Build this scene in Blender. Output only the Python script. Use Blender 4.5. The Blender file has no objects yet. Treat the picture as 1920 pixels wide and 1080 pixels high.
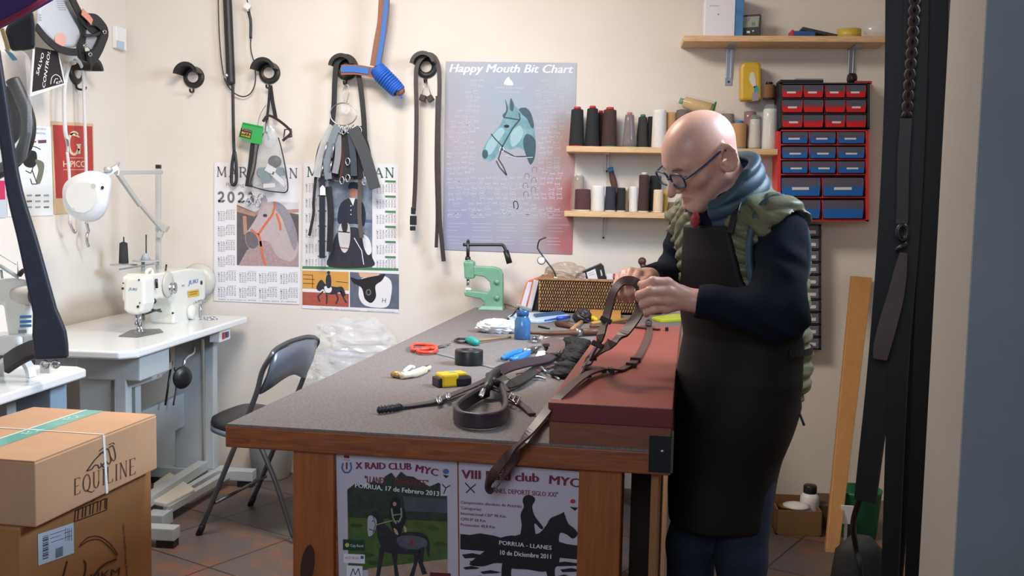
import bpy, math, random
import numpy as np
from mathutils import Vector, Matrix, Quaternion
random.seed(7)
SC = bpy.context.scene
COL = SC.collection
PI = math.pi
V = Vector

# ------------------------------------------------------------------ camera
F = 1900.0
CAM = V((0, 0, 1.37))
YAW, PITCH, ROLL = math.radians(5.7), math.radians(-4.81), 0.020
RC = Matrix.Rotation(YAW, 3, 'Z') @ Matrix.Rotation(PI / 2 + PITCH, 3, 'X') @ Matrix.Rotation(ROLL, 3, 'Z')
cam = bpy.data.cameras.new('camera')
cam.sensor_width = 36
cam.lens = 36 * F / 1920
cam.clip_start = 0.02
co = bpy.data.objects.new('camera', cam)
COL.objects.link(co)
co.matrix_world = Matrix.Translation(CAM) @ RC.to_4x4()
SC.camera = co

# ------------------------------------------------------------------ light and exposure
SC.view_settings.view_transform = 'Standard'
SC.view_settings.look = 'None'
SC.view_settings.gamma = 1
SC.view_settings.use_curve_mapping = False
SC.view_settings.exposure = 0.0
SC.cycles.max_bounces = 6
SC.cycles.transparent_max_bounces = 12
SC.cycles.sample_clamp_indirect = 4
w = bpy.data.worlds.new('world')
SC.world = w
w.use_nodes = True
w.node_tree.nodes['Background'].inputs[0].default_value = (0.55, 0.65, 0.85, 1)
w.node_tree.nodes['Background'].inputs[1].default_value = 0.06

def area(name, loc, target, size, power, color, shape='RECTANGLE', size_y=None, spread=PI):
    l = bpy.data.lights.new(name, 'AREA')
    l.shape = shape
    l.size = size
    if size_y: l.size_y = size_y
    l.energy = power
    l.color = color
    l.spread = spread
    o = bpy.data.objects.new(name, l)
    COL.objects.link(o)
    o.location = loc
    o.rotation_euler = (V(target) - V(loc)).to_track_quat('-Z', 'Y').to_euler()
    return o

# warm ceiling lamp over the left part of the workshop, cool daylight from the shop window behind
area('ceiling_lamp', (-0.95, 3.1, 2.72), (-0.75, 3.9, 0.5), 0.9, 54, (1.0, 0.89, 0.79), size_y=0.5)
area('side_window', (1.25, 2.9, 2.3), (-1.9, 3.5, 0.7), 1.0, 36, (0.64, 0.81, 1.0), size_y=0.7, spread=math.radians(100))
area('shop_window', (-0.6, -1.3, 2.2), (-1.0, 4.0, 0.9), 1.5, 11, (0.74, 0.85, 1.0), size_y=1.1, spread=math.radians(80))

# ------------------------------------------------------------------ pixels to points
def ray(px, py):
    return RC @ V(((px - 960) / F, -(py - 540) / F, -1))
def Pz(px, py, z):
    d = ray(px, py); return CAM + d * ((z - CAM.z) / d.z)
def Py(px, py, y):
    d = ray(px, py); return CAM + d * (y / d.y)
def Px(px, py, x):
    d = ray(px, py); return CAM + d * (x / d.x)
def Pp(px, py, o, n):
    d = ray(px, py); return CAM + d * ((o - CAM).dot(n) / d.dot(n))
def proj(p):
    q = RC.transposed() @ (V(p) - CAM)
    return (960 + F * q.x / -q.z, 540 - F * q.y / -q.z)
YW, XL = 4.85, -2.42
BENCH = 0.87
def bw(px, py, off=0.0): return Py(px, py, YW - off)
def lw(px, py, off=0.0): return Px(px, py, XL + off)
def bt(px, py, h=0.0): return Pz(px, py, BENCH + h)

# ------------------------------------------------------------------ materials
def lin(c):
    c = c / 255.0
    return c / 12.92 if c <= 0.04045 else ((c + 0.055) / 1.055) ** 2.4
MATS = {}
def M(key, rgb=None, rough=0.6, metal=0.0, spec=0.5, var=0.0, vs=30.0, bump=0.0, bs=60.0, alpha=1.0, trans=0.0,
      emit=0.0, coat=0.0, stretch=None, rgb2=None, sheen=0.0, wave=0.0):
    if key in MATS: return MATS[key]
    m = bpy.data.materials.new(key)
    m.use_nodes = True
    nt = m.node_tree
    b = nt.nodes['Principled BSDF']
    col = [lin(c) for c in rgb] + [1]
    b.inputs['Base Color'].default_value = col
    b.inputs['Roughness'].default_value = rough
    b.inputs['Metallic'].default_value = metal
    b.inputs['Specular IOR Level'].default_value = spec
    b.inputs['Coat Weight'].default_value = coat
    b.inputs['Sheen Weight'].default_value = sheen
    b.inputs['Alpha'].default_value = alpha
    b.inputs['Transmission Weight'].default_value = trans
    if emit:
        b.inputs['Emission Color'].default_value = col
        b.inputs['Emission Strength'].default_value = emit
    if var or bump or rgb2:
        tc = nt.nodes.new('ShaderNodeTexCoord')
        mp = nt.nodes.new('ShaderNodeMapping')
        nt.links.new(tc.outputs['Object'], mp.inputs['Vector'])
        if stretch: mp.inputs['Scale'].default_value = stretch
    if var or rgb2:
        n = nt.nodes.new('ShaderNodeTexNoise')
        n.inputs['Scale'].default_value = vs
        n.inputs['Detail'].default_value = 5
        n.inputs['Roughness'].default_value = 0.65
        if wave: n.inputs['Distortion'].default_value = wave
        nt.links.new(mp.outputs[0], n.inputs['Vector'])
        r = nt.nodes.new('ShaderNodeValToRGB')
        r.color_ramp.elements[0].position = 0.32
        r.color_ramp.elements[1].position = 0.68
        if rgb2:
            a, c2 = col, [lin(c) for c in rgb2] + [1]
        else:
            a = [max(0, c * (1 - var)) for c in col[:3]] + [1]
            c2 = [min(1, c * (1 + var)) for c in col[:3]] + [1]
        r.color_ramp.elements[0].color = a
        r.color_ramp.elements[1].color = c2
        nt.links.new(n.outputs['Fac'], r.inputs[0])
        nt.links.new(r.outputs[0], b.inputs['Base Color'])
    if bump:
        n2 = nt.nodes.new('ShaderNodeTexNoise')
        n2.inputs['Scale'].default_value = bs
        n2.inputs['Detail'].default_value = 4
        nt.links.new(mp.outputs[0], n2.inputs['Vector'])
        bp = nt.nodes.new('ShaderNodeBump')
        bp.inputs['Strength'].default_value = bump
        bp.inputs['Distance'].default_value = 0.004
        nt.links.new(n2.outputs['Fac'], bp.inputs['Height'])
        nt.links.new(bp.outputs[0], b.inputs['Normal'])
    MATS[key] = m
    return m

# ------------------------------------------------------------------ mesh building
def cr(pts, n=8, closed=False):
    """smooth path through points"""
    P = [V(p) for p in pts]
    out = []
    m = len(P)
    rng = range(m if closed else m - 1)
    for i in rng:
        if closed:
            a, b, c, d = P[(i - 1) % m], P[i], P[(i + 1) % m], P[(i + 2) % m]
        else:
            b, c = P[i], P[i + 1]
            a = P[i - 1] if i else b + (b - c)
            d = P[i + 2] if i + 2 < m else c + (c - b)
        for k in range(n):
            t = k / n
            out.append(0.5 * ((2 * b) + (c - a) * t + (2 * a - 5 * b + 4 * c - d) * t * t + (3 * b - a - 3 * c + d) * t ** 3))
    if not closed: out.append(P[-1].copy())
    return out

def frame_from(n, up=V((0, 0, 1))):
    n = n.normalized()
    if abs(n.dot(up)) > 0.99: up = V((0, 1, 0))
    x = up.cross(n).normalized()
    y = n.cross(x)
    return Matrix((x, y, n)).transposed()

class MB:
    def __init__(s):
        s.v, s.f, s.m, s.sm = [], [], [], []
        s.mats = []
        s.cur = 0
        s.smooth = False
    def mat(s, m):
        if m not in s.mats: s.mats.append(m)
        s.cur = s.mats.index(m)
        return s
    def add(s, vs, fs, smooth=None):
        o = len(s.v)
        s.v += [V(v) for v in vs]
        for f in fs:
            s.f.append([i + o for i in f]); s.m.append(s.cur)
            s.sm.append(s.smooth if smooth is None else smooth)
        return s
    def hexa(s, c):
        """eight corners: bottom ring then top ring, both counter-clockwise from above"""
        return s.add(c, [(3, 2, 1, 0), (4, 5, 6, 7), (0, 1, 5, 4), (1, 2, 6, 5), (2, 3, 7, 6), (3, 0, 4, 7)], False)
    def box(s, c, size, rot=None):
        c = V(c); hx, hy, hz = (x / 2 for x in size)
        pts = [V(p) for p in ((-hx, -hy, -hz), (hx, -hy, -hz), (hx, hy, -hz), (-hx, hy, -hz), (-hx, -hy, hz), (hx, -hy, hz), (hx, hy, hz), (-hx, hy, hz))]
        if rot is not None:
            if not hasattr(rot, 'to_quaternion') or isinstance(rot, float): rot = Matrix.Rotation(rot, 3, 'Z')
            pts = [rot @ p for p in pts]
        return s.hexa([p + c for p in pts])
    def bar(s, a, b, w, t, up=V((0, 0, 1))):
        """rectangular bar from a to b: w across, t along up"""
        a, b = V(a), V(b)
        d = (b - a).normalized()
        x = d.cross(up)
        if x.length < 1e-4: x = d.cross(V((0, 1, 0)))
        x.normalize(); u = x.cross(d)
        x, u = x * w / 2, u * t / 2
        return s.hexa([a - x - u, a + x - u, b + x - u, b - x - u, a - x + u, a + x + u, b + x + u, b - x + u])
    def tube(s, pts, r, n=10, closed=False, caps=True, smooth=True):
        P = [V(p) for p in pts]
        m = len(P)
        R = list(r) if hasattr(r, '__len__') else [r] * m
        T = []
        for i in range(m):
            a = P[(i - 1) % m] if (closed or i) else P[i]
            b = P[(i + 1) % m] if (closed or i < m - 1) else P[i]
            t = b - a
            T.append(t.normalized() if t.length > 1e-9 else V((0, 0, 1)))
        u = T[0].orthogonal().normalized()
        vs, fs = [], []
        for i in range(m):
            if i:
                q = T[i - 1].rotation_difference(T[i])
                u = q @ u
            u = (u - T[i] * u.dot(T[i])).normalized()
            w_ = T[i].cross(u)
            for k in range(n):
                a = 2 * PI * k / n
                vs.append(P[i] + (u * math.cos(a) + w_ * math.sin(a)) * R[i])
        for i in range(m if closed else m - 1):
            j = (i + 1) % m
            for k in range(n):
                l = (k + 1) % n
                fs.append((i * n + k, i * n + l, j * n + l, j * n + k))
        if caps and not closed:
            fs.append(tuple(range(n - 1, -1, -1)))
            fs.append(tuple((m - 1) * n + k for k in range(n)))
        return s.add(vs, fs, smooth)
    def rod(s, a, b, r, r2=None, n=12, smooth=True):
        return s.tube([a, b], [r, r if r2 is None else r2], n, smooth=smooth)
    def ribbon(s, pts, width, thick, nrm, closed=False, taper=None):
        """flat strap: nrm is the facing direction (one vector or one per point)"""
        P = [V(p) for p in pts]
        m = len(P)
        vs, fs = [], []
        for i in range(m):
            a = P[(i - 1) % m] if (closed or i) else P[i]
            b = P[(i + 1) % m] if (closed or i < m - 1) else P[i]
            t = (b - a).normalized()
            nn = V(nrm[i]) if isinstance(nrm, list) else V(nrm)
            x = t.cross(nn)
            if x.length < 1e-5: x = t.orthogonal()
            x.normalize(); nn = x.cross(t).normalized()
            wd = width * (taper[i] if taper else 1)
            x = x * wd / 2; nn = nn * thick / 2
            vs += [P[i] - x - nn, P[i] + x - nn, P[i] + x + nn, P[i] - x + nn]
        for i in range(m if closed else m - 1):
            j = (i + 1) % m
            for k in range(4):
                l = (k + 1) % 4
                fs.append((i * 4 + k, i * 4 + l, j * 4 + l, j * 4 + k))
        if not closed:
            fs.append((3, 2, 1, 0)); fs.append(tuple((m - 1) * 4 + k for k in range(4)))
        return s.add(vs, fs, False)
    def lathe(s, prof, c=(0, 0, 0), axis=V((0, 0, 1)), n=24, sx=1.0, sy=1.0, smooth=True):
        fr = frame_from(V(axis)); c = V(c)
        vs, fs = [], []
        m = len(prof)
        for (r, z) in prof:
            for k in range(n):
                a = 2 * PI * k / n
                vs.append(c + fr @ V((r * math.cos(a) * sx, r * math.sin(a) * sy, z)))
        for i in range(m - 1):
            for k in range(n):
                l = (k + 1) % n
                fs.append((i * n + k, i * n + l, (i + 1) * n + l, (i + 1) * n + k))
        fs.append(tuple(range(n - 1, -1, -1)))
        fs.append(tuple((m - 1) * n + k for k in range(n)))
        return s.add(vs, fs, smooth)
    def ell(s, c, r, rot=None, n=18, k=12):
        if not hasattr(r, '__len__'): r = (r, r, r)
        vs, fs = [], []
        c = V(c)
        for i in range(k + 1):
            t = PI * i / k
            for j in range(n):
                a = 2 * PI * j / n
                p = V((r[0] * math.sin(t) * math.cos(a), r[1] * math.sin(t) * math.sin(a), r[2] * math.cos(t)))
                if rot is not None: p = rot @ p
                vs.append(c + p)
        for i in range(k):
            for j in range(n):
                l = (j + 1) % n
                if i == 0: fs.append((j, (i + 1) * n + j, (i + 1) * n + l))
                elif i == k - 1: fs.append((i * n + j, (i + 1) * n + j, i * n + l))
                else: fs.append((i * n + j, (i + 1) * n + j, (i + 1) * n + l, i * n + l))
        return s.add(vs, fs, True)
    def prism(s, poly, d):
        """polygon of 3D points pushed along vector d"""
        P = [V(p) for p in poly]; d = V(d); n = len(P)
        nrm = V((0, 0, 0))
        for i in range(n):
            a, b = P[i], P[(i + 1) % n]
            nrm += a.cross(b)
        if nrm.dot(d) > 0: P = P[::-1]
        vs = P + [p + d for p in P]
        fs = [tuple(range(n)), tuple(range(2 * n - 1, n - 1, -1))]
        for i in range(n):
            j = (i + 1) % n
            fs.append((j, i, i + n, j + n))
        return s.add(vs, fs, False)
    def poly(s, pts, face=None):
        P = [V(p) for p in pts]
        n = V((0, 0, 0))
        for i in range(len(P)): n += P[i].cross(P[(i + 1) % len(P)])
        f = V(face) if face is not None else (CAM - P[0])
        if n.dot(f) < 0: P = P[::-1]
        return s.add(P, [tuple(range(len(P)))], False)
    def text(s, txt, o, u, v, height, width=None, align='LEFT', bold=0.0, shear=0.0, spacing=1.0, line=1.0, arc=0.0):
        """flat lettering: o start of the baseline, u reading direction, v up; height = cap height"""
        vs, fs = text_mesh(txt, 0.0, shear, spacing, line, align)
        if not vs: return s
        u, v = V(u).normalized(), V(v).normalized()
        k = height / 0.72
        xs = [p[0] for p in vs]
        x0, x1 = min(xs), max(xs)
        kx = width / (x1 - x0) if width else k
        if align == 'LEFT': sh = x0
        elif align == 'CENTER': sh = (x0 + x1) / 2
        else: sh = x1
        out = []
        for p in vs:
            x = (p[0] - sh) * kx
            y = p[1] * k
            if arc and width:
                t = x / width - (0.5 if align == 'LEFT' else 0)
                y -= arc * 4 * t * t
            out.append(V(o) + u * x + v * y)
        nn = u.cross(v)
        for e_ in ((-bold, 0, bold) if bold else (0,)):
            s.add([p + u * (e_ * k) + nn * (e_ * k * 0.02) for p in out], fs, False)
        return s
    def build(s, name, parent=None, bevel=0.0, origin=None, mod=None, seg=2):
        me = bpy.data.meshes.new(name)
        ob = bpy.data.objects.new(name, me)
        if parent is not None:
            ob.parent = parent
            inv = WM[parent].inverted()
            WM[ob] = WM[parent].copy()
        else:
            if origin is None:
                xs = [p.x for p in s.v]; ys = [p.y for p in s.v]; zs = [p.z for p in s.v]
                origin = V(((min(xs) + max(xs)) / 2, (min(ys) + max(ys)) / 2, min(zs)))
            ob.location = origin
            WM[ob] = Matrix.Translation(origin)
            inv = WM[ob].inverted()
        me.from_pydata([tuple(inv @ p) for p in s.v], [], s.f)
        for m in s.mats: me.materials.append(m)
        me.polygons.foreach_set('material_index', s.m)
        me.polygons.foreach_set('use_smooth', s.sm)
        me.update()
        COL.objects.link(ob)
        if bevel:
            b = ob.modifiers.new('bevel', 'BEVEL')
            b.width = bevel; b.segments = seg; b.limit_method = 'ANGLE'; b.angle_limit = math.radians(40)
        return ob
WM = {}
def empty(name, loc, rz=0.0, parent=None):
    o = bpy.data.objects.new(name, None)
    o.empty_display_size = 0.05
    o.location = loc
    o.rotation_euler = (0, 0, rz)
    WM[o] = Matrix.Translation(V(loc)) @ Matrix.Rotation(rz, 4, 'Z')
    if parent is not None:
        o.parent = parent; WM[o] = WM[parent] @ WM[o]
    COL.objects.link(o)
    return o
def tag(o, label, cat, group=None):
    o['label'] = label; o['category'] = cat
    if group: o['group'] = group
    return o
def thing(name, loc, label, cat, group=None, rz=0.0):
    return tag(empty(name, loc, rz), label, cat, group)
def struct(o):
    o['kind'] = 'structure'; return o
def mb(m=None, smooth=False):
    b = MB(); b.smooth = smooth
    if m: b.mat(m)
    return b
_TX = {}
def text_mesh(txt, bold, shear, spacing, line, align):
    key = (txt, bold, shear, spacing, line, align)
    if key in _TX: return _TX[key]
    cu = bpy.data.curves.new('t', 'FONT')
    cu.body = txt; cu.size = 1.0; cu.resolution_u = 2
    cu.offset = bold; cu.shear = shear; cu.space_character = spacing; cu.space_line = line
    cu.align_x = align
    ob = bpy.data.objects.new('t', cu)
    COL.objects.link(ob)
    dg = bpy.context.evaluated_depsgraph_get()
    me = bpy.data.meshes.new_from_object(ob.evaluated_get(dg))
    vs = [tuple(v.co) for v in me.vertices]
    fs = [tuple(p.vertices) for p in me.polygons]
    bpy.data.objects.remove(ob); bpy.data.curves.remove(cu); bpy.data.meshes.remove(me)
    _TX[key] = (vs, fs)
    return vs, fs
def copy_tree(o, parent=None, label=None):
    c = o.copy(); COL.objects.link(c)
    if parent is not None: c.parent = parent
    WM[c] = WM[o].copy()
    if label: c['label'] = label
    for ch in list(o.children): copy_tree(ch, c)
    return c

# shared materials
leather = M('dark_leather', (52, 40, 40), 0.5, var=0.25, vs=40)
black_leather = M('black_leather', (34, 32, 34), 0.45, var=0.2, vs=40)
brown_leather = M('brown_leather', (84, 50, 38), 0.5, var=0.25, vs=50)
steel = M('steel', (190, 192, 198), 0.28, 1.0)
dark_steel = M('dark_steel', (70, 72, 76), 0.4, 0.9)
black_plastic = M('black_plastic', (26, 26, 28), 0.4)
white_plastic = M('white_plastic', (232, 232, 230), 0.4)
white_enamel = M('white_enamel', (228, 232, 235), 0.3, coat=0.3)
pine = M('pine', (212, 174, 130), 0.55, var=0.18, vs=14, stretch=(1, 8, 8))
paper = M('paper', (222, 222, 226), 0.65)
ink = M('ink', (40, 40, 44), 0.7)
clear = M('clear_plastic', (235, 240, 245), 0.12, alpha=0.22, spec=0.8)
# ------------------------------------------------------------------ the room shell
wallm = M('wall_plaster', (222, 214, 204), 0.85, var=0.025, vs=3, bump=0.08, bs=90)
struct(mb(wallm).box((0.2, YW + 0.05, 1.3), (5.4, 0.1, 3.0)).build('wall_back'))
struct(mb(wallm).box((XL - 0.05, 2.0, 1.3), (0.1, 5.9, 3.0)).build('wall_left'))
struct(mb(M('ceiling_paint', (228, 222, 212), 0.9)).box((0.0, 1.8, 2.85), (5.4, 6.6, 0.1)).build('ceiling'))
# tiled floor: rusty-grey square tiles with dark joints, laid diagonally
def floor_mat():
    m = bpy.data.materials.new('floor_tiles'); m.use_nodes = True
    nt = m.node_tree; b = nt.nodes['Principled BSDF']
    tc = nt.nodes.new('ShaderNodeTexCoord'); mp = nt.nodes.new('ShaderNodeMapping')
    mp.inputs['Rotation'].default_value = (0, 0, math.radians(28))
    nt.links.new(tc.outputs['Object'], mp.inputs[0])
    br = nt.nodes.new('ShaderNodeTexBrick')
    br.offset = 0; br.inputs['Scale'].default_value = 1
    br.inputs['Brick Width'].default_value = 0.42; br.inputs['Row Height'].default_value = 0.42
    br.inputs['Mortar Size'].default_value = 0.004
    br.inputs['Color1'].default_value = (1, 1, 1, 1); br.inputs['Color2'].default_value = (0.75, 0.8, 0.85, 1)
    br.inputs['Mortar'].default_value = (0.25, 0.25, 0.25, 1)
    nt.links.new(mp.outputs[0], br.inputs['Vector'])
    n = nt.nodes.new('ShaderNodeTexNoise'); n.inputs['Scale'].default_value = 5; n.inputs['Detail'].default_value = 8; n.inputs['Roughness'].default_value = 0.7
    nt.links.new(mp.outputs[0], n.inputs['Vector'])
    r = nt.nodes.new('ShaderNodeValToRGB')
    e = r.color_ramp.elements
    e[0].position = 0.36; e[0].color = (lin(98), lin(94), lin(98), 1)
    e[1].position = 0.66; e[1].color = (lin(150), lin(94), lin(68), 1)
    e2 = r.color_ramp.elements.new(0.5); e2.color = (lin(112), lin(94), lin(86), 1)
    nt.links.new(n.outputs['Fac'], r.inputs[0])
    mx = nt.nodes.new('ShaderNodeMix'); mx.data_type = 'RGBA'; mx.blend_type = 'MULTIPLY'; mx.inputs[0].default_value = 1
    nt.links.new(r.outputs[0], mx.inputs[6]); nt.links.new(br.outputs['Color'], mx.inputs[7])
    nt.links.new(mx.outputs[2], b.inputs['Base Color'])
    bp = nt.nodes.new('ShaderNodeBump'); bp.inputs['Strength'].default_value = 0.3; bp.inputs['Distance'].default_value = 0.004
    nt.links.new(br.outputs['Fac'], bp.inputs['Height']); bp.invert = True
    nt.links.new(bp.outputs[0], b.inputs['Normal'])
    b.inputs['Roughness'].default_value = 0.5
    return m
struct(mb(floor_mat()).box((0.0, 1.8, -0.05), (5.4, 6.6, 0.1)).build('floor'))
# the doorway on the right: grey-painted shop wall, cream reveal, and the side wall beyond
jx = Pd = None
a0 = V((0.86, 1.62, 0)); a1 = V((0.99, 2.05, 0))
def jamb():
    """near edge of the reveal (x 1850 at the top) and its far edge (x 1782)"""
    n = Py(1826, 400, 1.55); f = Py(1760, 400, 1.95)
    return V((n.x, n.y, 0)), V((f.x, f.y, 0))
JN, JF = jamb()
cream = M('reveal_paint', (182, 174, 166), 0.8, var=0.03, vs=4)
grey = M('grey_paint', (150, 156, 162), 0.8, var=0.06, vs=5, bump=0.05, bs=60)
b = mb(cream)
out = V((1.15, -0.05, 0))
c = [JN, JN + out, JF + V((1.15, 0, 0)), JF]
b.hexa([V((p.x, p.y, -0.0)) for p in c] + [V((p.x, p.y, 2.8)) for p in c])
# grey paint on the face towards the shop
p0, p1 = JN + V((0, -0.002, 0)), JN + out + V((0, -0.002, 0))
b.mat(grey)
b.hexa([p0 + V((0, -0.003, 0.0)), p1 + V((0, -0.003, 0)), p1, p0, p0 + V((0, -0.003, 2.8)), p1 + V((0, -0.003, 2.8)), p1 + V((0, 0, 2.8)), p0 + V((0, 0, 2.8))])
struct(b.build('wall_right'))
struct(mb(wallm).box((1.95, 3.4, 1.3), (0.1, 2.9, 3.0)).build('wall_side'))
# ------------------------------------------------------------------ the workbench
BR = math.radians(4.2)
BL = V((math.sin(BR), math.cos(BR), 0))      # along the bench, away from the shop
BW = V((math.cos(BR), -math.sin(BR), 0))     # across the bench, to the right
NL = bt(422, 795); NL = V((NL.x, NL.y, 0))
BLEN, BWID = 2.62, 0.975
def bp(s, t, z): return NL + BW * s + BL * t + V((0, 0, z))
Z = V((0, 0, 1))
def bbox(b, s0, s1, t0, t1, z0, z1):
    return b.hexa([bp(s0, t0, z0), bp(s1, t0, z0), bp(s1, t1, z0), bp(s0, t1, z0), bp(s0, t0, z1), bp(s1, t0, z1), bp(s1, t1, z1), bp(s0, t1, z1)])
def wood_mat(key, c1, c2, ang, sc=(3, 40, 40), rough=0.5):
    m = M(key, c1, rough, rgb2=c2, vs=2.2, stretch=sc, wave=1.2)
    for n in m.node_tree.nodes:
        if n.type == 'MAPPING': n.inputs['Rotation'].default_value = (0, 0, ang)
    return m
bench_wood = wood_mat('bench_wood', (116, 58, 26), (160, 88, 42), BR)
bench_leg_wood = M('bench_leg_wood', (138, 72, 30), 0.5, rgb2=(166, 94, 44), vs=2.0, stretch=(30, 30, 2.5), wave=1.0)
knot = M('wood_knot', (58, 30, 18), 0.6)
felt = M('grey_felt', (98, 92, 92), 0.95, rgb2=(130, 123, 120), vs=160, bump=0.25, bs=350)
bench = thing('workbench', bp(0.5, 1.3, 0), 'big brown wooden workbench with grey felt top where the man works', 'workbench')
b = mb(bench_wood)
bbox(b, 0, BWID, 0, BLEN, BENCH - 0.052, BENCH - 0.005)
b.build('worktop', bench, bevel=0.003)
b = mb(felt)
bbox(b, 0.003, BWID - 0.003, 0.003, BLEN - 0.003, BENCH - 0.005, BENCH)
fm = b.build('felt_mat', bench)
def bench_leg(s0, s1, t0, t1):
    b = mb(bench_leg_wood); bbox(b, s0, s1, t0, t1, 0, BENCH - 0.052)
    return b.build('leg', bench, bevel=0.003)
bench_leg(0.15, 0.245, 0.02, 0.12)
bench_leg(0.785, 0.875, 0.02, 0.12)
bench_leg(0.15, 0.245, BLEN - 0.14, BLEN - 0.04)
bench_leg(0.785, 0.875, BLEN - 0.14, BLEN - 0.04)
b = mb(knot)
kp = bp(0.185, 0.0195, 0.555)
b.poly([kp + BW * (0.016 * math.cos(a) + 0.006 * math.sin(a)) + Z * 0.05 * math.sin(a) for a in [i * PI / 10 for i in range(20)]], -BL)
b.build('knot', bench)['label'] = 'dark oval knot in the front left leg'
b = mb(bench_wood); bbox(b, 0.245, 0.785, 0.035, 0.055, 0.05, BENCH - 0.052); b.build('front_panel', bench)
b = mb(bench_wood); bbox(b, 0.155, 0.175, 0.12, BLEN - 0.14, 0.50, BENCH - 0.052); b.build('side_apron', bench)
b = mb(M('thin_board', (150, 100, 62), 0.6)); bbox(b, 0.935, 0.95, 0.04, 1.6, 0.13, BENCH - 0.052); b.build('side_board', bench)
b = mb(bench_wood); bbox(b, 0.875, 0.935, 0.2, 1.6, 0.18, 0.2); b.build('low_shelf', bench)
b = mb(M('shade_board', (58, 40, 30), 0.7)); bbox(b, 0.875, 0.935, 0.42, 0.435, 0.2, BENCH - 0.052); b.build('added_shade_panel', bench)  # dark panel added only to deepen the shade in the opening under the bench
# black corner bracket on the near right corner
brk = thing('corner_bracket', bp(BWID, 0, BENCH - 0.04), 'black metal corner bracket on the near right corner of the workbench', 'bracket')
bk = M('bracket_black', (24, 26, 28), 0.45, 0.3)
FRN = bp(0, 0, 0)
bz = M('bracket_bright_edge', (150, 152, 150), 0.3, 0.9)
b = mb(bk); bbox(b, BWID - 0.045, BWID + 0.003, -0.004, 0.0, BENCH - 0.045, BENCH + 0.03); b.build('front_plate', brk)
b = mb(bz); bbox(b, BWID, BWID + 0.004, -0.004, 0.06, BENCH - 0.045, BENCH + 0.03); b.build('side_plate', brk)
b = mb(steel); b.ell(bp(BWID - 0.018, -0.005, BENCH + 0.0), (0.004, 0.003, 0.004)); b.build('screw', brk)

# the red-topped box along the right side of the bench
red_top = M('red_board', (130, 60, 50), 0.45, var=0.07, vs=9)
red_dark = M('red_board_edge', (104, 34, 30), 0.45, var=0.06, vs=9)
box_wood = wood_mat('box_wood', (110, 62, 40), (130, 76, 50), BR)
BXS0, BXS1, BXH = 0.722, 0.972, 0.088
BXL = 1.44
rb = thing('tool_box', bp(0.85, 0.7, BENCH), 'long low wooden box with dull red lid on the right side of the workbench', 'box')
b = mb(box_wood); bbox(b, BXS0, BXS1, 0.004, BXL, BENCH, BENCH + 0.047); b.build('box_body', rb)
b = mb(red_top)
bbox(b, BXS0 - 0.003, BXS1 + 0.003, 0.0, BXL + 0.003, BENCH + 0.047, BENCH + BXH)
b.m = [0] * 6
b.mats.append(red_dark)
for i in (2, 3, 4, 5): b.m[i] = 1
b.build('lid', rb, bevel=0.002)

# ------------------------------------------------------------------ printed things: a plane that takes photo points
class Print:
    """a flat print lying on plane (o, n); k layers lift inks off the paper by a hair"""
    def __init__(s, o, n, ahead):
        s.o, s.n = V(o), V(n).normalized()
        s.ahead = ahead
        s.b = MB()
    def P(s, px, py, k=0):
        return Pp(px, py, s.o + s.n * (s.ahead + 0.0004 * k), s.n)
    def poly(s, m, pts, k=1):
        s.b.mat(m)
        s.b.poly([s.P(x, y, k) for x, y in pts], s.n); return s
    def quad(s, m, x0, y0, x1, y1, k=1, sk=0.0):
        return s.poly(m, [(x0, y0), (x1, y0 + sk * (x1 - x0)), (x1, y1 + sk * (x1 - x0)), (x0, y1)], k)
    def smooth(s, m, pts, k=1, n=5):
        q = cr([(x, y, 0) for x, y in pts], n, True)
        return s.poly(m, [(p.x, p.y) for p in q], k)
    def disc(s, m, x, y, rx, ry=None, k=1, n=20):
        ry = ry or rx
        return s.poly(m, [(x + rx * math.cos(2 * PI * i / n), y + ry * math.sin(2 * PI * i / n)) for i in range(n)], k)
    def line(s, m, pts, w, k=1):
        for (a, c) in zip(pts[:-1], pts[1:]):
            dx, dy = c[0] - a[0], c[1] - a[1]
            l = math.hypot(dx, dy) or 1
            nx, ny = -dy / l * w / 2, dx / l * w / 2
            s.poly(m, [(a[0] + nx, a[1] + ny), (c[0] + nx, c[1] + ny), (c[0] - nx, c[1] - ny), (a[0] - nx, a[1] - ny)], k)
        return s
    def text(s, m, t, a, c, h, k=2, width=True, **kw):
        """baseline from photo point a to c, cap height h in photo pixels"""
        p, q = s.P(a[0], a[1], k), s.P(c[0], c[1], k)
        up = s.P(a[0], a[1] - h, k) - p
        u = (q - p)
        v = s.n.cross(u).normalized()
        s.b.mat(m)
        s.b.text(t, p, u, v, up.length, width=u.length if width else None, **kw)
        return s
    def sheet(s, m, corners, thick=0.0006):
        s.b.mat(m)
        s.b.prism([s.P(x, y, 0) - s.n * 0 for x, y in corners], -s.n * thick); return s

maroon = M('ink_maroon', (118, 28, 52), 0.6)
poster_white = M('poster_white', (196, 184, 196), 0.55)
inkblack = M('ink_black', (24, 20, 26), 0.6)
inkwhite = M('ink_white', (225, 222, 226), 0.6)
FP = bp(0, 0.035, 0)
P1 = Print(FP, -BL, 0.001)
low = 1190
P1.sheet(poster_white, [(630, 848), (857, 866), (861, low), (638, low)])
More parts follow.
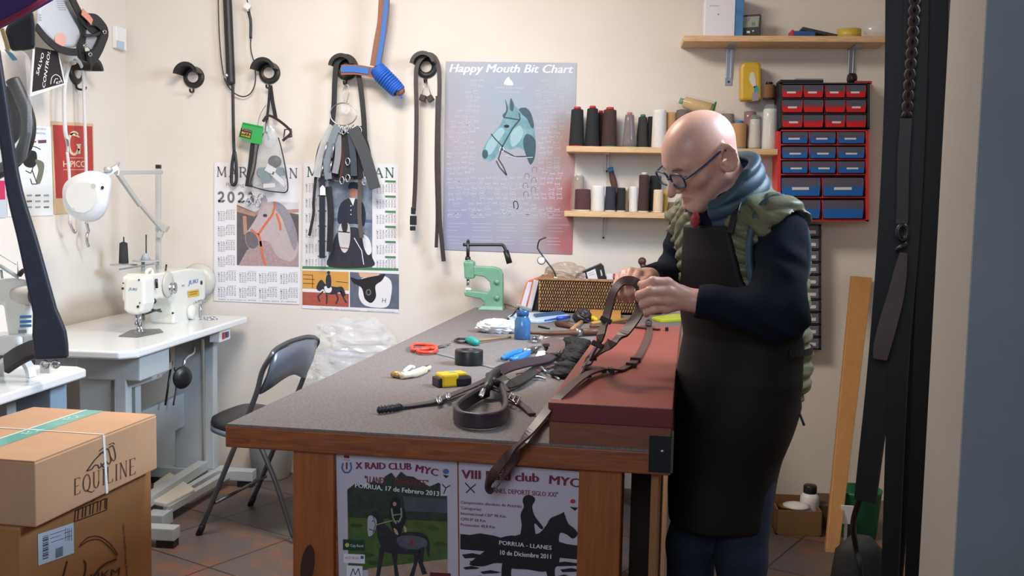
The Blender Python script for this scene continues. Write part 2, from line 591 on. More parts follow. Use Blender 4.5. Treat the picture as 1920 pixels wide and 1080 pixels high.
# wooded hills and meadow photograph
dkgreen = M('print_dark_green', (42, 52, 40), 0.6, var=0.4, vs=60)
md = M('print_meadow', (70, 92, 40), 0.6, var=0.25, vs=50)
sand = M('print_sand', (170, 138, 118), 0.6, var=0.15, vs=60)
horse_grey = M('print_horse_dark', (38, 36, 44), 0.6, var=0.3, vs=60)
horse_pale = M('print_horse_pale', (176, 172, 184), 0.6)
slate = M('print_slate', (74, 74, 82), 0.6, var=0.2, vs=40)
P1.poly(dkgreen, [(651, 918), (668, 905), (684, 912), (700, 902), (716, 908), (722, 893), (734, 886), (742, 896), (752, 884), (762, 892), (776, 894), (790, 904), (806, 912), (822, 905), (838, 914), (839, 978), (652, 975)])
P1.poly(slate, [(755, 930), (837, 936), (838, 962), (760, 958)], 2)
P1.poly(md, [(652, 970), (839, 978), (839, 1052), (653, 1072)], 1.4)
P1.poly(sand, [(690, 1066), (839, 1048), (840, low), (690, low)], 1.6)
# grey horse with rider
P1.smooth(horse_grey, [(706, 975), (724, 985), (742, 1000), (770, 997), (796, 1002), (806, 1020), (803, 1046), (797, 1018), (794, 1036), (782, 1040), (745, 1038), (722, 1034), (709, 1010)], 2.4)
for leg in ([(712, 1025), (722, 1028), (716, 1058), (712, 1082), (705, 1080), (709, 1052)], [(732, 1030), (746, 1032), (744, 1056), (748, 1080), (740, 1081), (738, 1056)],
            [(776, 1030), (788, 1030), (782, 1058), (776, 1082), (768, 1080), (776, 1056)], [(786, 1028), (796, 1026), (793, 1056), (801, 1076), (792, 1078), (784, 1054)]):
    P1.poly(horse_grey, leg, 2.5)
P1.smooth(horse_grey, [(697, 962), (706, 958), (716, 968), (722, 990), (712, 1000), (704, 985)], 2.6)
P1.smooth(horse_pale, [(690, 970), (698, 967), (706, 976), (704, 992), (698, 1003), (691, 1005), (689, 990)], 2.8)
P1.smooth(inkblack, [(733, 938), (741, 931), (750, 937), (751, 949), (759, 958), (761, 976), (755, 990), (750, 1006), (740, 1002), (732, 982), (730, 960)], 2.8)
P1.disc(M('print_skin', (186, 128, 112), 0.5), 740, 945, 3.5, 4, 2.9)
vst = M('print_vest', (132, 146, 116), 0.6)
P1.line(vst, [(734, 953), (737, 972), (743, 982)], 3, 3.0).line(vst, [(752, 952), (753, 968), (747, 980)], 3, 3.0).line(vst, [(735, 966), (753, 964)], 2, 3.1).line(vst, [(737, 978), (752, 976)], 2, 3.1)
P1.smooth(M('print_tan', (190, 150, 110), 0.6), [(738, 990), (744, 994), (747, 1003), (741, 1000)], 3.1).smooth(M('print_tan'), [(757, 986), (762, 990), (762, 998), (758, 996)], 3.1)
P1.line(M('print_tan'), [(706, 984), (720, 980), (736, 976)], 1.5, 3.0).line(inkblack, [(692, 992), (703, 996)], 1.4, 3.2).line(inkblack, [(700, 968), (704, 984), (699, 1000)], 1.2, 3.2).disc(inkblack, 699, 977, 1.3, 1.3, 3.3)
P1.smooth(M('print_red', (150, 30, 40), 0.6), [(769, 1014), (776, 1016), (774, 1022), (768, 1020)], 3.1)
P1.smooth(M('print_mid_grey', (84, 84, 94), 0.6, var=0.3, vs=70), [(745, 1008), (770, 1004), (796, 1010), (800, 1024), (780, 1030), (752, 1026)], 2.45)
for (x, y) in ((668, 985), (690, 1040), (812, 990), (826, 1020), (820, 1060), (665, 1050), (760, 1060), (700, 1055)): P1.smooth(M('print_grass_dark', (52, 72, 34), 0.6, var=0.3, vs=60), [(x - 12, y), (x - 4, y - 4), (x + 8, y - 2), (x + 12, y + 2), (x, y + 5)], 1.5)
# lettering
P1.text(maroon, 'X RAID CLUB', (667, 879), (771, 881), 13, 3.4, bold=0.045)
P1.text(maroon, 'MYC', (779, 884), (820, 893), 14, 3.4, bold=0.045)
P1.text(maroon, '"LLANES,', (684, 905), (724, 908), 13, 3.4, bold=0.02)
P1.text(maroon, 'DEPORTE"', (740, 908), (803, 912), 12, 3.4, bold=0.02)
P1.text(inkwhite, 'PORRUA, 17 de Febrero 2013', (666, 914), (823, 930), 9, 3.6, bold=0.025)
blue_i = M('ink_blue', (70, 100, 150), 0.6)
P1.line(blue_i, [(643, 868), (641, 878), (646, 886), (654, 886), (659, 878), (657, 867)], 3, 2)
P1.line(maroon, [(650, 867), (650, 880)], 3, 2).line(maroon, [(645, 856), (655, 857)], 5, 2).line(M('ink_gold', (190, 150, 80), 0.6), [(644, 862), (656, 863)], 2, 2)
P1.disc(blue_i, 836, 884, 6, 5, 2).poly(inkblack, [(830, 890), (842, 892), (836, 897)], 2.2)
P1.quad(poster_white, 826, 905, 846, 930, 2.2).line(ink, [(829, 908), (836, 915), (832, 926)], 2, 2.6).line(ink, [(836, 915), (844, 910)], 2, 2.6)
P1.quad(M('logo_green', (20, 62, 40), 0.6), 643, 1011, 684, 1031, 3, 0.05).disc(M('logo_yellow', (190, 190, 60), 0.6), 651, 1022, 4, 4, 3.4).text(inkwhite, 'Caja Rural', (657, 1025), (681, 1026), 5, 3.4)
P1.quad(inkwhite, 644, 1038, 684, 1055, 3, 0.05).text(M('ink_red', (190, 40, 40), 0.6), 'ASTURIAS', (647, 1048), (674, 1049), 5, 3.4).quad(blue_i, 676, 1042, 682, 1048, 3.4)
P1.quad(inkwhite, 650, 1060, 680, 1085, 3, 0.05).line(ink, [(656, 1084), (662, 1066), (666, 1078), (672, 1066), (676, 1084)], 1.5, 3.4)
P1.quad(M('print_maroon', (96, 24, 34), 0.6), 806, 1073, 845, 1095, 3, 0.05)
p1 = P1.b.build('poster'); tag(p1, 'white poster with a rider on a grey horse in green meadow on the bench', 'poster')

P2 = Print(FP, -BL, 0.001)
P2.sheet(poster_white, [(860, 866), (1104, 886), (1101, low), (863, low)])
P2.poly(inkblack, [(863, 1001), (880, 1003), (900, 1000), (925, 1004), (945, 1010), (962, 1006), (980, 1000), (990, 1004), (1010, 1000), (1030, 1010), (1062, 1020), (1092, 1024), (1092, 1050), (1050, 1046), (1000, 1040), (940, 1036), (863, 1030)], 2)
for (x0, y0, x1, y1) in ((866, 1040, 905, 1046), (880, 1052, 930, 1056), (868, 1064, 900, 1067), (900, 1072, 940, 1075), (1030, 1056, 1090, 1061), (1050, 1068, 1092, 1072), (1046, 1080, 1070, 1083), (880, 1082, 920, 1086)):
    P2.poly(inkblack, [(x0, y0), ((x0 + x1) / 2, y0 - 3), (x1, y0 + 1), (x1 - 8, y1), (x0 + 5, y1 + 1)], 2)
# black silhouette of horse and rider
P2.smooth(inkblack, [(930, 1012), (958, 1004), (985, 1008), (1010, 1000), (1024, 985), (1032, 972), (1045, 966), (1054, 962), (1057, 960), (1060, 968), (1066, 982), (1078, 992), (1083, 1002), (1074, 1010), (1062, 1002), (1050, 1000), (1048, 1020), (1050, 1040), (1044, 1062), (1020, 1072), (990, 1068), (960, 1066), (948, 1058), (928, 1056), (905, 1062), (880, 1058), (900, 1040), (918, 1026)], 2.6)
P2.smooth(inkblack, [(944, 1050), (962, 1052), (958, 1075), (962, 1110), (944, 1110), (940, 1080)], 2.7)
P2.smooth(inkblack, [(1022, 1055), (1042, 1050), (1040, 1075), (1046, 1110), (1030, 1110), (1026, 1080)], 2.7)
P2.smooth(inkblack, [(982, 932), (990, 928), (1000, 931), (1003, 938), (998, 950), (1003, 968), (1018, 988), (1014, 992), (1002, 982), (1004, 1010), (990, 1014), (976, 1008), (978, 985), (976, 965), (982, 950), (980, 940)], 2.9)
P2.text(maroon, 'VIII Raid club', (866, 897), (1010, 904), 17, 3.4, bold=0.045)
P2.text(maroon, 'MYC', (1030, 907), (1086, 914), 17, 3.4, bold=0.045)
P2.text(maroon, '"LLANES, DEPORTE SIGLO XXI"', (912, 923), (1046, 932), 9, 3.4, bold=0.018)
for i, (t, x1) in enumerate((('Campeonato absoluto de Asturias', 978), ('Categorias', 902), ('Internacional CEI* 90 Km', 948), ('CEN 0* 60 Km', 910), ('Promocion 40,8 Km', 928))):
    P2.text(maroon, t, (864, 944 + i * 10.5), (x1, 945 + i * 10.5 + (x1 - 864) * 0.06), 5.5, 3.4, bold=0.02)
P2.text(inkwhite, 'PORRUA - LLANES', (936, 1021), (1034, 1031), 8, 3.6, bold=0.02)
P2.text(inkwhite, '10 de Diciembre 2011', (938, 1040), (1033, 1048), 9, 3.6, bold=0.02)
P2.line(ink, [(872, 905), (882, 916), (874, 924)], 2, 3).line(ink, [(882, 916), (892, 908)], 2, 3).line(ink, [(882, 916), (890, 924)], 2, 3)
P2.disc(M('ink_red'), 1074, 940, 5, 4, 3).poly(inkblack, [(1068, 950), (1084, 952), (1078, 958)], 3)
p2 = P2.b.build('poster'); tag(p2, 'white poster with a black silhouette of horse and rider on the bench front', 'poster')
# ------------------------------------------------------------------ sewing tables along the left wall
ST = 0.79
table_white = M('laminate_white', (224, 226, 226), 0.25, coat=0.4)
edge_wood = M('ply_edge', (150, 92, 66), 0.6)
frame_grey = M('frame_enamel', (178, 184, 186), 0.4)
XR1 = Pz(467, 593, ST).x
E1 = [Pz(468, 593, ST), Pz(222, 667, ST)]
XR1 = (E1[0].x + E1[1].x) / 2
yn = Pz(160, 657, ST).y
t1 = thing('sewing_table', (-2.05, 4.1, 0), 'white sewing machine table on a steel stand in the corner by the calendars', 'table')
yf, yn2 = E1[0].y, E1[1].y
top = [(XL + 0.02, yn), (XR1 - 0.05, yn), (XR1, yn + 0.055), (XR1, yf - 0.02), (XR1 - 0.02, yf), (XL + 0.02, yf)]
mb(table_white).prism([V((x, y, ST)) for x, y in top], (0, 0, -0.032)).build('table_top', t1, bevel=0.008, seg=3)
# oil pan, drawer and motor under the top
b = mb(frame_grey).box((XR1 - 0.16, yn + 0.26, ST - 0.085), (0.26, 0.26, 0.10)); d = b.build('drawer', t1, bevel=0.006)
b = mb(black_plastic)
b.lathe([(0.02, -0.13), (0.075, -0.12), (0.085, -0.05), (0.085, 0.08), (0.06, 0.11), (0.02, 0.12)], (XR1 - 0.25, yn + 0.62, ST - 0.13), (0, 1, 0.02))
b.box((XR1 - 0.25, yn + 0.62, ST - 0.045), (0.1, 0.16, 0.03))
b.build('motor', t1)
b = mb(black_plastic); b.box((XR1 - 0.22, yn + 0.8, ST - 0.05), (0.22, 0.24, 0.03)); b.build('knee_bar_mount', t1)
b = mb(steel, True)
b.tube(cr([Px(364, 652, XR1 - 0.05), Px(362, 662, XR1 - 0.03), Px(347, 674, XR1 + 0.0), Px(345, 700, XR1 + 0.0)], 6), 0.006)
kl = b.build('knee_lever', t1)
dc = Px(342, 708, XR1 + 0.01)
mb(black_plastic, True).lathe([(0.01, -0.012), (0.042, -0.01), (0.048, 0.0), (0.042, 0.01), (0.02, 0.015)], dc, V((1, -0.5, 0))).build('knee_pad', t1)
# switch box with red and blue buttons
sw0, sw1 = Px(424, 629, XR1 - 0.02), None
b = mb(white_plastic); b.box((XR1 - 0.05, sw0.y, ST - 0.062), (0.05, 0.13, 0.055)); sw = b.build('switch_box', t1, bevel=0.003)
b = mb(M('button_red', (178, 40, 40), 0.4)); b.box((XR1 - 0.023, sw0.y - 0.022, ST - 0.062), (0.008, 0.028, 0.03)); b.build('switch_button', sw)['label'] = 'red off button'
b = mb(M('button_blue', (50, 70, 120), 0.4)); b.box((XR1 - 0.023, sw0.y + 0.02, ST - 0.062), (0.008, 0.026, 0.026)); b.build('switch_button', sw)['label'] = 'blue on button'
# T-legs, feet, cross bar, treadle
xc = -2.07
for k, yy in enumerate((yn + 0.16, yf - 0.2)):
    b = mb(frame_grey)
    b.box((xc + 0.05, yy, ST - 0.07), (0.42, 0.05, 0.04))
    b.box((xc + 0.08, yy, 0.41), (0.13, 0.03, 0.66))
    b.box((xc + 0.19, yy - 0.005, 0.41), (0.045, 0.05, 0.66))
    b.box((xc + 0.12, yy, 0.055), (0.56, 0.06, 0.05))
    lg = b.build('leg', t1, bevel=0.004)
    for dx in (-0.12, 0.36):
        b = mb(black_plastic); b.box((xc + dx, yy, 0.015), (0.07, 0.05, 0.03)); b.build('foot_pad', lg)
b = mb(frame_grey); b.box((xc + 0.16, (yn + yf) / 2 - 0.02, 0.10), (0.05, yf - yn - 0.42, 0.04)); b.build('cross_bar', t1)
b = mb(frame_grey)
b.box((xc + 0.05, (yn + yf) / 2, 0.36), (0.02, yf - yn - 0.4, 0.16)); b.build('back_plate', t1)
b = mb(M('treadle_beige', (196, 192, 180), 0.5))
p = [Pz(288, 905, 0.11), Pz(318, 884, 0.11), Pz(366, 916, 0.09), Pz(312, 944, 0.09), Pz(286, 938, 0.10)]
b.prism(p, (0, 0, -0.02)); b.build('treadle', t1, bevel=0.006)
b = mb(frame_grey)
b.bar(Pz(420, 878, 0.06), Pz(300, 948, 0.06), 0.03, 0.03); b.bar(Pz(432, 886, 0.06), Pz(312, 956, 0.06), 0.03, 0.03)
b.build('treadle_rail', t1)
b = mb(frame_grey); b.box(Pz(298, 972, 0.03), (0.08, 0.1, 0.06)); b.build('rail_foot', t1, bevel=0.004)
b = mb(dark_steel, True)
b.rod(Px(322, 678, XR1 - 0.2), Px(310, 760, XR1 - 0.2), 0.005)
b.tube(cr([Px(327, 690, XR1 - 0.2), Px(332, 715, XR1 - 0.2), Px(325, 760, XR1 - 0.2)], 6), 0.004)
b.build('treadle_rod', t1)
b = mb(frame_grey)
b.bar(Px(318, 684, XR1 - 0.18), Px(294, 700, XR1 - 0.12), 0.02, 0.03); b.box(Px(250, 735, XR1 - 0.15), (0.04, 0.05, 0.2)); b.bar(Px(300, 700, XR1 - 0.13), Px(236, 722, XR1 - 0.12), 0.02, 0.03)
b.build('lever_arm', t1)

# ---- first sewing machine (near the corner)
mach = M('machine_enamel', (222, 222, 214), 0.25, coat=0.5)
mach2 = M('machine_shade', (196, 192, 184), 0.35)
XM = -1.98                      # the operator's side of the machine
def mx(px, py, dx=0.0): return Px(px, py, XM + dx)
base = Pz(300, 606, ST)
sm = thing('sewing_machine', (XM - 0.06, base.y, ST), 'white industrial sewing machine with a big handwheel on the table in the corner', 'sewing machine')
# bed with pillar and arm as one casting: outline seen from the operator
arm = [(276, 520), (284, 514), (300, 512), (330, 508), (360, 503), (380, 505), (386, 520), (386, 560), (380, 566), (380, 604), (326, 608), (324, 570), (318, 560), (300, 560), (280, 570), (276, 566)]
mb(mach).prism([mx(x, y) for x, y in arm], (-0.115, 0, 0)).build('arm', sm, bevel=0.012, seg=3)
# face plate and head at the near end
hd = [(231, 528), (236, 521), (262, 518), (270, 522), (271, 570), (266, 586), (256, 592), (236, 587), (231, 580)]
yh = mx(258, 540).y - 0.045
hb = mb(mach)
hb.prism([Py(x, y, yh) for x, y in hd], (0.0, 0.10, 0)); hd_o = hb.build('head', sm, bevel=0.012, seg=3)
pr = Print(V((0, yh, 0)), V((0, -1, 0)), 0.0015)
jb = M('ink_brand_blue', (64, 120, 180), 0.5)
pr.text(jb, 'JUKI', (241, 544), (257, 545), 5, 1, shear=0.2, bold=0.02)
for (x, y, r) in ((230, 541, 2.6), (258.5, 575, 2.6), (260.5, 525, 1.8), (227 + 4, 531, 1.5), (262, 568, 1.4)): pr.disc(ink, x, y, r, r, 1, 12)
pr.b.build('face_mark', hd_o)
pr = Print(V((XM, 0, 0)), V((1, 0, 0)), 0.0015)
pr.text(jb, 'JUKI', (353, 534), (372, 530), 8, 1, shear=0.2, bold=0.02)
pr.text(ink, 'PC', (342, 538), (347, 537), 4, 1)
yl = M('label_yellow', (214, 170, 40), 0.5)
pr.poly(yl, [(352, 546), (373, 542), (374, 554), (353, 558)], 1)
pr.line(M('ink_brown', (120, 80, 30), 0.6), [(355, 549), (371, 546)], 1.2, 2).line(M('ink_brown'), [(355, 553), (370, 550)], 1.2, 2)
pr.disc(ink, 324, 587, 2.2, 2.2, 1).disc(ink, 378, 530, 2, 4, 1)
pr.b.build('brand_mark', sm)
# needle bar, presser foot, thread tension parts
yh2 = yh + 0.05
b = mb(steel, True)
for (a, c, r) in (((254, 590), (256, 610), 0.007), ((262, 588), (262, 612), 0.008), ((256, 608), (262, 622), 0.008), ((262, 610), (268, 622), 0.006)):
    b.rod(Py(*a, yh2), Py(*c, yh2), r)
b.box(Py(263, 623, yh2 - 0.01), (0.03, 0.05, 0.008))
b.build('presser_foot', sm)
b = mb(dark_steel, True)
b.rod(mx(284, 535, 0.012), mx(284, 566, 0.012), 0.005); b.rod(mx(293, 523, 0.012), mx(294, 540, 0.012), 0.006)
b.tube(cr([mx(280, 567, 0.015), mx(288, 560, 0.03), mx(292, 566, 0.02), mx(284, 570, 0.02)], 5, True), 0.004)
b.rod(mx(268, 590, 0.012), mx(300, 580, 0.012), 0.004); b.rod(mx(272, 578, 0.01), mx(302, 584, 0.01), 0.005)
b.build('thread_guide', sm)
b = mb(steel, True); b.lathe([(0.025, 0), (0.03, 0.008), (0.02, 0.012), (0.018, 0.02), (0.026, 0.028), (0.008, 0.034)], mx(317, 540), (1, 0, 0))
b.build('tension_dial', sm)
b = mb(mach2, True); b.lathe([(0.055, 0), (0.06, 0.004), (0.05, 0.01)], mx(314, 534), (1, 0, 0)); b.build('tension_plate', sm)
b = mb(mach, True); b.lathe([(0.034, 0), (0.034, 0.018), (0.026, 0.024), (0.004, 0.025)], mx(355, 585), (1, 0, 0)); b.build('stitch_dial', sm)
b = mb(mach, True); b.tube(cr([mx(272, 520, -0.05), mx(276, 508, -0.04), mx(284, 506, -0.04), mx(286, 522, -0.03)], 5), 0.008); b.build('oil_cap', sm)
b = mb(dark_steel, True)
b.rod(mx(310, 512, -0.05), mx(312, 496, -0.05), 0.004); b.tube(cr([mx(350, 504, -0.06), mx(356, 506, -0.02), mx(360, 512, -0.02), mx(352, 508, -0.06)], 5), 0.006)
b.build('thread_pin', sm)
wy = mx(386, 530).y
b = mb(mach2, True); b.lathe([(0.03, -0.03), (0.07, -0.02), (0.082, -0.004), (0.086, 0.012), (0.078, 0.026), (0.05, 0.024), (0.02, 0.03)], (XM - 0.06, wy + 0.045, Py(378, 528, wy).z), (0, 1, 0), 32)
b.build('handwheel', sm)
b = mb(steel, True); b.tube(cr([mx(368, 566, 0.02), mx(380, 563, 0.03), mx(384, 566, 0.02)], 4), 0.005); b.rod(mx(376, 570, 0.01), mx(376, 596, 0.01), 0.006); b.build('reverse_lever', sm)
# needle plate set in the bed
b = mb(M('plate_steel', (140, 138, 134), 0.35, 0.8)); b.prism([Pz(x, y, ST + 0.003) for x, y in ((222, 630), (258, 632), (306, 622), (300, 616), (246, 618))], (0, 0, -0.0025)); b.build('needle_plate', sm)
# small curled chain of trimmings at the wheel end of the table
b = mb(steel, True)
for i, (x, y) in enumerate(((380, 598), (386, 596), (392, 599), (398, 595), (403, 598))):
    c = Pz(x, y, ST + 0.003)
    b.tube([c + V((0.012 * math.cos(a), 0.012 * math.sin(a), 0.001 * (i % 2))) for a in [k * PI / 5 for k in range(10)]], 0.0025, 6, True)
tag(b.build('ring_chain'), 'small curled chain of steel rings lying behind the handwheel', 'chain')

# ---- thread stand with a black cone
ys = 4.52
stn = thing('thread_stand', Py(262, 600, ys) * 1.0, 'steel thread stand with round trays behind the sewing machine', 'thread stand')
stn.location = (Py(268, 560, ys).x, ys, ST); WM[stn] = Matrix.Translation(stn.location)
b = mb(frame_grey, True)
b.rod((stn.location.x, ys, ST), Py(268, 488, ys), 0.008)
b.bar(Py(226, 505, ys), Py(292, 494, ys), 0.03, 0.008)
b.build('stand_pole', stn)
b = mb(frame_grey, True)
for c in (Py(232, 497, ys), Py(274, 490, ys)): b.lathe([(0.06, 0), (0.062, 0.003), (0.05, 0.005)], c, n=24)
b.build('tray', stn)
b = mb(dark_steel, True)
b.rod(Py(274, 490, ys), Py(274, 440, ys), 0.003); b.rod(Py(232, 455, ys), Py(232, 444, ys), 0.003)
b.build('pin', stn)
b = mb(frame_grey, True); b.lathe([(0.024, 0), (0.012, 0.03), (0.004, 0.035)], Py(273, 490, ys) + V((0, 0, 0.004)), n=16); b.build('cone_holder', stn)
c = Py(232, 496, ys) + V((0, 0, 0.006))
b = mb(M('thread_charcoal', (52, 52, 54), 0.9, bump=0.2, bs=300), True); b.lathe([(0.021, 0), (0.022, 0.004), (0.018, 0.094), (0.012, 0.097), (0.006, 0.1)], c, n=20)
tag(b.build('thread_cone'), 'charcoal thread cone on the stand behind the corner sewing machine', 'thread cone')

# ---- magnifier lamp on its jointed arm
yl_ = 4.58
ml = thing('magnifier_lamp', (Py(297, 560, yl_).x, yl_, ST), 'white magnifier lamp with teardrop head on a jointed arm over the corner table', 'lamp')
la = M('lamp_arm_grey', (196, 196, 192), 0.35, 0.3)
b = mb(la)
b.bar((ml.location.x, yl_, ST), Py(297, 316, yl_), 0.022, 0.022, V((0, 1, 0))); b.build('post', ml, bevel=0.003)
b = mb(black_plastic); b.bar(Py(297, 316, yl_), Py(297, 309, yl_), 0.02, 0.02, V((0, 1, 0))); b.build('post_cap', ml)
YA = lambda px: 3.98 + (px - 218) / 85 * 0.5
la_ = lambda x, y, d=0.0: Py(x, y, YA(x) + d)
b = mb(la); b.bar(la_(303, 323, -.02), la_(218, 323, -.02), 0.014, 0.018); b.build('upper_bar', ml, bevel=0.002)
b = mb(la); b.bar(la_(220, 324, -.03), la_(262, 384, -.03), 0.014, 0.024); b.bar(la_(258, 378, -.03), la_(304, 432, -.03), 0.012, 0.016); b.build('lower_bar', ml, bevel=0.002)
b = mb(la); b.bar(Py(296, 420, yl_ - 0.01), Py(314, 430, yl_ - 0.01), 0.03, 0.03); b.bar(Py(304, 432, yl_ - 0.02), Py(299, 445, yl_ - 0.02), 0.02, 0.02); b.build('bracket', ml)
b = mb(la); b.bar(Py(192, 331, 3.9), Py(219, 313, 3.95), 0.02, 0.02); b.bar(Py(214, 325, 3.95), Py(222, 303, 3.95), 0.012, 0.012)
b.lathe([(0.012, -0.015), (0.012, 0.015)], Py(203, 318, 3.9), (0, 1, 0), 14); b.build('swivel', ml)
# the teardrop shell faces the shop
hp = cr([(113, 366, 0), (116, 345, 0), (132, 330, 0), (160, 319, 0), (178, 319, 0), (194, 325, 0), (198, 338, 0), (195, 360, 0), (190, 385, 0), (178, 404, 0), (158, 413, 0), (135, 408, 0), (119, 392, 0)], 5, True)
fr_ = [Py(p.x, p.y, 3.86) for p in hp]
cen = sum(fr_, V((0, 0, 0))) / len(fr_)
b = mb(white_enamel, True)
rings = []
for (k, dy) in ((0.90, 0.0), (0.98, 0.012), (1.0, 0.03), (0.97, 0.055), (0.80, 0.068)):
    rings.append([cen + (p - cen) * k + V((0, dy, -dy * 0.2)) for p in fr_])
vs = [p for r in rings for p in r]; n_ = len(fr_)
fs = [(i * n_ + k, i * n_ + (k + 1) % n_, (i + 1) * n_ + (k + 1) % n_, (i + 1) * n_ + k) for i in range(4) for k in range(n_)]
fs += [tuple(range(n_ - 1, -1, -1)), tuple(4 * n_ + k for k in range(n_))]
vs2 = vs; b.add(vs2, fs, True); b.build('lamp_head', ml)
pl = Print(cen, V((0, -1, 0)), 0.002)
pl.smooth(M('lamp_cover', (230, 231, 228), 0.35), [(124, 372), (128, 352), (150, 342), (172, 345), (182, 362), (176, 385), (160, 398), (138, 394)], 1)
pl.disc(M('lamp_knob', (200, 200, 192), 0.4), 175, 349, 5, 5, 2).disc(ink, 192, 352, 3, 3.4, 2).disc(M('lamp_knob'), 137, 393, 3, 3, 2)
pl.b.build('lens_cover', ml)

# ---- second sewing table and machine nearer the shop
XR2 = Pz(143, 697, ST).x
tb2 = thing('sewing_table', (-2.1, 2.75, 0), 'white sewing table behind the cartons at the left edge with dark girth above', 'table')
yf2 = Pz(128, 687, ST).y
yn2_ = 2.45
top = [(XL + 0.02, yn2_), (XR2, yn2_), (XR2, yf2 - 0.03), (XR2 - 0.05, yf2 + 0.01), (XL + 0.02, yf2 + 0.01)]
mb(table_white).prism([V((x, y, ST)) for x, y in top], (0, 0, -0.03)).build('table_top', tb2, bevel=0.006)
b = mb(frame_grey); b.box((-1.98, yf2 - 0.2, 0.4), (0.16, 0.05, 0.72)); b.box((-2.0, yf2 - 0.2, 0.03), (0.5, 0.06, 0.05)); b.build('leg', tb2)
b = mb(frame_grey); b.box((-1.98, yn2_ + 0.1, 0.4), (0.16, 0.05, 0.72)); b.box((-2.0, yn2_ + 0.1, 0.03), (0.5, 0.06, 0.05)); b.build('leg', tb2)
b = mb(M('control_box_blue', (150, 172, 190), 0.5)); b.box((-1.90, yf2 - 0.06, ST - 0.14), (0.16, 0.10, 0.19)); b.build('control_box', tb2, bevel=0.004)
b = mb(black_plastic, True)
b.tube(cr([Py(66, 735, yf2), Py(66, 765, yf2), Py(72, 795, yf2)], 5), 0.004); b.tube(cr([Py(82, 735, yf2), Py(98, 738, yf2), Py(110, 755, yf2), Py(110, 780, yf2)], 6), 0.004); b.bar(Py(82, 735, yf2), Py(84, 790, yf2), 0.008, 0.008, V((0, 1, 0)))
b.build('cable', tb2)
YM2 = 3.0
def m2(px, py, dy=0.0): return Py(px, py, YM2 + dy)
s2 = thing('sewing_machine', (m2(30, 650).x, YM2, ST), 'white sewing machine with blue stripes half hidden by the navy girth', 'sewing machine')
b = mb(mach)
b.prism([m2(x, y) for x, y in ((-60, 528), (22, 520), (50, 524), (56, 545), (54, 560), (52, 630), (14, 634), (8, 600), (4, 572), (-60, 572))], (0, 0.12, 0)); b.build('arm', s2, bevel=0.012, seg=3)
b = mb(mach); b.prism([m2(x, y, -0.02) for x, y in ((-70, 634), (68, 626), (70, 660), (-70, 668))], (0, 0.16, 0)); b.build('bed', s2, bevel=0.006)
b = mb(mach2, True); b.lathe([(0.02, -0.03), (0.028, 0), (0.03, 0.03), (0.02, 0.05), (0.012, 0.07)], m2(40, 553), (1, -0.3, 0)); b.build('dial', s2)
b = mb(black_plastic, True); b.tube(cr([m2(36, 516), m2(44, 508), m2(56, 510), m2(62, 525), m2(62, 545)], 6), 0.008); b.lathe([(0.03, 0), (0.035, 0.02), (0.03, 0.04)], m2(62, 553, -0.02), (1, 0, 0)); b.build('handwheel', s2)
p_ = Print(V((0, YM2, 0)), V((0, -1, 0)), 0.002)
for y in (592, 601, 609): p_.quad(M('ink_brand_blue'), 37, y, 59, y + 5, 1, -0.05)
p_.quad(M('label_grey', (130, 140, 150), 0.5), 34, 619, 50, 625, 1, -0.05); p_.b.build('stripe_label', s2)
b = mb(frame_grey, True)
b.rod(m2(0, 498), m2(34, 520), 0.006); b.rod(m2(2, 506), m2(4, 522), 0.004); b.rod(m2(34, 490), m2(34, 520), 0.003); b.rod(m2(0, 478), m2(30, 496), 0.0015)
b.build('thread_guide', s2)
b = mb(white_plastic, True); b.lathe([(0.012, 0), (0.012, 0.045), (0.006, 0.05)], m2(35, 660, -0.04)); b.build('bobbin', s2)
# white ring roll and dark cloth lying at the table end
c = Pz(34, 700, ST + 0.001) + V((0, -0.05, 0))
b = mb(white_plastic, True)
arc = [c + V((0.055 * math.cos(a) + 0.02, 0.0, 0.062 * math.sin(a))) for a in [PI * k / 12 for k in range(13)]]
b.ribbon(arc, 0.04, 0.012, [V((math.cos(PI * k / 12), 0, math.sin(PI * k / 12))) for k in range(13)])
tag(b.build('plastic_hoop'), 'white plastic hoop at the end of the sewing table on the left edge', 'hoop')
# ------------------------------------------------------------------ cartons stacked front left
card = M('cardboard', (188, 146, 112), 0.8, var=0.05, vs=6, bump=0.05, bs=120)
card_d = M('cardboard_brown', (164, 112, 66), 0.8, var=0.06, vs=6)
ztop = 0.731
A = Pz(65, 868, ztop); B = Pz(294, 779, ztop); C = Pz(150, 760, ztop)
ax = (B - A); clen = ax.length; ax.normalize()
pz_ = V((-ax.y, ax.x, 0))           # to the left, away from the camera's right
cw = 0.40
ch = 0.158
D0 = A + pz_ * cw
cb = thing('carton', (A + ax * clen / 2 + pz_ * cw / 2) - V((0, 0, ch)), 'tan cardboard carton with a horse-mane logo on top of the stack at the left', 'carton', rz=0)
lo = V((0, 0, -ch))
cor = [A, B, B + pz_ * cw, A + pz_ * cw]
b = mb(card); b.hexa([cor[3] + lo, cor[0] + lo, cor[1] + lo, cor[2] + lo, cor[3], cor[0], cor[1], cor[2]]); b.build('box_body', cb, bevel=0.004)
up3 = V((0, 0, 0.004))
b = mb(card)
fl = lambda s, t, z=0.0: A + ax * s + pz_ * t + V((0, 0, z))
for (t0, t1) in ((0.002, cw / 2 - 0.001), (cw / 2 + 0.001, cw - 0.002)):
    b.hexa([fl(0.002, t0, 0.0002), fl(clen - 0.002, t0, 0.0002), fl(clen - 0.002, t1, 0.0002), fl(0.002, t1, 0.0002), fl(0.002, t0, 0.0035), fl(clen - 0.002, t0, 0.0035), fl(clen - 0.002, t1, 0.0035), fl(0.002, t1, 0.0035)])
b.build('flap', cb)
tape = M('green_tape', (92, 166, 150), 0.3, coat=0.3)
b = mb(tape)
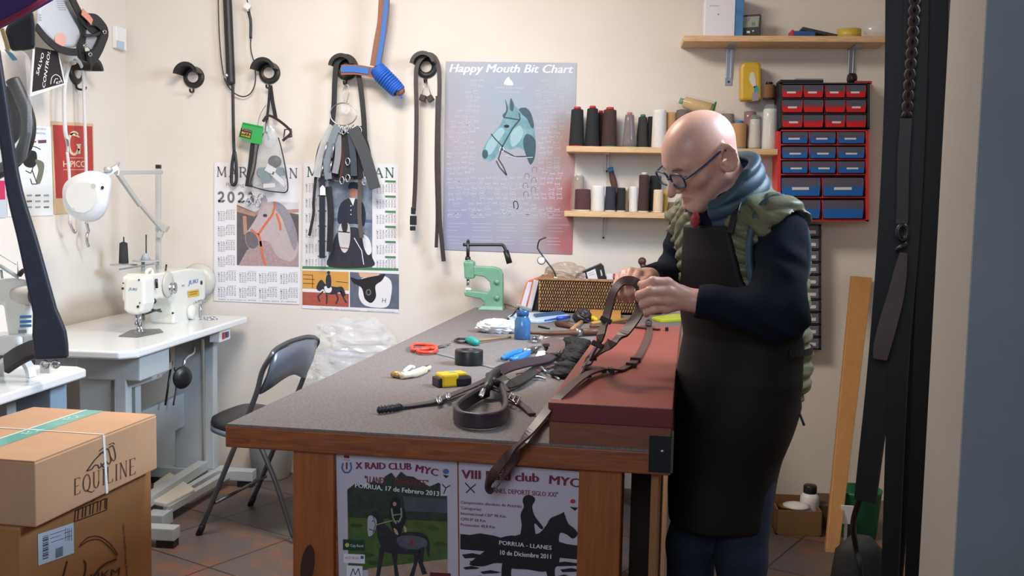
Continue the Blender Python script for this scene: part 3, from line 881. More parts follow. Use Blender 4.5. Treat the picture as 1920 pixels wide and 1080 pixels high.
b.poly([fl(0, cw / 2 - 0.03, 0.0042), fl(clen, cw / 2 - 0.03, 0.0042), fl(clen, cw / 2 + 0.03, 0.0042), fl(0, cw / 2 + 0.03, 0.0042)], Z)
b.poly([fl(clen + 0.0006, cw / 2 - 0.03, 0.004), fl(clen + 0.0006, cw / 2 + 0.03, 0.004), fl(clen + 0.0006, cw / 2 + 0.03, -0.05), fl(clen + 0.0006, cw / 2 - 0.03, -0.05)], ax)
tw = M('tape_white_print', (190, 220, 212), 0.5)
b.mat(tw)
for s in (0.06, 0.24, 0.42): b.text('EQL', fl(s, cw / 2 - 0.014, 0.0048), ax, pz_, 0.028, bold=0.01)
b.poly([fl(0, cw / 2 + 0.022, 0.0046), fl(clen, cw / 2 + 0.022, 0.0046), fl(clen, cw / 2 + 0.030, 0.0046), fl(0, cw / 2 + 0.030, 0.0046)], Z)
b.build('tape', cb)['label'] = 'green printed packing tape along the top seam'
b = mb(white_plastic)
s0 = 0.285
path = [fl(s0, cw, 0.005), fl(s0, 0.0, 0.005), fl(s0, -0.001, 0.002), fl(s0 + 0.012, -0.001, -ch)]
b.ribbon(path[:2], 0.005, 0.001, Z); b.ribbon(path[2:], 0.010, 0.0014, -pz_)
b.build('strap', cb)['label'] = 'thin white strapping band'
E1_ = Print(A, -pz_, 0.0008)
ib = M('ink_box', (58, 42, 40), 0.7)
# thin roman capitals with small serifs
def serif(pr, m, strokes, ser, a, c, h, k=2):
    """strokes in a unit box laid along the photo baseline a-c with cap height h"""
    dx, dy = c[0] - a[0], c[1] - a[1]
    q = lambda x, y: (a[0] + dx * x, a[1] + dy * x - h * y)
    for (w, pts) in strokes: pr.line(m, [q(x, y) for x, y in pts], w, k)
    for (x, y, l, w) in ser:
        pr.line(m, [q(x - l, y), q(x + l, y)], w, k)
def arcp(cx, cy, rx, ry, a0, a1, n=14): return [(cx + rx * math.cos(math.radians(a0 + (a1 - a0) * i / n)), cy + ry * math.sin(math.radians(a0 + (a1 - a0) * i / n))) for i in range(n + 1)]
def L(ch, w):
    n = 1.0; th = 0.55
    d = {
     'E': ([(w, [(.12, 0), (.12, 1)]), (w * th, [(.12, 1), (.85, 1), (.87, .86)]), (w * th, [(.12, .52), (.68, .52)]), (w * th, [(.12, 0), (.88, 0), (.92, .16)])], [(.12, 1, .14, w * th), (.12, 0, .14, w * th)]),
     'Q': ([(w, arcp(.5, .5, .46, .52, 0, 360, 24)), (w, [(.5, .08), (.75, -.08), (1.2, -.2), (1.5, -.14)])], []),
     'U': ([(w, [(.15, 1), (.15, .35)] + arcp(.48, .33, .33, .35, 180, 360, 10)), (w * th, [(.81, .33), (.81, 1)])], [(.15, 1, .16, w * th), (.81, 1, .16, w * th)]),
     'I': ([(w, [(.5, 0), (.5, 1)])], [(.5, 1, .35, w * th), (.5, 0, .35, w * th)]),
     'L': ([(w, [(.15, 0), (.15, 1)]), (w * th, [(.15, 0), (.88, 0), (.93, .18)])], [(.15, 1, .15, w * th), (.15, 0, .15, w * th)]),
     'N': ([(w * th, [(.12, 0), (.12, 1)]), (w, [(.12, 1), (.86, 0)]), (w * th, [(.86, 0), (.86, 1)])], [(.12, 0, .13, w * th), (.08, 1, .12, w * th), (.86, 1, .13, w * th)]),
     'M': ([(w * th, [(.1, 0), (.14, 1)]), (w, [(.14, 1), (.5, .1)]), (w * th, [(.5, .1), (.86, 1)]), (w, [(.86, 1), (.9, 0)])], [(.1, 0, .1, w * th), (.9, 0, .12, w * th), (.1, 1, .09, w * th), (.9, 1, .09, w * th)]),
     'A': ([(w * th, [(.08, 0), (.5, 1)]), (w, [(.5, 1), (.92, 0)]), (w * th, [(.26, .36), (.74, .36)])], [(.08, 0, .12, w * th), (.92, 0, .14, w * th)]),
     'R': ([(w, [(.16, 0), (.16, 1)]), (w * th, [(.16, 1), (.5, 1)]), (w, arcp(.5, .75, .3, .25, 90, -90, 10)), (w * th, [(.5, .5), (.16, .5)]), (w, [(.5, .5), (.9, 0)])], [(.16, 0, .14, w * th), (.1, 1, .12, w * th), (.92, 0, .1, w * th)]),
     'J': ([(w, [(.6, 1), (.6, .15), (.5, -.02), (.25, 0), (.2, .12)])], [(.6, 1, .22, w * th)]),
     'O': ([(w, arcp(.5, .5, .44, .52, -60, 60, 10)), (w, arcp(.5, .5, .44, .52, 120, 240, 10)), (w * th, arcp(.5, .5, .44, .52, 55, 125, 8)), (w * th, arcp(.5, .5, .44, .52, 235, 305, 8))], []),
     '2': ([(w, arcp(.48, .7, .3, .3, 170, -20, 14) + [(.7, .45), (.15, .02)]), (w, [(.12, .03), (.85, .03), (.9, .2)])], []),
     '0': ([(w, arcp(.5, .5, .34, .52, 0, 360, 24))], []),
     '3': ([(w, arcp(.46, .74, .28, .26, 160, -90, 12)), (w, arcp(.46, .26, .34, .28, 90, -160, 14))], []),
     'G': ([(w, arcp(.5, .5, .44, .52, 50, 330, 24)), (w, [(.9, .0), (.9, .42)])], [(.88, .42, .18, w * th)]),
    }
    return d[ch]
def roman(pr, m, txt, a, c, h, w, k=2, adv=None):
    adv = adv or {'I': 0.45, 'J': 0.7, 'M': 1.2, 'E': 0.85, 'L': 0.85}
    tot = sum(adv.get(x, 1.0) for x in txt); x = 0
    for chh in txt:
        wd = adv.get(chh, 1.0) / tot; g = wd * 0.12
        p = lambda t: (a[0] + (c[0] - a[0]) * t, a[1] + (c[1] - a[1]) * t)
        st, se = L(chh, w)
        serif(pr, m, st, se, p(x + g), p(x + wd - g), h, k)
        x += wd
roman(E1_, ib, 'EQUILINE', (138, 929), (257, 887), 30, 1.6)
mane = [(163, 883), (178, 862), (192, 848), (200, 842)]
E1_.line(ib, mane, 2, 2).line(ib, [(163, 883), (172, 880), (178, 872), (184, 872), (186, 878), (196, 868)], 2, 2)
for (x, y) in ((190, 846), (199, 840), (208, 834)):
    q = cr([(x - 4, y + 6, 0), (x + 4, y + 2, 0), (x + 9, y + 22, 0), (x + 5, y + 30, 0), (x - 1, y + 22, 0)], 6)
    E1_.line(ib, [(p.x, p.y) for p in q], 1.8, 2)
E1_.line(ib, [(186, 846), (193, 840), (200, 842)], 1.5, 2).line(ib, [(204, 834), (213, 830), (215, 833)], 1.5, 2)
E1_.b.build('printed_logo', cb)

# lower carton
z2 = ztop - ch - 0.0005
FA = Pz(38, 985, z2 - 0.0); 
A2 = Pp(36, 1000, A + pz_ * 0.035, -pz_); B2 = Pp(284, 900, A + pz_ * 0.035, -pz_)
A2 = V((A2.x, A2.y, 0)); B2 = V((B2.x, B2.y, 0))
cl2 = thing('carton', (A2 + B2) / 2 + pz_ * 0.2, 'brown cardboard carton with a white shipping label under the other carton', 'carton')
cor = [A2, B2, B2 + pz_ * 0.32, A2 + pz_ * 0.32]
zz = V((0, 0, z2))
b = mb(card_d); b.hexa([cor[3], cor[0], cor[1], cor[2], cor[3] + zz, cor[0] + zz, cor[1] + zz, cor[2] + zz]); b.build('box_body', cl2, bevel=0.005)
pr = Print(A2, -pz_, 0.0008)
ibd = M('ink_box_dark', (62, 34, 20), 0.7)
pr.text(ibd, 'www.hkm-sports.com', (240, 1082), (233, 982), 8, 2, bold=0.005)
pr.line(ibd, [(p.x, p.y) for p in cr([(150, 1022, 0), (165, 1008, 0), (185, 1006, 0), (205, 1018, 0), (221, 1040, 0)], 6)], 1.8, 2)
pr.line(ibd, [(p.x, p.y) for p in cr([(148, 1026, 0), (166, 1014, 0), (186, 1012, 0), (204, 1025, 0), (219, 1042, 0)], 6)], 1.8, 2)
pr.line(ibd, [(p.x, p.y) for p in cr([(126, 1052, 0), (122, 1068, 0), (116, 1090, 0)], 6)], 3, 2)
pr.line(ibd, [(p.x, p.y) for p in cr([(157, 1050, 0), (161, 1060, 0), (158, 1080, 0), (150, 1100, 0)], 6)], 3, 2)
pr.line(ibd, [(p.x, p.y) for p in cr([(219, 1048, 0), (196, 1058, 0), (180, 1074, 0), (170, 1092, 0)], 6)], 3, 2)
pr.text(ibd, 'HKM', (168, 1092), (224, 1078), 15, 2, bold=0.02)
for x in (146, 160, 174, 188):
    pr.line(ibd, [(x, 974 - (x - 146) * .4), (x + 2, 955 - (x - 146) * .4), (x + 10, 951 - (x - 146) * .4), (x + 9, 970 - (x - 146) * .4)], 1.6, 2)
pr.line(ibd, [(140, 978), (142, 957), (201, 934), (200, 956), (140, 978)], 1.6, 2)
pr.b.build('printed_logo', cl2)
pr = Print(A2, -pz_, 0.0012)
pr.poly(M('label_white', (196, 208, 226), 0.5), [(71, 1002), (138, 980), (139, 1037), (72, 1061)], 0)
for i in range(14): pr.quad(ink, 80, 1006 + i * 3.2, 91, 1006 + i * 3.2 + (1 + i % 3 * .6), 1, -.3)
for i in range(9): pr.line(ink, [(104, 1030 + i * 2), (118, 1025 + i * 2)], 1.1, 1)
for (x, y, l) in ((94, 1003, 30), (94, 1010, 20), (96, 1017, 26), (120, 1000, 14), (122, 1008, 12)): pr.line(ink, [(x, y), (x + l, y - l * .33)], 0.8, 1)
for x in (123, 127, 130, 134): pr.line(ink, [(x, 990), (x + .3, 1014)], 0.7, 1)
pr.b.build('shipping_label', cl2)
# ------------------------------------------------------------------ folding chair
f1 = Pz(374, 1003, 0)
cs = V((0.15, 0.99, 0)).normalized(); cf = V((-0.99, 0.15, 0)).normalized()
ch_ = thing('folding_chair', f1 - cf * 0.2 + cs * 0.21, 'grey folding chair with padded seat tucked behind the left of the workbench', 'chair')
tube_g = M('chair_tube', (104, 106, 112), 0.35, 0.75)
vinyl = M('chair_vinyl', (44, 42, 44), 0.5, var=0.1, vs=60)
back_m = M('chair_back', (112, 118, 130), 0.3, 0.25, var=0.08, vs=12)
CWD = 0.42
def cp(px, py, s=0.0): return Pp(px, py, f1 + cs * s, cs)
near = [cp(374, 1000), cp(440, 838), cp(466, 776), cp(482, 734), cp(492, 696), cp(508, 668)]
far = [p + cs * CWD for p in near]
top_n, top_f = near[-1], far[-1]
b = mb(tube_g, True)
mid = [top_n + (top_f - top_n) * t + V((0, 0, 0.045 * math.sin(PI * t) ** 0.5)) + cf * -0.02 * math.sin(PI * t) for t in (0.06, 0.16, 0.35, 0.65, 0.84, 0.94)]
b.tube(cr(near + mid + far[::-1], 6), 0.0105, 10)
b.build('front_leg_frame', ch_)
rn = [cp(470, 806), cp(483, 838), cp(512, 905), cp(538, 985), cp(546, 1008)]
b = mb(tube_g, True)
e0 = Pz(556, 1023, 0.012)
rear_f = [p + cs * CWD * 0.92 for p in rn]
rn = [p + cs * 0.02 for p in rn]
low_n = V((rn[-1].x + 0.02, rn[-1].y + 0.03, 0.012)); low_f = V((rear_f[-1].x + 0.02, rear_f[-1].y - 0.03, 0.012))
b.tube(cr(rn + [low_n, low_f] + rear_f[::-1], 6), 0.0105, 10)
b.build('rear_leg_frame', ch_)
b = mb(tube_g, True); b.rod(cp(404, 943), cp(404, 943) + cs * CWD, 0.007); b.build('stretcher', ch_)
for p in (near[0], far[0]):
    b = mb(black_plastic, True); b.rod(V((p.x, p.y, 0)) + V((-0.004, 0, 0)), p + (near[1] - near[0]).normalized() * 0.04, 0.0135, 0.0125); b.build('foot_cap', ch_)
# seat: rounded pad on a rim, lower at the back
so = f1 + cs * 0.015
def seat_ring(k, z):
    out = []
    for i in range(40):
        a = 2 * PI * i / 40
        x = math.copysign(abs(math.cos(a)) ** 0.5, math.cos(a)); y = math.copysign(abs(math.sin(a)) ** 0.5, math.sin(a))
        p = f1 - cf * (0.20 - x * 0.205 * k + (0.0)) + cs * (CWD / 2 + y * 0.195 * k)
        out.append(V((p.x, p.y, z + 0.03 * x)))
    return out
def ringed(b, rings):
    n_ = len(rings[0]); vs = [p for r in rings for p in r]; m_ = len(rings)
    fs = [(i * n_ + k, i * n_ + (k + 1) % n_, (i + 1) * n_ + (k + 1) % n_, (i + 1) * n_ + k) for i in range(m_ - 1) for k in range(n_)]
    fs += [tuple(range(n_ - 1, -1, -1)), tuple((m_ - 1) * n_ + k for k in range(n_))]
    b.add(vs, fs, True)
b = mb(M('seat_rim', (128, 144, 158), 0.35, 0.4), True); ringed(b, [seat_ring(0.95, 0.392), seat_ring(1.0, 0.395), seat_ring(1.0, 0.415), seat_ring(0.95, 0.418)]); b.build('seat_rim', ch_)
b = mb(vinyl, True); ringed(b, [seat_ring(0.97, 0.416), seat_ring(1.0, 0.425), seat_ring(0.98, 0.442), seat_ring(0.9, 0.452), seat_ring(0.5, 0.456)]); b.build('seat', ch_)
# curved back panel between the posts
b = mb(back_m, True)
N_ = 16
rows = []
for i in range(N_ + 1):
    t = 0.03 + 0.94 * i / N_
    bow = -0.035 * math.sin(PI * t)
    lowz = 0.028 * math.sin(PI * t) ** 2 - 0.02 * (1 - math.sin(PI * t))
    pb = near[3] + (far[3] - near[3]) * t - cf * -bow + V((0, 0, lowz + 0.005))
    pt = top_n + (top_f - top_n) * t - cf * -bow + V((0, 0, 0.043 * math.sin(PI * t) ** 0.5 - 0.008))
    rows.append([pb, pb.lerp(pt, 0.5) + cf * -0.008, pt])
th_ = cf * 0.012
vs, fs = [], []
for r in rows:
    for p in r: vs += [p + th_ / 2, p - th_ / 2]
for i in range(N_):
    for k in range(2):
        a = i * 6 + k * 2; c = a + 6
        fs.append((a, a + 2, c + 2, c)); fs.append((a + 1, c + 1, c + 3, a + 3))
    a = i * 6; c = a + 6
    fs.append((a, c, c + 1, a + 1)); fs.append((a + 4, a + 5, c + 5, c + 4))
fs.append((0, 1, 3, 2)); fs.append((2, 3, 5, 4)); e = N_ * 6; fs.append((e, e + 2, e + 3, e + 1)); fs.append((e + 2, e + 4, e + 5, e + 3))
b.add(vs, fs, True); b.build('backrest', ch_)

# white waste bin against the wall behind the chair
c = Pz(508, 893, 0.0); c = V((c.x, c.y, 0))
b = mb(M('bin_white', (206, 206, 202), 0.5), True)
b.lathe([(0.085, 0), (0.09, 0.004), (0.108, 0.17), (0.112, 0.175), (0.112, 0.185), (0.104, 0.185), (0.085, 0.012), (0.01, 0.01)], c, n=32)
tag(b.build('waste_bin'), 'white plastic bin on the floor behind the folding chair', 'bin')
# heap of clear plastic bags against the back wall
def crumple(b, c, r, seed, n=26, k=18, amp=0.35):
    rnd = np.random.RandomState(seed)
    dirs = rnd.randn(14, 3); ph = rnd.rand(14) * 6; fr = rnd.rand(14) * 9 + 4
    vs, fs = [], []
    for i in range(k + 1):
        t = PI * i / k
        for j in range(n):
            a = 2 * PI * j / n
            d = np.array((math.sin(t) * math.cos(a), math.sin(t) * math.sin(a), math.cos(t)))
            m = 1 + amp * sum(abs(math.sin(fr[q] * d.dot(dirs[q]) * .5 + ph[q])) - 0.5 for q in range(14)) / 5
            vs.append(V(c) + V((d[0] * r[0] * m, d[1] * r[1] * m, d[2] * r[2] * m)))
    for i in range(k):
        for j in range(n):
            l = (j + 1) % n
            fs.append((i * n + j, (i + 1) * n + j, (i + 1) * n + l, i * n + l))
    b.add(vs, fs, False)
film = M('plastic_film', (236, 240, 246), 0.12, alpha=0.24, spec=0.9)
for i, (px, py, y, r, l) in enumerate(((664, 642, 4.64, (0.17, 0.12, 0.10), 'topmost clear plastic bag of the heap against the back wall'),
                                       (632, 694, 4.60, (0.17, 0.13, 0.075), 'middle clear plastic bag of the heap beside the folding chair'),
                                       (640, 800, 4.60, (0.2, 0.15, 0.20), 'large clear plastic bag at the bottom of the heap behind the bench'))):
    b = mb(film); crumple(b, Py(px, py, y), r, 5 + i, 40, 28); tag(b.build('plastic_bag'), l, 'plastic bag', 'heap of clear plastic bags')
# ------------------------------------------------------------------ bridle hooks on the walls
hook_black = M('hook_black', (36, 33, 34), 0.45)
hook_cream = M('hook_cream', (222, 208, 194), 0.7)
def bridle_hook(px, py, label, left=False, turn=1):
    nrm = V((1, 0, 0)) if left else V((0, -1, 0))
    rt = V((0, 1, 0)) if left else V((1, 0, 0))
    c = lw(px, py) if left else bw(px, py)
    h = thing('bridle_hook', c, label, 'hook', 'round bridle hooks along the walls')
    P = lambda r, a, d: c + rt * (r * math.cos(a)) + Z * (r * math.sin(a)) + nrm * d
    b = mb(hook_black, True)
    b.lathe([(0.053, 0.0), (0.053, 0.008), (0.048, 0.014), (0.026, 0.014), (0.024, 0.004)], c, nrm, 32); b.build('back_plate', h)
    b = mb(hook_cream, True); b.lathe([(0.027, 0.010), (0.027, 0.016), (0.024, 0.018), (0.002, 0.019)], c, nrm, 24); b.build('center_cap', h)
    # the half-round saddle standing out from the plate
    b = mb(hook_black, True)
    n_ = 20; vs, fs = [], []
    for i in range(n_ + 1):
        a = math.radians(15 + 160 * i / n_)
        for (r, d) in ((0.052, 0.012), (0.054, 0.10), (0.062, 0.106), (0.044, 0.106), (0.046, 0.012)):
            vs.append(P(r, a, d))
    for i in range(n_):
        for k in range(5):
            l = (k + 1) % 5
            fs.append((i * 5 + k, i * 5 + l, i * 5 + 5 + l, i * 5 + 5 + k))
    fs.append((0, 1, 2, 3, 4)); fs.append(tuple(n_ * 5 + k for k in (4, 3, 2, 1, 0)))
    b.add(vs, fs, False); b.build('saddle', h)
    b = mb(hook_black, True)
    b.tube(cr([P(0.048, -PI / 2, 0.008), P(0.066, -PI / 2, 0.008), P(0.074, -PI / 2, 0.02), P(0.074, -PI / 2, 0.045), P(0.062, -PI / 2, 0.052)], 5), 0.005); b.build('lower_hook', h)
    return h
bridle_hook(364, 145, 'bare round black bridle hook, the only empty one on the back wall')
bridle_hook(506, 137, 'round black bridle hook holding the clear bag with the green card')
bridle_hook(650, 130, 'round black bridle hook under the blue halter with black straps over it')
bridle_hook(800, 126, 'round black bridle hook left of the bit chart with brown straps over it')
bridle_hook(140, 136, 'round black bridle hook on the left wall with white ropes', True)
# sensor box on the left wall
tsn = thing('thermostat', lw(224, 75), 'small white box with pale blue panel high on the left wall', 'thermostat')
c = lw(224, 72, 0.012); mb(white_plastic).box(c, (0.024, 0.10, 0.105)).build('housing', tsn, bevel=0.004)
c = lw(226, 84, 0.025); mb(M('pale_blue_panel', (170, 196, 214), 0.4)).box(c, (0.003, 0.07, 0.035)).build('panel', tsn)

def path_bw(pts, off, n=8): return cr([bw(x, y, off) for x, y in pts], n)
FW = V((0, -1, 0))
# black lead with thin cord on the back wall
ld = thing('riding_whip', bw(432, 340, 0.03), 'long dark whip hanging beside the first calendar, loop end down', 'whip')
b = mb(black_leather, True); b.tube(path_bw([(426, -10), (429, 60), (432, 130), (433, 160)], 0.03), [0.021] * 24 + [0.012], 12); b.build('handle', ld)
b = mb(black_leather, True); b.tube(path_bw([(436, 120), (437, 200), (438, 260), (439, 285)], 0.03), 0.0075, 10); b.build('shaft', ld)
b = mb(black_leather, True); b.tube(path_bw([(439, 285), (435, 310), (434, 340), (438, 347), (443, 338), (443, 310), (440, 284)], 0.03), 0.008, 8); b.build('wrist_loop', ld)
b = mb(steel, True); b.ell(bw(424, 142, 0.05), (0.012, 0.01, 0.014)); b.build('swivel', ld)
cd = thing('cord', bw(455, 180, 0.02), 'thin black cord looped beside the whip with a white tag at its top', 'cord')
b = mb(black_plastic, True); b.tube(path_bw([(409, -10), (411, 60), (416, 120), (424, 155), (440, 175), (458, 181), (472, 172), (479, 150), (477, 120), (470, 90), (471, 50), (468, 20), (463, 0)], 0.025), 0.0028, 8); b.tube(path_bw([(466, 22), (470, 40), (470, 72)], 0.025), 0.007, 8); b.build('loop', cd)
b = mb(white_plastic); c = bw(464, 12, 0.03); b.box(c, (0.028, 0.01, 0.028), Matrix.Rotation(0.7, 3, 'Y')); b.build('tag', cd)

# clear bag of bits, green card, strap on the second hook
bg = thing('hanging_bag', bw(505, 360, 0.06), 'clear plastic bag of small fittings hanging over the left calendar', 'bag')
out = [(492, 240), (482, 262), (478, 300), (471, 335), (470, 348), (490, 355), (515, 360), (535, 358), (540, 345), (535, 310), (527, 270), (520, 245), (512, 232), (500, 230)]
b = mb(M('bag_film', (214, 218, 222), 0.1, alpha=0.2, spec=0.9)); b.prism([bw(x, y, 0.035) for x, y in out], (0, -0.035, 0)); b.build('bag_film', bg, bevel=0.012)
b = mb(black_leather, True); b.tube(path_bw([(494, 250), (484, 275), (478, 315), (470, 345), (490, 355), (520, 360), (539, 357), (536, 320), (528, 280), (522, 258)], 0.072, 5), 0.003, 6); b.build('zip_edge', bg)
b = mb(black_leather, True); b.ell(bw(515, 303, 0.05), (0.034, 0.015, 0.03)); b.build('black_reel', bg)
b = mb(M('packet_white', (214, 212, 216), 0.5))
for (x, y, w_, h_, a) in ((508, 318, 0.05, 0.035, 0.5), (524, 336, 0.09, 0.022, 0.7), (505, 348, 0.055, 0.02, -0.1)): b.box(bw(x, y, 0.055), (w_, 0.014, h_), Matrix.Rotation(a, 3, 'Y'))
b.build('white_packet', bg)
b = mb(M('packet_teal', (84, 120, 124), 0.5)); b.box(bw(496, 328, 0.05), (0.05, 0.012, 0.07), Matrix.Rotation(-0.3, 3, 'Y')); b.box(bw(526, 322, 0.05), (0.03, 0.012, 0.04)); b.build('teal_packet', bg)
b = mb(steel, True); b.tube([bw(504, 262, 0.06), bw(500, 245, 0.07), bw(502, 225, 0.06)], 0.004); b.build('zip_pull', bg)
b = mb(clear, True); b.ell(bw(506, 258, 0.055), (0.035, 0.018, 0.05)); b.build('knotted_neck', bg)
gc = thing('swing_card', bw(472, 248, 0.06), 'bright green cardboard tag beside the clear bag on the hook', 'tag')
pr = Print(V((0, YW, 0)), FW, 0.075)
gm = M('card_green', (48, 160, 78), 0.45)
pr.sheet(gm, [(455, 229), (494, 237), (490, 271), (472, 268), (447, 257)], 0.002)
pr.poly(inkblack, [(452, 240), (473, 245), (470, 261), (449, 256)], 1)
pr.text(M('ink_yellow', (226, 190, 60), 0.5), 'BITS', (453, 250), (470, 254), 4, 2, bold=0.03).text(M('ink_yellow'), 'HORSE', (452, 255), (469, 259), 3.5, 2, bold=0.03).text(M('ink_pinkish', (214, 120, 130), 0.5), 'Robust', (454, 244), (472, 248), 3.5, 2)
pr.poly(M('card_green_dark', (34, 110, 60), 0.5), [(455, 231), (493, 239), (493, 240.5), (455, 232.5)], 1)
pr.b.build('card', gc)
b = mb(black_leather); b.ribbon(path_bw([(480, 262), (476, 275), (472, 310), (466, 350)], 0.055, 5), 0.036, 0.004, FW); b.build('hanging_strap', gc)
st_ = thing('strap', bw(515, 200, 0.05), 'narrow black strap doubled through a buckle over the clear bag', 'strap')
b = mb(black_leather); b.ribbon(path_bw([(507, 160), (511, 190), (517, 222)], 0.05, 5), 0.018, 0.004, FW); b.ribbon(path_bw([(506, 160), (504, 190), (500, 230), (498, 250)], 0.055, 5), 0.012, 0.004, FW)
b.ribbon(path_bw([(493, 228), (503, 217), (520, 224), (540, 240), (545, 250), (530, 264)], 0.085, 6), 0.012, 0.006, FW); b.build('strap_loop', st_)
b = mb(dark_steel, True); b.tube([bw(x, y, 0.085) for x, y in ((534, 243), (546, 242), (547, 256), (532, 260))], 0.004, 8, True); b.build('buckle', st_)
b = mb(steel, True); b.tube(path_bw([(500, 195), (488, 215), (482, 240)], 0.06), 0.0018, 6); b.build('wire_loop', st_)
cl_ = thing('snap_clip', bw(480, 375, 0.05), 'cluster of small steel clips below the clear bag', 'clip')
b = mb(steel, True)
for (x, y, r) in ((470, 366, 6), (476, 376, 6), (484, 381, 6), (466, 379, 5), (488, 370, 5)):
    b.tube([bw(x + r * math.cos(a) * 0.8, y + r * math.sin(a) * 1.2, 0.05) for a in [k * PI / 5 for k in range(10)]], 0.003, 6, True)
b.build('clip_rings', cl_)

# third hook: black strap over it, ring with hanging samples
stp = thing('strap', bw(650, 300, 0.06), 'long black strap draped over the hook above the second calendar', 'strap')
b = mb(black_leather); b.ribbon(path_bw([(621, 245), (626, 200), (628, 150), (632, 118), (648, 106), (664, 116), (674, 150), (682, 220), (685, 290), (688, 330)], 0.075), 0.024, 0.007, [V((0, 0, 1)) if False else FW] * 73); b.build('strap_run', stp)
rg = thing('sample_ring', bw(644, 215, 0.08), 'steel ring of hanging leather samples and straps over the second calendar', 'ring of straps')
b = mb(steel, True); b.tube([bw(644 + 25 * math.cos(a), 214 + 21 * math.sin(a), 0.08) for a in [k * PI / 14 for k in range(28)]], 0.003, 8, True)
b.tube(path_bw([(646, 190), (643, 172), (650, 158), (655, 170), (650, 192)], 0.07), 0.002, 6); b.build('ring', rg)
b = mb(clear); b.prism([bw(x, y, 0.085) for x, y in ((640, 198), (654, 197), (658, 206), (650, 215), (641, 210))], (0, -0.003, 0)); b.build('tag', rg)
def hang(pts, w_, m, off, name='sample_strap', lab=None, t=0.005, parent=rg):
    b = mb(m); b.ribbon(path_bw(pts, off, 6), w_, t, FW); o = b.build(name, parent)
    if lab: o['label'] = lab
    return o
pale_grey = M('strap_pale_grey', (176, 178, 178), 0.6); mid_grey = M('strap_mid_grey', (120, 130, 138), 0.6); dark_grey = M('strap_charcoal', (66, 68, 72), 0.6)
black_strap = M('strap_black', (30, 30, 36), 0.55)
hang([(624, 236), (610, 262), (599, 300), (594, 332)], 0.034, pale_grey, 0.09, lab='pale grey leather sample')
hang([(632, 236), (622, 265), (613, 300), (616, 336)], 0.034, mid_grey, 0.10, lab='grey leather sample')
hang([(622, 240), (606, 275), (602, 320)], 0.03, black_strap, 0.07)
hang([(634, 240), (628, 290), (620, 340)], 0.03, black_strap, 0.07)
hang([(648, 240), (648, 290), (645, 325), (646, 336)], 0.04, M('strap_brown', (84, 44, 36), 0.55), 0.075, lab='brown leather sample')
hang([(650, 240), (655, 300), (650, 334)], 0.05, black_strap, 0.08)
hang([(640, 250), (640, 300), (632, 338)], 0.05, black_strap, 0.06)
hang([(662, 240), (684, 290), (703, 354)], 0.056, dark_grey, 0.105, lab='broad charcoal strap')
hang([(672, 238), (686, 280), (694, 330)], 0.04, black_strap, 0.07)
hang([(656, 240), (662, 290), (664, 330)], 0.03, M('strap_slate', (58, 66, 80), 0.6), 0.095)
hang([(618, 244), (601, 280), (594, 322)], 0.028, black_strap, 0.066)
hang([(634, 240), (634, 290), (628, 325)], 0.03, M('strap_silver', (140, 144, 148), 0.5), 0.088)
hang([(658, 240), (668, 300), (672, 336)], 0.05, black_strap, 0.065)
hang([(592, 332), (588, 380), (588, 400), (582, 432), (580, 442)], 0.013, black_strap, 0.07, lab='thin black strap ending in a loop')
hang([(604, 330), (604, 400), (604, 484)], 0.028, M('strap_navy', (28, 32, 52), 0.6), 0.075, lab='navy strap with a white tag')
hang([(616, 350), (620, 400), (618, 472)], 0.03, black_strap, 0.06)
hang([(676, 330), (674, 400), (678, 446)], 0.02, dark_leather if False else M('strap_taupe', (90, 80, 76), 0.6), 0.06, lab='taupe strap')
b = mb(inkwhite); b.prism([bw(x, y, 0.083) for x, y in ((600, 352), (605, 347), (610, 352), (610, 366), (600, 366))], (0, -0.002, 0)); b.build('paper_tag', rg)
for i in range(9):
    x = 634 + i * 5
    b = mb(steel, True); b.tube([bw(x + 4 * math.cos(a), 241 + 7 * math.sin(a) + (i % 3) * 2, 0.1) for a in [k * PI / 5 for k in range(10)]], 0.0025, 6, True); b.build('small_ring', rg)
for (x0, y0, x1, y1) in ((614, 266, 606, 296), (627, 268, 622, 296), (606, 310, 602, 325), (622, 302, 618, 322)):
    b = mb(steel, True); b.rod(bw(x0, y0, 0.108), bw(x1, y1, 0.108), 0.004); b.build('bar', rg)
for (x, y) in ((652, 303), (641, 338), (652, 334), (677, 276), (683, 340)):
    b = mb(steel, True); b.tube([bw(x + 4 * math.cos(a), y + 7 * math.sin(a), 0.095) for a in [k * PI / 5 for k in range(10)]], 0.003, 6, True); b.build('buckle', rg)
# blue and brown halter
hl = thing('halter', bw(725, 100, 0.08), 'brown halter lined in bright blue with blue cord wrapping, high on the back wall', 'halter')
tan = M('halter_brown', (140, 88, 68), 0.6, var=0.12, vs=40); blue = M('halter_blue', (44, 104, 180), 0.55); cordm = M('cord_blue', (28, 92, 186), 0.6)
b = mb(tan); b.ribbon(path_bw([(721, -12), (718, 40), (711, 80), (704, 124)], 0.10, 6), 0.052, 0.008, FW); b.build('cheek_strap', hl)
b = mb(blue); b.ribbon(path_bw([(726, -12), (720, 50), (714, 90), (708, 124)], 0.106, 6), 0.022, 0.006, FW); b.build('blue_lining', hl)
b = mb(tan); b.ribbon(path_bw([(640, 131), (670, 131), (700, 136), (712, 138)], 0.10, 6), 0.046, 0.008, FW); b.build('nose_strap', hl)
b = mb(blue); b.ribbon(path_bw([(640, 130), (665, 130), (692, 134)], 0.106, 6), 0.028, 0.006, FW); b.build('blue_lining', hl)
b = mb(tan, True); b.tube(path_bw([(700, 130), (715, 140), (738, 160), (755, 176)], 0.095, 5), [0.02] * 8 + [0.024] * 7 + [0.016], 12); b.build('end_strap', hl)
b = mb(cordm, True)
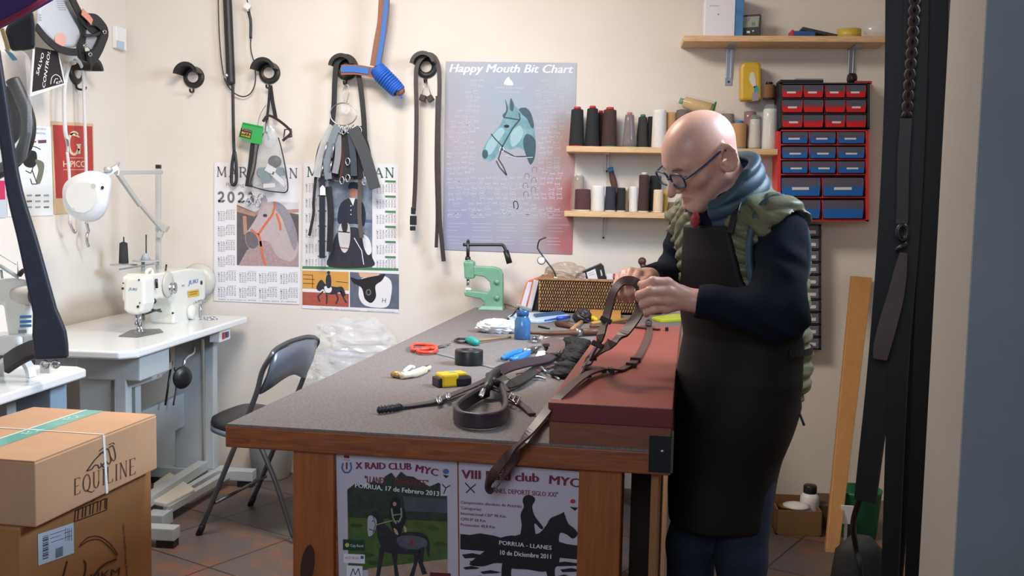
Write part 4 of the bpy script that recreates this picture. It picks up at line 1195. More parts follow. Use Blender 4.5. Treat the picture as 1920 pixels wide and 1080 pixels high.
axis = path_bw([(706, 128), (716, 140), (733, 157), (748, 172)], 0.095, 6)
T0 = (axis[-1] - axis[0]).normalized(); u0 = FW; w0 = T0.cross(u0)
hel = []
for i in range(14 * 12 + 1):
    t = i / (14 * 12); k = t * (len(axis) - 1); j = min(int(k), len(axis) - 2)
    p = axis[j].lerp(axis[j + 1], k - j); a = 2 * PI * 14 * t
    r = 0.031 + 0.006 * math.sin(PI * t)
    hel.append(p + (u0 * math.cos(a) + w0 * math.sin(a)) * r)
b.tube(hel, 0.0065, 6); b.tube(path_bw([(745, 168), (752, 180), (751, 184)], 0.1, 4), 0.006, 6); b.build('cord_wrap', hl)
# fourth hook: brown straps and keys
bs_ = thing('strap', bw(800, 300, 0.06), 'long dark brown strap with plastic clip draped over the hook left of the bit chart', 'strap')
b = mb(dark_leather if False else leather)
b.ribbon(path_bw([(776, 395), (779, 330), (781, 220), (780, 140), (786, 115), (802, 102), (818, 112), (824, 150), (822, 260), (824, 400), (828, 450), (832, 490)], 0.075), 0.02, 0.006, FW); b.build('strap_run', bs_)
b = mb(leather); b.ribbon(path_bw([(820, 180), (818, 300), (820, 400), (818, 464)], 0.07), 0.016, 0.005, FW); b.build('strap_tail', bs_)
b = mb(black_plastic); b.box(bw(775, 395, 0.075), (0.022, 0.012, 0.035)); b.box(bw(775, 413, 0.075), (0.032, 0.014, 0.045)); b.box(bw(774, 428, 0.075), (0.026, 0.014, 0.022)); b.build('clip', bs_, bevel=0.003)
ky = thing('buckle_blocks', bw(800, 180, 0.04), 'pair of small dark metal blocks on a string under the hook by the bit chart', 'trinket')
b = mb(steel, True); b.tube([bw(797, 152, 0.04), bw(791, 178, 0.04)], 0.0015, 6); b.tube([bw(800, 152, 0.04), bw(808, 178, 0.04)], 0.0015, 6); b.build('string', ky)
for (x, y, a) in ((793, 184, 0.3), (807, 185, -0.6)):
    b = mb(M('dark_bronze', (64, 54, 48), 0.4, 0.5)); b.box(bw(x, y, 0.04), (0.03, 0.026, 0.03), Matrix.Rotation(a, 3, 'Y')); b.build('block', ky, bevel=0.003)

# ------------------------------------------------------------------ calendars
WP = V((0, YW, 0))
cal_white = M('calendar_paper', (224, 222, 226), 0.5)
grey_ink = M('ink_grey', (112, 112, 116), 0.6); lgrey_ink = M('ink_lightgrey', (150, 150, 156), 0.6)
green_ink = M('ink_green', (60, 104, 74), 0.6)
MON = '1  2  3  4  5  6  7\n8  9 10 11 12 13 14\n15 16 17 18 19 20 21\n22 23 24 25 26 27 28\n29 30 31'
def month(pr, x0, y0, x1, y1, name, m, sk=0.035, red=True):
    """little month table between two photo points"""
    dy = (x1 - x0) * sk
    pr.text(lgrey_ink, name, (x1 - 16, y0 - 1 + dy), (x1, y0 - 1 + dy), 2.2, 2)
    rows = ('L M X J V S D', '1 2 3 4 5 6 7', '8 9 10 11 12 13 14', '15 16 17 18 19 20 21', '22 23 24 25 26 27 28', '29 30 31')
    h = (y1 - y0) / 6
    for i, r in enumerate(rows):
        cells = r.split()
        for j, cc in enumerate(cells):
            xx = x0 + (x1 - x0) * (j + 0.5) / 7
            yy = y0 + h * (i + 0.75) + (xx - x0) * sk
            pr.text(m if (j < 6 or i == 0 or not red) else M('ink_red', (190, 40, 40), 0.6), cc, (xx - 1.6, yy), (xx + 1.6, yy), h * 0.62, 2, bold=0.02)
MN = ('ENERO', 'FEBRERO', 'MARZO', 'ABRIL', 'MAYO', 'JUNIO', 'JULIO', 'AGOSTO', 'SEPT', 'OCTUBRE', 'NOV', 'DIC')
K = Print(WP, FW, 0.004)
K.sheet(cal_white, [(402, 304), (567, 310), (562, 571), (401, 564)])
roman(K, grey_ink, 'MARJOMAN', (404, 331), (560, 334), 18, 3.0)
K.text(lgrey_ink, 'Riding World', (424, 349), (500, 351), 7, 2)
roman(K, grey_ink, '2023', (405, 378), (480, 380), 18, 4.2)
for i in range(4): month(K, 408, 395 + i * 28.5, 441, 415 + i * 28.5, MN[i], grey_ink, red=False)
for r in range(2):
    for c_ in range(4):
        month(K, (408, 448, 485, 525)[c_], 509 + r * 28.5 + c_ * 1.2, (443, 481, 520, 559)[c_], 529 + r * 28.5 + c_ * 1.2, MN[4 + r * 4 + c_], grey_ink, red=False)
K.text(lgrey_ink, 'Feliz y prospero 2023  -  todo para el caballo', (410, 562), (556, 567), 2.5, 2)
# photograph of a grey horse in an orange headcollar
ph_sky = M('print_pale_sky', (206, 204, 206), 0.5); ph_barn = M('print_barn', (92, 84, 88), 0.55, var=0.15, vs=30)
ph_beam = M('print_beam', (176, 136, 116), 0.55, var=0.1, vs=40); ph_horse = M('print_grey_horse', (172, 160, 164), 0.55, rgb2=(190, 172, 170), vs=45)
ph_mane = M('print_mane', (142, 138, 146), 0.55, var=0.12, vs=60); ph_muz = M('print_muzzle', (104, 98, 106), 0.55, var=0.15, vs=40); ph_or = M('print_orange', (208, 104, 70), 0.5)
ph_pink = M('print_chest', (180, 152, 152), 0.55, rgb2=(150, 128, 132), vs=70)
K.quad(ph_barn, 444, 377, 560, 497, 1, 0.03)
K.poly(ph_sky, [(470, 378), (560, 380), (560, 402), (528, 396), (500, 384), (478, 398), (444, 384), (444, 377)], 1.5)
K.poly(ph_beam, [(444, 386), (476, 398), (490, 392), (492, 398), (476, 406), (444, 397)], 2).poly(ph_beam, [(535, 393), (560, 392), (560, 398), (538, 400)], 2)
K.poly(ph_beam, [(455, 405), (462, 405), (464, 440), (457, 440)], 2)
K.poly(ph_pink, [(448, 497), (462, 470), (490, 450), (545, 440), (560, 460), (560, 500), (448, 498)], 2)
K.smooth(ph_horse, [(488, 385), (496, 372), (501, 380), (512, 378), (530, 384), (545, 405), (556, 440), (559, 470), (545, 490), (520, 480), (505, 455), (490, 452), (478, 464), (468, 466), (461, 455), (460, 440), (470, 425), (482, 405)], 3)
K.smooth(ph_mane, [(512, 378), (530, 384), (546, 406), (558, 445), (552, 470), (540, 440), (528, 408), (516, 392)], 4)
K.smooth(ph_horse, [(486, 388), (488, 374), (497, 366), (502, 384), (494, 394)], 4)
K.smooth(ph_muz, [(461, 438), (470, 434), (482, 444), (484, 458), (476, 466), (466, 463), (461, 452)], 4)
K.disc(M('print_eye', (60, 54, 62), 0.5), 497, 404, 4, 3, 5)
for l_ in ([(517, 380), (511, 402), (495, 424), (484, 440)], [(470, 430), (486, 442), (490, 462)], [(488, 452), (492, 480), (498, 497)], [(518, 400), (525, 420), (526, 432)]):
    K.line(ph_or, l_, 4, 5)
cal1 = K.b.build('wall_calendar'); tag(cal1, 'calendar with a grey horse in an orange headcollar, left one on the back wall', 'calendar')

K = Print(WP, FW, 0.003)
K.sheet(cal_white, [(570, 306), (747, 308), (748, 587), (566, 578)])
roman(K, green_ink, 'MARJOMAN', (573, 331), (741, 333), 18, 3.0)
for i in range(6):
    y = 343 + i * 28.4
    month(K, 572, y, 612, y + 18, MN[i], grey_ink); month(K, 705, y + 2, 743, y + 20, MN[6 + i], grey_ink)
    K.quad(M('tag_green', (70, 130, 80), 0.5), 722, y - 5, 742, y - 1, 1.5, 0.03).quad(M('tag_green'), 596, y - 6, 612, y - 3, 1.5, 0.03)
navy_p = M('print_navy', (36, 42, 62), 0.5); dk = M('print_black_horse', (44, 44, 54), 0.5, var=0.3, vs=60); pale = M('print_backdrop', (150, 160, 172), 0.55, rgb2=(90, 104, 122), vs=14)
skin_p = M('print_skin', (186, 128, 112), 0.5)
K.quad(pale, 616, 340, 698, 500, 1, 0.03)
K.poly(M('print_rail', (80, 100, 130), 0.5), [(616, 408), (698, 412), (698, 418), (616, 414)], 1.5)
K.smooth(navy_p, [(640, 380), (652, 372), (660, 374), (668, 373), (680, 380), (686, 402), (682, 424), (668, 420), (640, 420), (633, 415), (634, 396)], 2)
K.poly(inkwhite, [(655, 371), (666, 371), (662, 386)], 3)
K.smooth(skin_p, [(657, 352), (668, 352), (670, 362), (664, 371), (657, 366)], 3)
K.smooth(navy_p, [(653, 354), (655, 344), (664, 341), (671, 346), (672, 355), (662, 353)], 4)
for y in (386, 394, 402): K.disc(inkwhite, 658, y, 1.2, 1.2, 3, 8)
K.smooth(dk, [(622, 470), (630, 440), (648, 428), (672, 428), (690, 450), (697, 480), (697, 500), (617, 500)], 2.5)
K.smooth(M('print_horse_white', (206, 204, 208), 0.5), [(636, 424), (644, 416), (654, 420), (657, 440), (654, 464), (646, 474), (638, 464), (634, 440)], 3.5)
K.smooth(dk, [(640, 418), (647, 410), (652, 420), (650, 434), (643, 434)], 4)
K.line(inkblack, [(634, 434), (656, 436)], 2, 4.5).line(M('print_red'), [(636, 464), (654, 466)], 1.6, 4.5)
K.smooth(inkwhite, [(680, 440), (692, 448), (697, 470), (690, 478), (682, 462)], 3.5).line(inkwhite, [(664, 446), (678, 470), (682, 496)], 1.6, 4)
K.poly(M('tag_green'), [(567, 499), (747, 503), (747, 508), (567, 504)], 1)
K.poly(M('print_ochre', (206, 152, 72), 0.55), [(567, 507), (654, 510), (654, 546), (567, 543)], 1)
K.poly(inkwhite, [(567, 541), (654, 545), (654, 551), (567, 547)], 1.4)
K.poly(M('print_arena', (166, 82, 64), 0.55, var=0.1, vs=40), [(567, 546), (654, 550), (654, 576), (567, 572)], 1)
K.line(inkblack, [(568, 515), (586, 516)], 1, 2).line(inkblack, [(568, 523), (590, 524)], 1, 2).line(inkblack, [(568, 531), (590, 532)], 1, 2).line(inkblack, [(586, 515), (586, 540)], 1, 2).line(inkblack, [(630, 528), (652, 530)], 1, 2)
K.smooth(dk, [(598, 528), (604, 525), (612, 534), (630, 538), (642, 538), (648, 552), (644, 556), (638, 548), (626, 552), (612, 550), (606, 542), (599, 546), (593, 540)], 3)
for l_ in ([(606, 546), (596, 556), (600, 566)], [(612, 548), (613, 562), (612, 570)], [(630, 550), (634, 560), (630, 570)], [(638, 546), (645, 560), (650, 568)]): K.line(dk, l_, 2.6, 3)
K.smooth(navy_p, [(612, 518), (618, 514), (621, 524), (620, 538), (614, 540), (611, 530)], 4).disc(navy_p, 616, 511, 3, 3, 4).smooth(inkwhite, [(608, 538), (616, 536), (622, 540), (620, 548), (611, 548)], 3.6)
K.poly(M('print_saddle_bg', (92, 98, 116), 0.55, var=0.2, vs=30), [(656, 510), (748, 514), (748, 580), (656, 576)], 1)
K.poly(M('print_peach', (214, 172, 140), 0.55), [(672, 511), (712, 513), (708, 520), (676, 520)], 1.5)
K.smooth(inkwhite, [(673, 540), (678, 522), (700, 520), (722, 518), (734, 530), (733, 556), (724, 576), (688, 574), (674, 560)], 2)
K.smooth(inkblack, [(658, 520), (672, 524), (690, 520), (712, 516), (722, 514), (716, 526), (704, 536), (705, 556), (696, 568), (684, 560), (678, 540), (662, 530)], 3)
K.disc(M('print_grey_disc', (120, 116, 112), 0.5), 691, 548, 5, 6, 4).disc(inkblack, 691, 548, 3, 4, 4.5)
K.text(grey_ink, 'H', (716, 567), (723, 568), 9, 4)
K.text(lgrey_ink, 'Tienda de equitacion  -  guarnicioneria', (600, 579), (740, 586), 2.5, 2)
cal2 = K.b.build('wall_calendar'); tag(cal2, 'calendar with a rider facing forward and two smaller photos, right one on the back wall', 'calendar')

# ------------------------------------------------------------------ bit chart poster
def chart_mat():
    m = bpy.data.materials.new('chart_print'); m.use_nodes = True
    nt = m.node_tree; b = nt.nodes['Principled BSDF']; b.inputs['Roughness'].default_value = 0.35
    tc = nt.nodes.new('ShaderNodeTexCoord')
    prev = None
    base = (lin(160), lin(160), lin(170), 1)
    blobs = [((-0.02, 0, 0.80), 0.42, (150, 162, 178)), ((-0.30, 0, 0.55), 0.30, (166, 158, 168)), ((0.34, 0, 0.50), 0.28, (172, 120, 100)),
             ((0.24, 0, 0.30), 0.30, (164, 138, 144)), ((0.34, 0, 0.26), 0.24, (164, 74, 66)), ((0.30, 0, 0.06), 0.24, (168, 100, 104)),
             ((-0.22, 0, 0.15), 0.34, (150, 150, 178)), ((0.02, 0, 0.0), 0.16, (158, 150, 170)), ((0.30, 0, 0.85), 0.25, (170, 176, 188))]
    for (c, r, col) in blobs:
        mp = nt.nodes.new('ShaderNodeMapping'); mp.vector_type = 'POINT'
        mp.inputs['Location'].default_value = [-x / r for x in c]; mp.inputs['Scale'].default_value = (1 / r, 0.0001, 1 / r)
        nt.links.new(tc.outputs['Object'], mp.inputs[0])
        g = nt.nodes.new('ShaderNodeTexGradient'); g.gradient_type = 'QUADRATIC_SPHERE'
        nt.links.new(mp.outputs[0], g.inputs[0])
        mx = nt.nodes.new('ShaderNodeMix'); mx.data_type = 'RGBA'
        mr = nt.nodes.new('ShaderNodeMath'); mr.operation = 'MULTIPLY'; mr.inputs[1].default_value = 1.6; mr.use_clamp = True
        nt.links.new(g.outputs['Fac'], mr.inputs[0]); nt.links.new(mr.outputs[0], mx.inputs[0])
        if prev is None: mx.inputs[6].default_value = base
        else: nt.links.new(prev, mx.inputs[6])
        mx.inputs[7].default_value = [lin(x) for x in col] + [1]
        prev = mx.outputs[2]
    nt.links.new(prev, b.inputs['Base Color'])
    return m
K = Print(WP, FW, 0.004)
K.sheet(chart_mat(), [(836, 115), (1081, 118), (1073, 477), (831, 468)], 0.0008)
cw_ = M('chart_white', (226, 226, 232), 0.5); cw2 = M('chart_pale', (190, 192, 204), 0.5)
for dx_ in (0, 0.7, 1.4): K.text(cw_, 'Happy Mouth Bit Chart', (842 + dx_, 135), (1074 + dx_, 137), 16, 1 + dx_ * .2, shear=0.25)
K.smooth(cw_, [(945, 158), (949, 148), (954, 144), (956, 148), (961, 154), (961, 160)], 1).text(cw2, 'HAPPY MOUTH BIT', (928, 166), (983, 167), 4, 1).text(cw2, 'the comfortable bit', (936, 173), (975, 174), 3, 1)
rnd = random.Random(3)
def bit(x, y, s=1.0):
    k = rnd.random()
    w_ = 5 * s
    K.line(cw2, [(x - w_, y), (x + w_, y + 0.2)], 1.2, 1)
    if k < 0.6:
        for q in (-w_, w_): K.line(cw2, [(x + q, y - 2.5), (x + q, y + 2.5)], 1.1, 1)
    else:
        for q in (-w_, w_):
            K.line(cw2, [(x + q - 1.5, y - 2), (x + q + 1.5, y - 2), (x + q + 1.5, y + 2), (x + q - 1.5, y + 2), (x + q - 1.5, y - 2)], 0.7, 1)
    if k > 0.5: K.line(cw2, [(x - 4, y + 5), (x + 4, y + 5.2)], 0.6, 1)
for row in range(27):
    y = 152 + row * 9.6
    l = 890 - 46 * min(1, (row / 10)) + rnd.uniform(-4, 4)
    for col in range(15):
        x = l + col * 14.5
        if x > 1066 - max(0, row - 20) * 4: break
        hx0, hx1 = 926 - row * 0.9, 1000
        if 150 < y < 325 and hx0 - 22 < x < hx1 + 8: continue
        if 925 < x < 986 and y < 180: continue
        if rnd.random() < 0.1: continue
        bit(x, y + rnd.uniform(-2, 2), 0.8)
K.line(inkblack, [(p.x, p.y) for p in cr([(964, 391, 0), (963, 380, 0), (967, 377, 0), (971, 382, 0), (971, 390, 0), (968, 392, 0)], 4)], 1.6, 1.5)
for (x, y) in ((1002, 318), (988, 330), (1001, 338), (985, 348), (1000, 355), (986, 364)): K.line(grey_ink, [(p.x, p.y) for p in cr([(x - 4, y + 5, 0), (x - 4, y - 2, 0), (x, y - 5, 0), (x + 4, y - 2, 0), (x + 4, y + 5, 0)], 4)], 1, 1.5)
for c_ in range(5):
    for i in range(11):
        y = 394 + i * 6.2 + c_ * 0.6
        if i % 4 == 3: continue
        K.line(cw2, [(838 + c_ * 47, y), (838 + c_ * 47 + rnd.uniform(20, 43), y + .6)], 0.7, 1)
teal = M('print_teal', (86, 134, 146), 0.45, rgb2=(120, 166, 176), vs=22); teal_d = M('print_teal_dark', (46, 78, 92), 0.45, var=0.2, vs=40); teal_l = M('print_teal_light', (150, 184, 192), 0.45, var=0.05, vs=30)
def ch_(pts): return [(740 + x / 2.5725, 80 + y / 2.5725) for x, y in pts]
head = [(533, 268), (546, 302), (560, 266), (578, 300), (600, 322), (632, 316), (656, 342), (672, 400), (680, 470), (678, 550), (655, 592), (640, 560), (625, 520), (600, 505), (565, 515), (530, 512), (500, 530), (482, 560), (455, 575), (425, 562), (420, 535), (430, 505), (455, 460), (480, 430), (510, 395), (525, 360), (545, 335)]
K.poly(teal, ch_(head), 1)
K.smooth(teal_d, ch_([(600, 320), (632, 314), (658, 342), (672, 400), (660, 410), (640, 370), (615, 345)]), 2)
K.smooth(teal_d, ch_([(620, 470), (640, 440), (678, 470), (676, 550), (656, 588), (640, 560), (625, 515)]), 2)
K.smooth(teal_d, ch_([(533, 272), (544, 305), (545, 330), (530, 360), (520, 350), (538, 325)]), 2).smooth(teal_d, ch_([(560, 268), (575, 300), (570, 330), (556, 320)]), 2)
K.smooth(teal_l, ch_([(440, 500), (470, 450), (510, 410), (530, 430), (500, 480), (470, 530), (445, 540)]), 2).smooth(teal_l, ch_([(560, 440), (600, 400), (620, 430), (600, 480), (565, 500)]), 2)
K.smooth(teal_d, ch_([(426, 520), (445, 520), (450, 545), (436, 560), (424, 548)]), 3)
K.disc(inkblack, *ch_([(540, 403)])[0], 5, 3, 3)
for l_ in ([(465, 440), (490, 470), (520, 500)], [(600, 340), (605, 370), (570, 410), (520, 500), (500, 560)], [(525, 360), (560, 365), (600, 372)], [(525, 520), (580, 550), (668, 548)], [(490, 570), (505, 600), (540, 640)], [(500, 560), (525, 600), (540, 638)]): K.line(M('print_bridle', (44, 58, 70), 0.45), ch_(l_), 2.2, 4)
K.disc(M('print_ring', (200, 206, 212), 0.4), *ch_([(517, 515)])[0], 5, 5, 4).disc(teal_d, *ch_([(517, 515)])[0], 3, 3, 4.5).line(M('print_ring'), ch_([(530, 545), (600, 556), (666, 552)]), 1.3, 5)
chart = K.b.build('poster'); tag(chart, 'large bit chart poster with a teal horse head on the back wall', 'poster')
# ------------------------------------------------------------------ shelves on the back wall
def shelf(pts, depth, thick, label, lab_b, brackets):
    """pts: photo points of the front top edge, left and right"""
    a, c = Py(*pts[0], YW - depth), Py(*pts[1], YW - depth)
    z = (a.z + c.z) / 2
    s = thing('wall_shelf', V(((a.x + c.x) / 2, YW - depth / 2, z - thick)), label, 'shelf')
    b = mb(pine); b.box(((a.x + c.x) / 2, YW - depth / 2, z - thick / 2), (c.x - a.x, depth, thick)); b.build('board', s, bevel=0.002)
    for (px, w_, h_) in brackets:
        x = Py(px, pts[0][1] + 30, YW).x
        b = mb(steel if px in (1368, 1597) else M('bracket_white', (206, 202, 198), 0.5))
        b.box((x, YW - 0.002, z - thick - h_ / 2), (w_, 0.004, h_))
        b.box((x - w_ * 0.3, YW - 0.006, z - thick - h_ * 0.4), (0.006, 0.012, h_ * 0.8)); b.box((x + w_ * 0.3, YW - 0.006, z - thick - h_ * 0.4), (0.006, 0.012, h_ * 0.8))
        b.box((x, YW - depth * 0.4, z - thick - 0.002), (w_, depth * 0.8, 0.004))
        br_ = b.build('bracket', s)
        b = mb(ink, True); b.ell((x, YW - 0.005, z - thick - h_ * 0.9), (0.005, 0.003, 0.005)); b.build('screw', br_)
    return z
Z1 = shelf([(1282, 68), (1668, 66)], 0.20, 0.026, 'pine shelf at the top right of the back wall with a white box', 0, [(1368, 0.032, 0.17), (1597, 0.032, 0.15)])
Z2 = shelf([(1062, 274), (1459, 279)], 0.17, 0.026, 'pine shelf packed with thread cones behind the head of the man', 0, [(1138, 0.020, 0.09)])
Z3 = shelf([(1058, 396), (1440, 402)], 0.17, 0.026, 'lowest pine shelf of the wall with short thread spools', 0, [(1132, 0.020, 0.11)])

# ---- thread cones and spools
def thr(key, rgb): return M('thread_' + key, rgb, 0.85, var=0.1, vs=60, stretch=(1, 1, 12), bump=0.25, bs=200)
T_black, T_char, T_brown, T_dbrown, T_white, T_tan, T_gold, T_cream, T_maroon = (thr(k, c) for k, c in (('black', (34, 36, 38)), ('dark', (52, 50, 50)), ('brown', (88, 60, 52)),
    ('darkbrown', (66, 46, 42)), ('white', (224, 222, 218)), ('tan', (190, 148, 100)), ('gold', (196, 158, 88)), ('cream', (226, 204, 176)), ('maroon', (84, 52, 54))))
cap_red = M('cone_red', (196, 44, 44), 0.4); cap_green = M('cone_green', (36, 130, 84), 0.4); cap_blue = M('cone_blue', (50, 130, 180), 0.4); cap_purple = M('cone_purple', (90, 50, 110), 0.4); cap_grey = M('cone_cream', (210, 206, 196), 0.5)
wrap = M('wrap_film', (232, 236, 240), 0.06, alpha=0.15, spec=1.0)
def spool(px, top, bot, rb, rt, zs, m, cap, label, grp, tip=True, film=False, dy=0.09, base=None, tilt=None):
    """standing cone: photo x, top and bottom rows, radii in photo pixels"""
    y = YW - dy
    p0, p1 = Py(px, bot, y), Py(px, top, y)
    k = (Py(px + 10, bot, y) - p0).length / 10
    h = p1.z - p0.z
    p0.z = zs
    root = thing('thread_cone' if rt < rb * 0.9 else 'thread_spool', p0, label, 'thread cone' if rt < rb * 0.9 else 'thread spool', grp)
    R, r = rb * k, rt * k
    ax = V((0, 0, 1)) if tilt is None else V(tilt).normalized()
    b = mb(m, True)
    b.lathe([(R * 0.92, 0.004), (R, 0.01), (r + (R - r) * 0.1, h * 0.93), (r, h * 0.985), (r * 0.75, h)], p0, ax, 24); b.build('thread', root)
    if base is None: base = cap
    b = mb(base, True); b.lathe([(R * 0.95, 0), (R * 1.02, 0.002), (R * 0.98, 0.006)], p0, ax, 24); b.build('cone_base', root)
    if tip:
        b = mb(cap, True); b.lathe([(r * 0.62, h), (r * 0.58, h + 0.011), (r * 0.35, h + 0.012), (r * 0.3, h - 0.0)], p0, ax, 16); b.build('cone_tip', root)
    if film:
        b = mb(wrap, True); rn_ = random.Random(int(px))
        prof = [(R * 1.12, 0.001)] + [(((R + (r - R) * t) * (1.12 + rn_.uniform(0, .12)) + 0.003), h * t) for t in (0.15, 0.3, 0.45, 0.6, 0.75, 0.9)] + [(r * 0.8, h + 0.016), (r * 0.3, h + 0.022)]
        b.lathe(prof, p0, ax, 14); b.build('plastic_wrap', root)
    return root
G2, G3 = 'thread cones on the middle shelf', 'thread spools on the lowest shelf'
spool(1081, 201, 272, 14.5, 11, Z2, T_black, cap_red, 'black thread cone with red tip, first from the left on the middle shelf', G2)
spool(1109.5, 199, 272, 14, 10, Z2, T_black, cap_red, 'black thread cone with purple base, second from the left on the middle shelf', G2, base=cap_purple)
spool(1125, 205, 271, 9, 7, Z2, T_dbrown, cap_red, 'thin dark cone with red tip behind the second black cone', G2, dy=0.035)
spool(1142, 201, 272, 14.5, 12, Z2, T_dbrown, cap_red, 'dark brown thread cone with red tip and green base', G2, base=cap_green)
spool(1179, 210, 272, 13, 8, Z2, T_brown, cap_red, 'brown thread cone in shiny plastic wrap on a green base', G2, film=True, base=cap_green)
spool(1204, 213, 272, 12, 8, Z2, T_char, cap_green, 'charcoal thread cone with green tip left of the white spool', G2, dy=0.06)
spool(1219, 212, 272, 6, 6, Z2, T_black, cap_grey, 'thin black spool just left of the white spool', G2, tip=False, dy=0.05)
spool(1235, 201, 273, 14, 12.8, Z2, T_white, cap_grey, 'tall white spool on the middle shelf left of the bald head', G2, tip=False)
spool(1257, 205, 273, 12, 12, Z2, T_tan, cap_grey, 'tan spool partly hidden behind the bald head', G2, tip=False, dy=0.06)
spool(1280, 200, 273, 15, 14, Z2, M('thread_greybrown', (108, 92, 96), 0.8), cap_grey, 'grey-brown spool under the gold one above the bald head', G2, tip=False, dy=0.08)
spool(1362, 206, 273, 15, 12, Z2, M('thread_hazel', (122, 92, 68), 0.8), cap_grey, 'hazel spool in creased plastic right of the bald head', G2, tip=False, film=True, dy=0.07)
spool(1384, 224, 273, 14.5, 14.5, Z2, T_tan, cap_blue, 'short tan spool with bright blue tip', G2, film=False)
spool(1404, 200, 273, 12, 11, Z2, M('thread_red', (132, 62, 62), 0.7), cap_red, 'red spool in plastic behind the tan spool with blue tip', G2, tip=False, film=True, dy=0.035)
spool(1414, 216, 273, 11, 9, Z2, T_cream if False else thr('ivory', (206, 202, 192)), cap_green, 'ivory cone with green tip and green base in clear plastic', G2, film=True)
spool(1442, 196, 273, 14.5, 13, Z2, T_white, cap_grey, 'tall white spool in plastic at the right end of the middle shelf', G2, tip=False, film=True)
# brown spool standing on the tall white one
p = Py(1441, 196, YW - 0.09)
c = spool(1441, 166, 194, 11.5, 11, p.z + 0.022, T_brown if False else thr('bronze', (124, 88, 58)), black_plastic, 'bronze brown spool standing on the tall white one', G2, tip=True)
# gold spool lying on the others
p0, p1 = Py(1282, 191, YW - 0.08), Py(1334, 208, YW - 0.10)
d_ = (p1 - p0).normalized()
gs = thing('thread_cone', (p0 + p1) / 2, 'gold thread cone lying on its side with a green base above the bald head', 'thread cone', G2)
b = mb(T_gold, True); b.lathe([(0.022, 0), (0.026, 0.006), (0.034, (p1 - p0).length - 0.01), (0.032, (p1 - p0).length)], p0, d_, 22); b.build('thread', gs)
b = mb(cap_green, True); b.lathe([(0.034, 0), (0.046, 0.003), (0.046, 0.008), (0.02, 0.012)], p1, d_, 22); b.build('cone_base', gs)
b = mb(cap_green, True); b.lathe([(0.014, 0), (0.014, 0.02)], p0 - d_ * 0.02, d_, 14); b.build('cone_tip', gs)
b = mb(wrap, True); b.lathe([(0.006, -0.045), (0.02, -0.03), (0.036, 0.0), (0.041, 0.05), (0.044, (p1 - p0).length - 0.004)], p0, d_, 11); b.build('plastic_wrap', gs)
# yellow pouch hanging behind the spools
yp = thing('jar', bw(1404, 192, 0.03), 'yellow plastic jar with worn label above the red spool', 'jar')
yo = [(1385, 130), (1390, 120), (1418, 119), (1423, 126), (1424, 190), (1385, 192)]
b = mb(M('jar_yellow', (206, 168, 44), 0.4, var=0.06, vs=8)); b.prism([bw(x, y, 0.03) for x, y in yo], (0, -0.07, 0)); b.build('jar_body', yp, bevel=0.012)
pr = Print(WP, FW, 0.1012)
pr.smooth(M('label_worn', (206, 204, 196), 0.6), [(1407, 138), (1413, 136), (1417, 150), (1416, 164), (1410, 160), (1405, 150)], 0).poly(M('label_teal', (60, 150, 150), 0.5), [(1413, 162), (1421, 160), (1422, 172), (1414, 174)], 0).poly(M('label_lilac', (150, 140, 160), 0.5), [(1410, 174), (1422, 172), (1422, 188), (1410, 190)], 0.5)
pr.b.build('label', yp)

# ---- lowest shelf
spool(1092, 354, 395, 15, 14.5, Z3, T_maroon, cap_grey, 'short maroon brown spool at the left end of the lowest shelf', G3, tip=False)
spool(1120, 348, 396, 13, 12.5, Z3, T_white, cap_grey, 'white spool second from the left on the lowest shelf', G3, tip=False)
spool(1144, 349, 396, 10, 9.5, Z3, thr('navy', (46, 50, 62)), cap_grey, 'navy spool right of the first white one on the lowest shelf', G3, tip=False)
spool(1164, 351, 396, 8, 7.5, Z3, T_black, cap_grey, 'slim black spool between the navy and the slim white spool', G3, tip=False)
spool(1174, 350, 396, 4, 3.5, Z3, T_cream, cap_grey, 'very thin beige spool next to the slim white one', G3, tip=False, dy=0.06)
spool(1187, 349, 397, 8.3, 7.8, Z3, T_white, cap_grey, 'slim white spool left of the tall dark brown one', G3, tip=False)
spool(1206, 327, 397, 10.5, 9.5, Z3, T_dbrown, cap_grey, 'tall dark brown spool on the lowest shelf', G3, tip=True)
spool(1227, 328, 397, 12, 11, Z3, T_black, cap_grey, 'tall black spool on the lowest shelf behind the small beige one', G3, tip=False, dy=0.045)
spool(1233, 355, 398, 9, 8.5, Z3, T_cream, cap_grey, 'small beige spool in front of the tall black one', G3, tip=False, dy=0.13)
spool(1247, 354, 397, 4, 3.6, Z3, thr('mustard', (190, 156, 56)), cap_grey, 'thin mustard spool by the nose of the man', G3, tip=False)
spool(1261, 378, 398, 10, 9, Z3, thr('olive', (110, 98, 76)), cap_grey, 'low olive spool at the right of the lowest shelf', G3, tip=False)
# leaning bobbin with a blue top and a cone in clear plastic, both behind the row
p0, p1 = Py(1160, 358, YW - 0.035), Py(1146, 322, YW - 0.012); d_ = (p1 - p0)
lb = thing('thread_cone', p0, 'thin brown cone with blue tip leaning on the wall above the navy spool', 'thread cone', G3)
b = mb(T_brown, True); p00 = V((p0.x + 0.01, p0.y, Z3)); d_ = (p1 - p00); b.lathe([(0.016, 0), (0.014, d_.length * 0.6), (0.016, d_.length * 0.8), (0.012, d_.length)], p00, d_.normalized(), 16); b.build('thread', lb)
b = mb(cap_blue, True); b.lathe([(0.014, 0), (0.013, 0.02), (0.004, 0.022)], p1, d_.normalized(), 14); b.build('cone_tip', lb)
spool(1084, 330, 395, 13, 9, Z3, thr('drab', (150, 128, 108)), cap_grey, 'drab cone in clear plastic behind the maroon spool', G3, tip=True, film=True, dy=0.04)

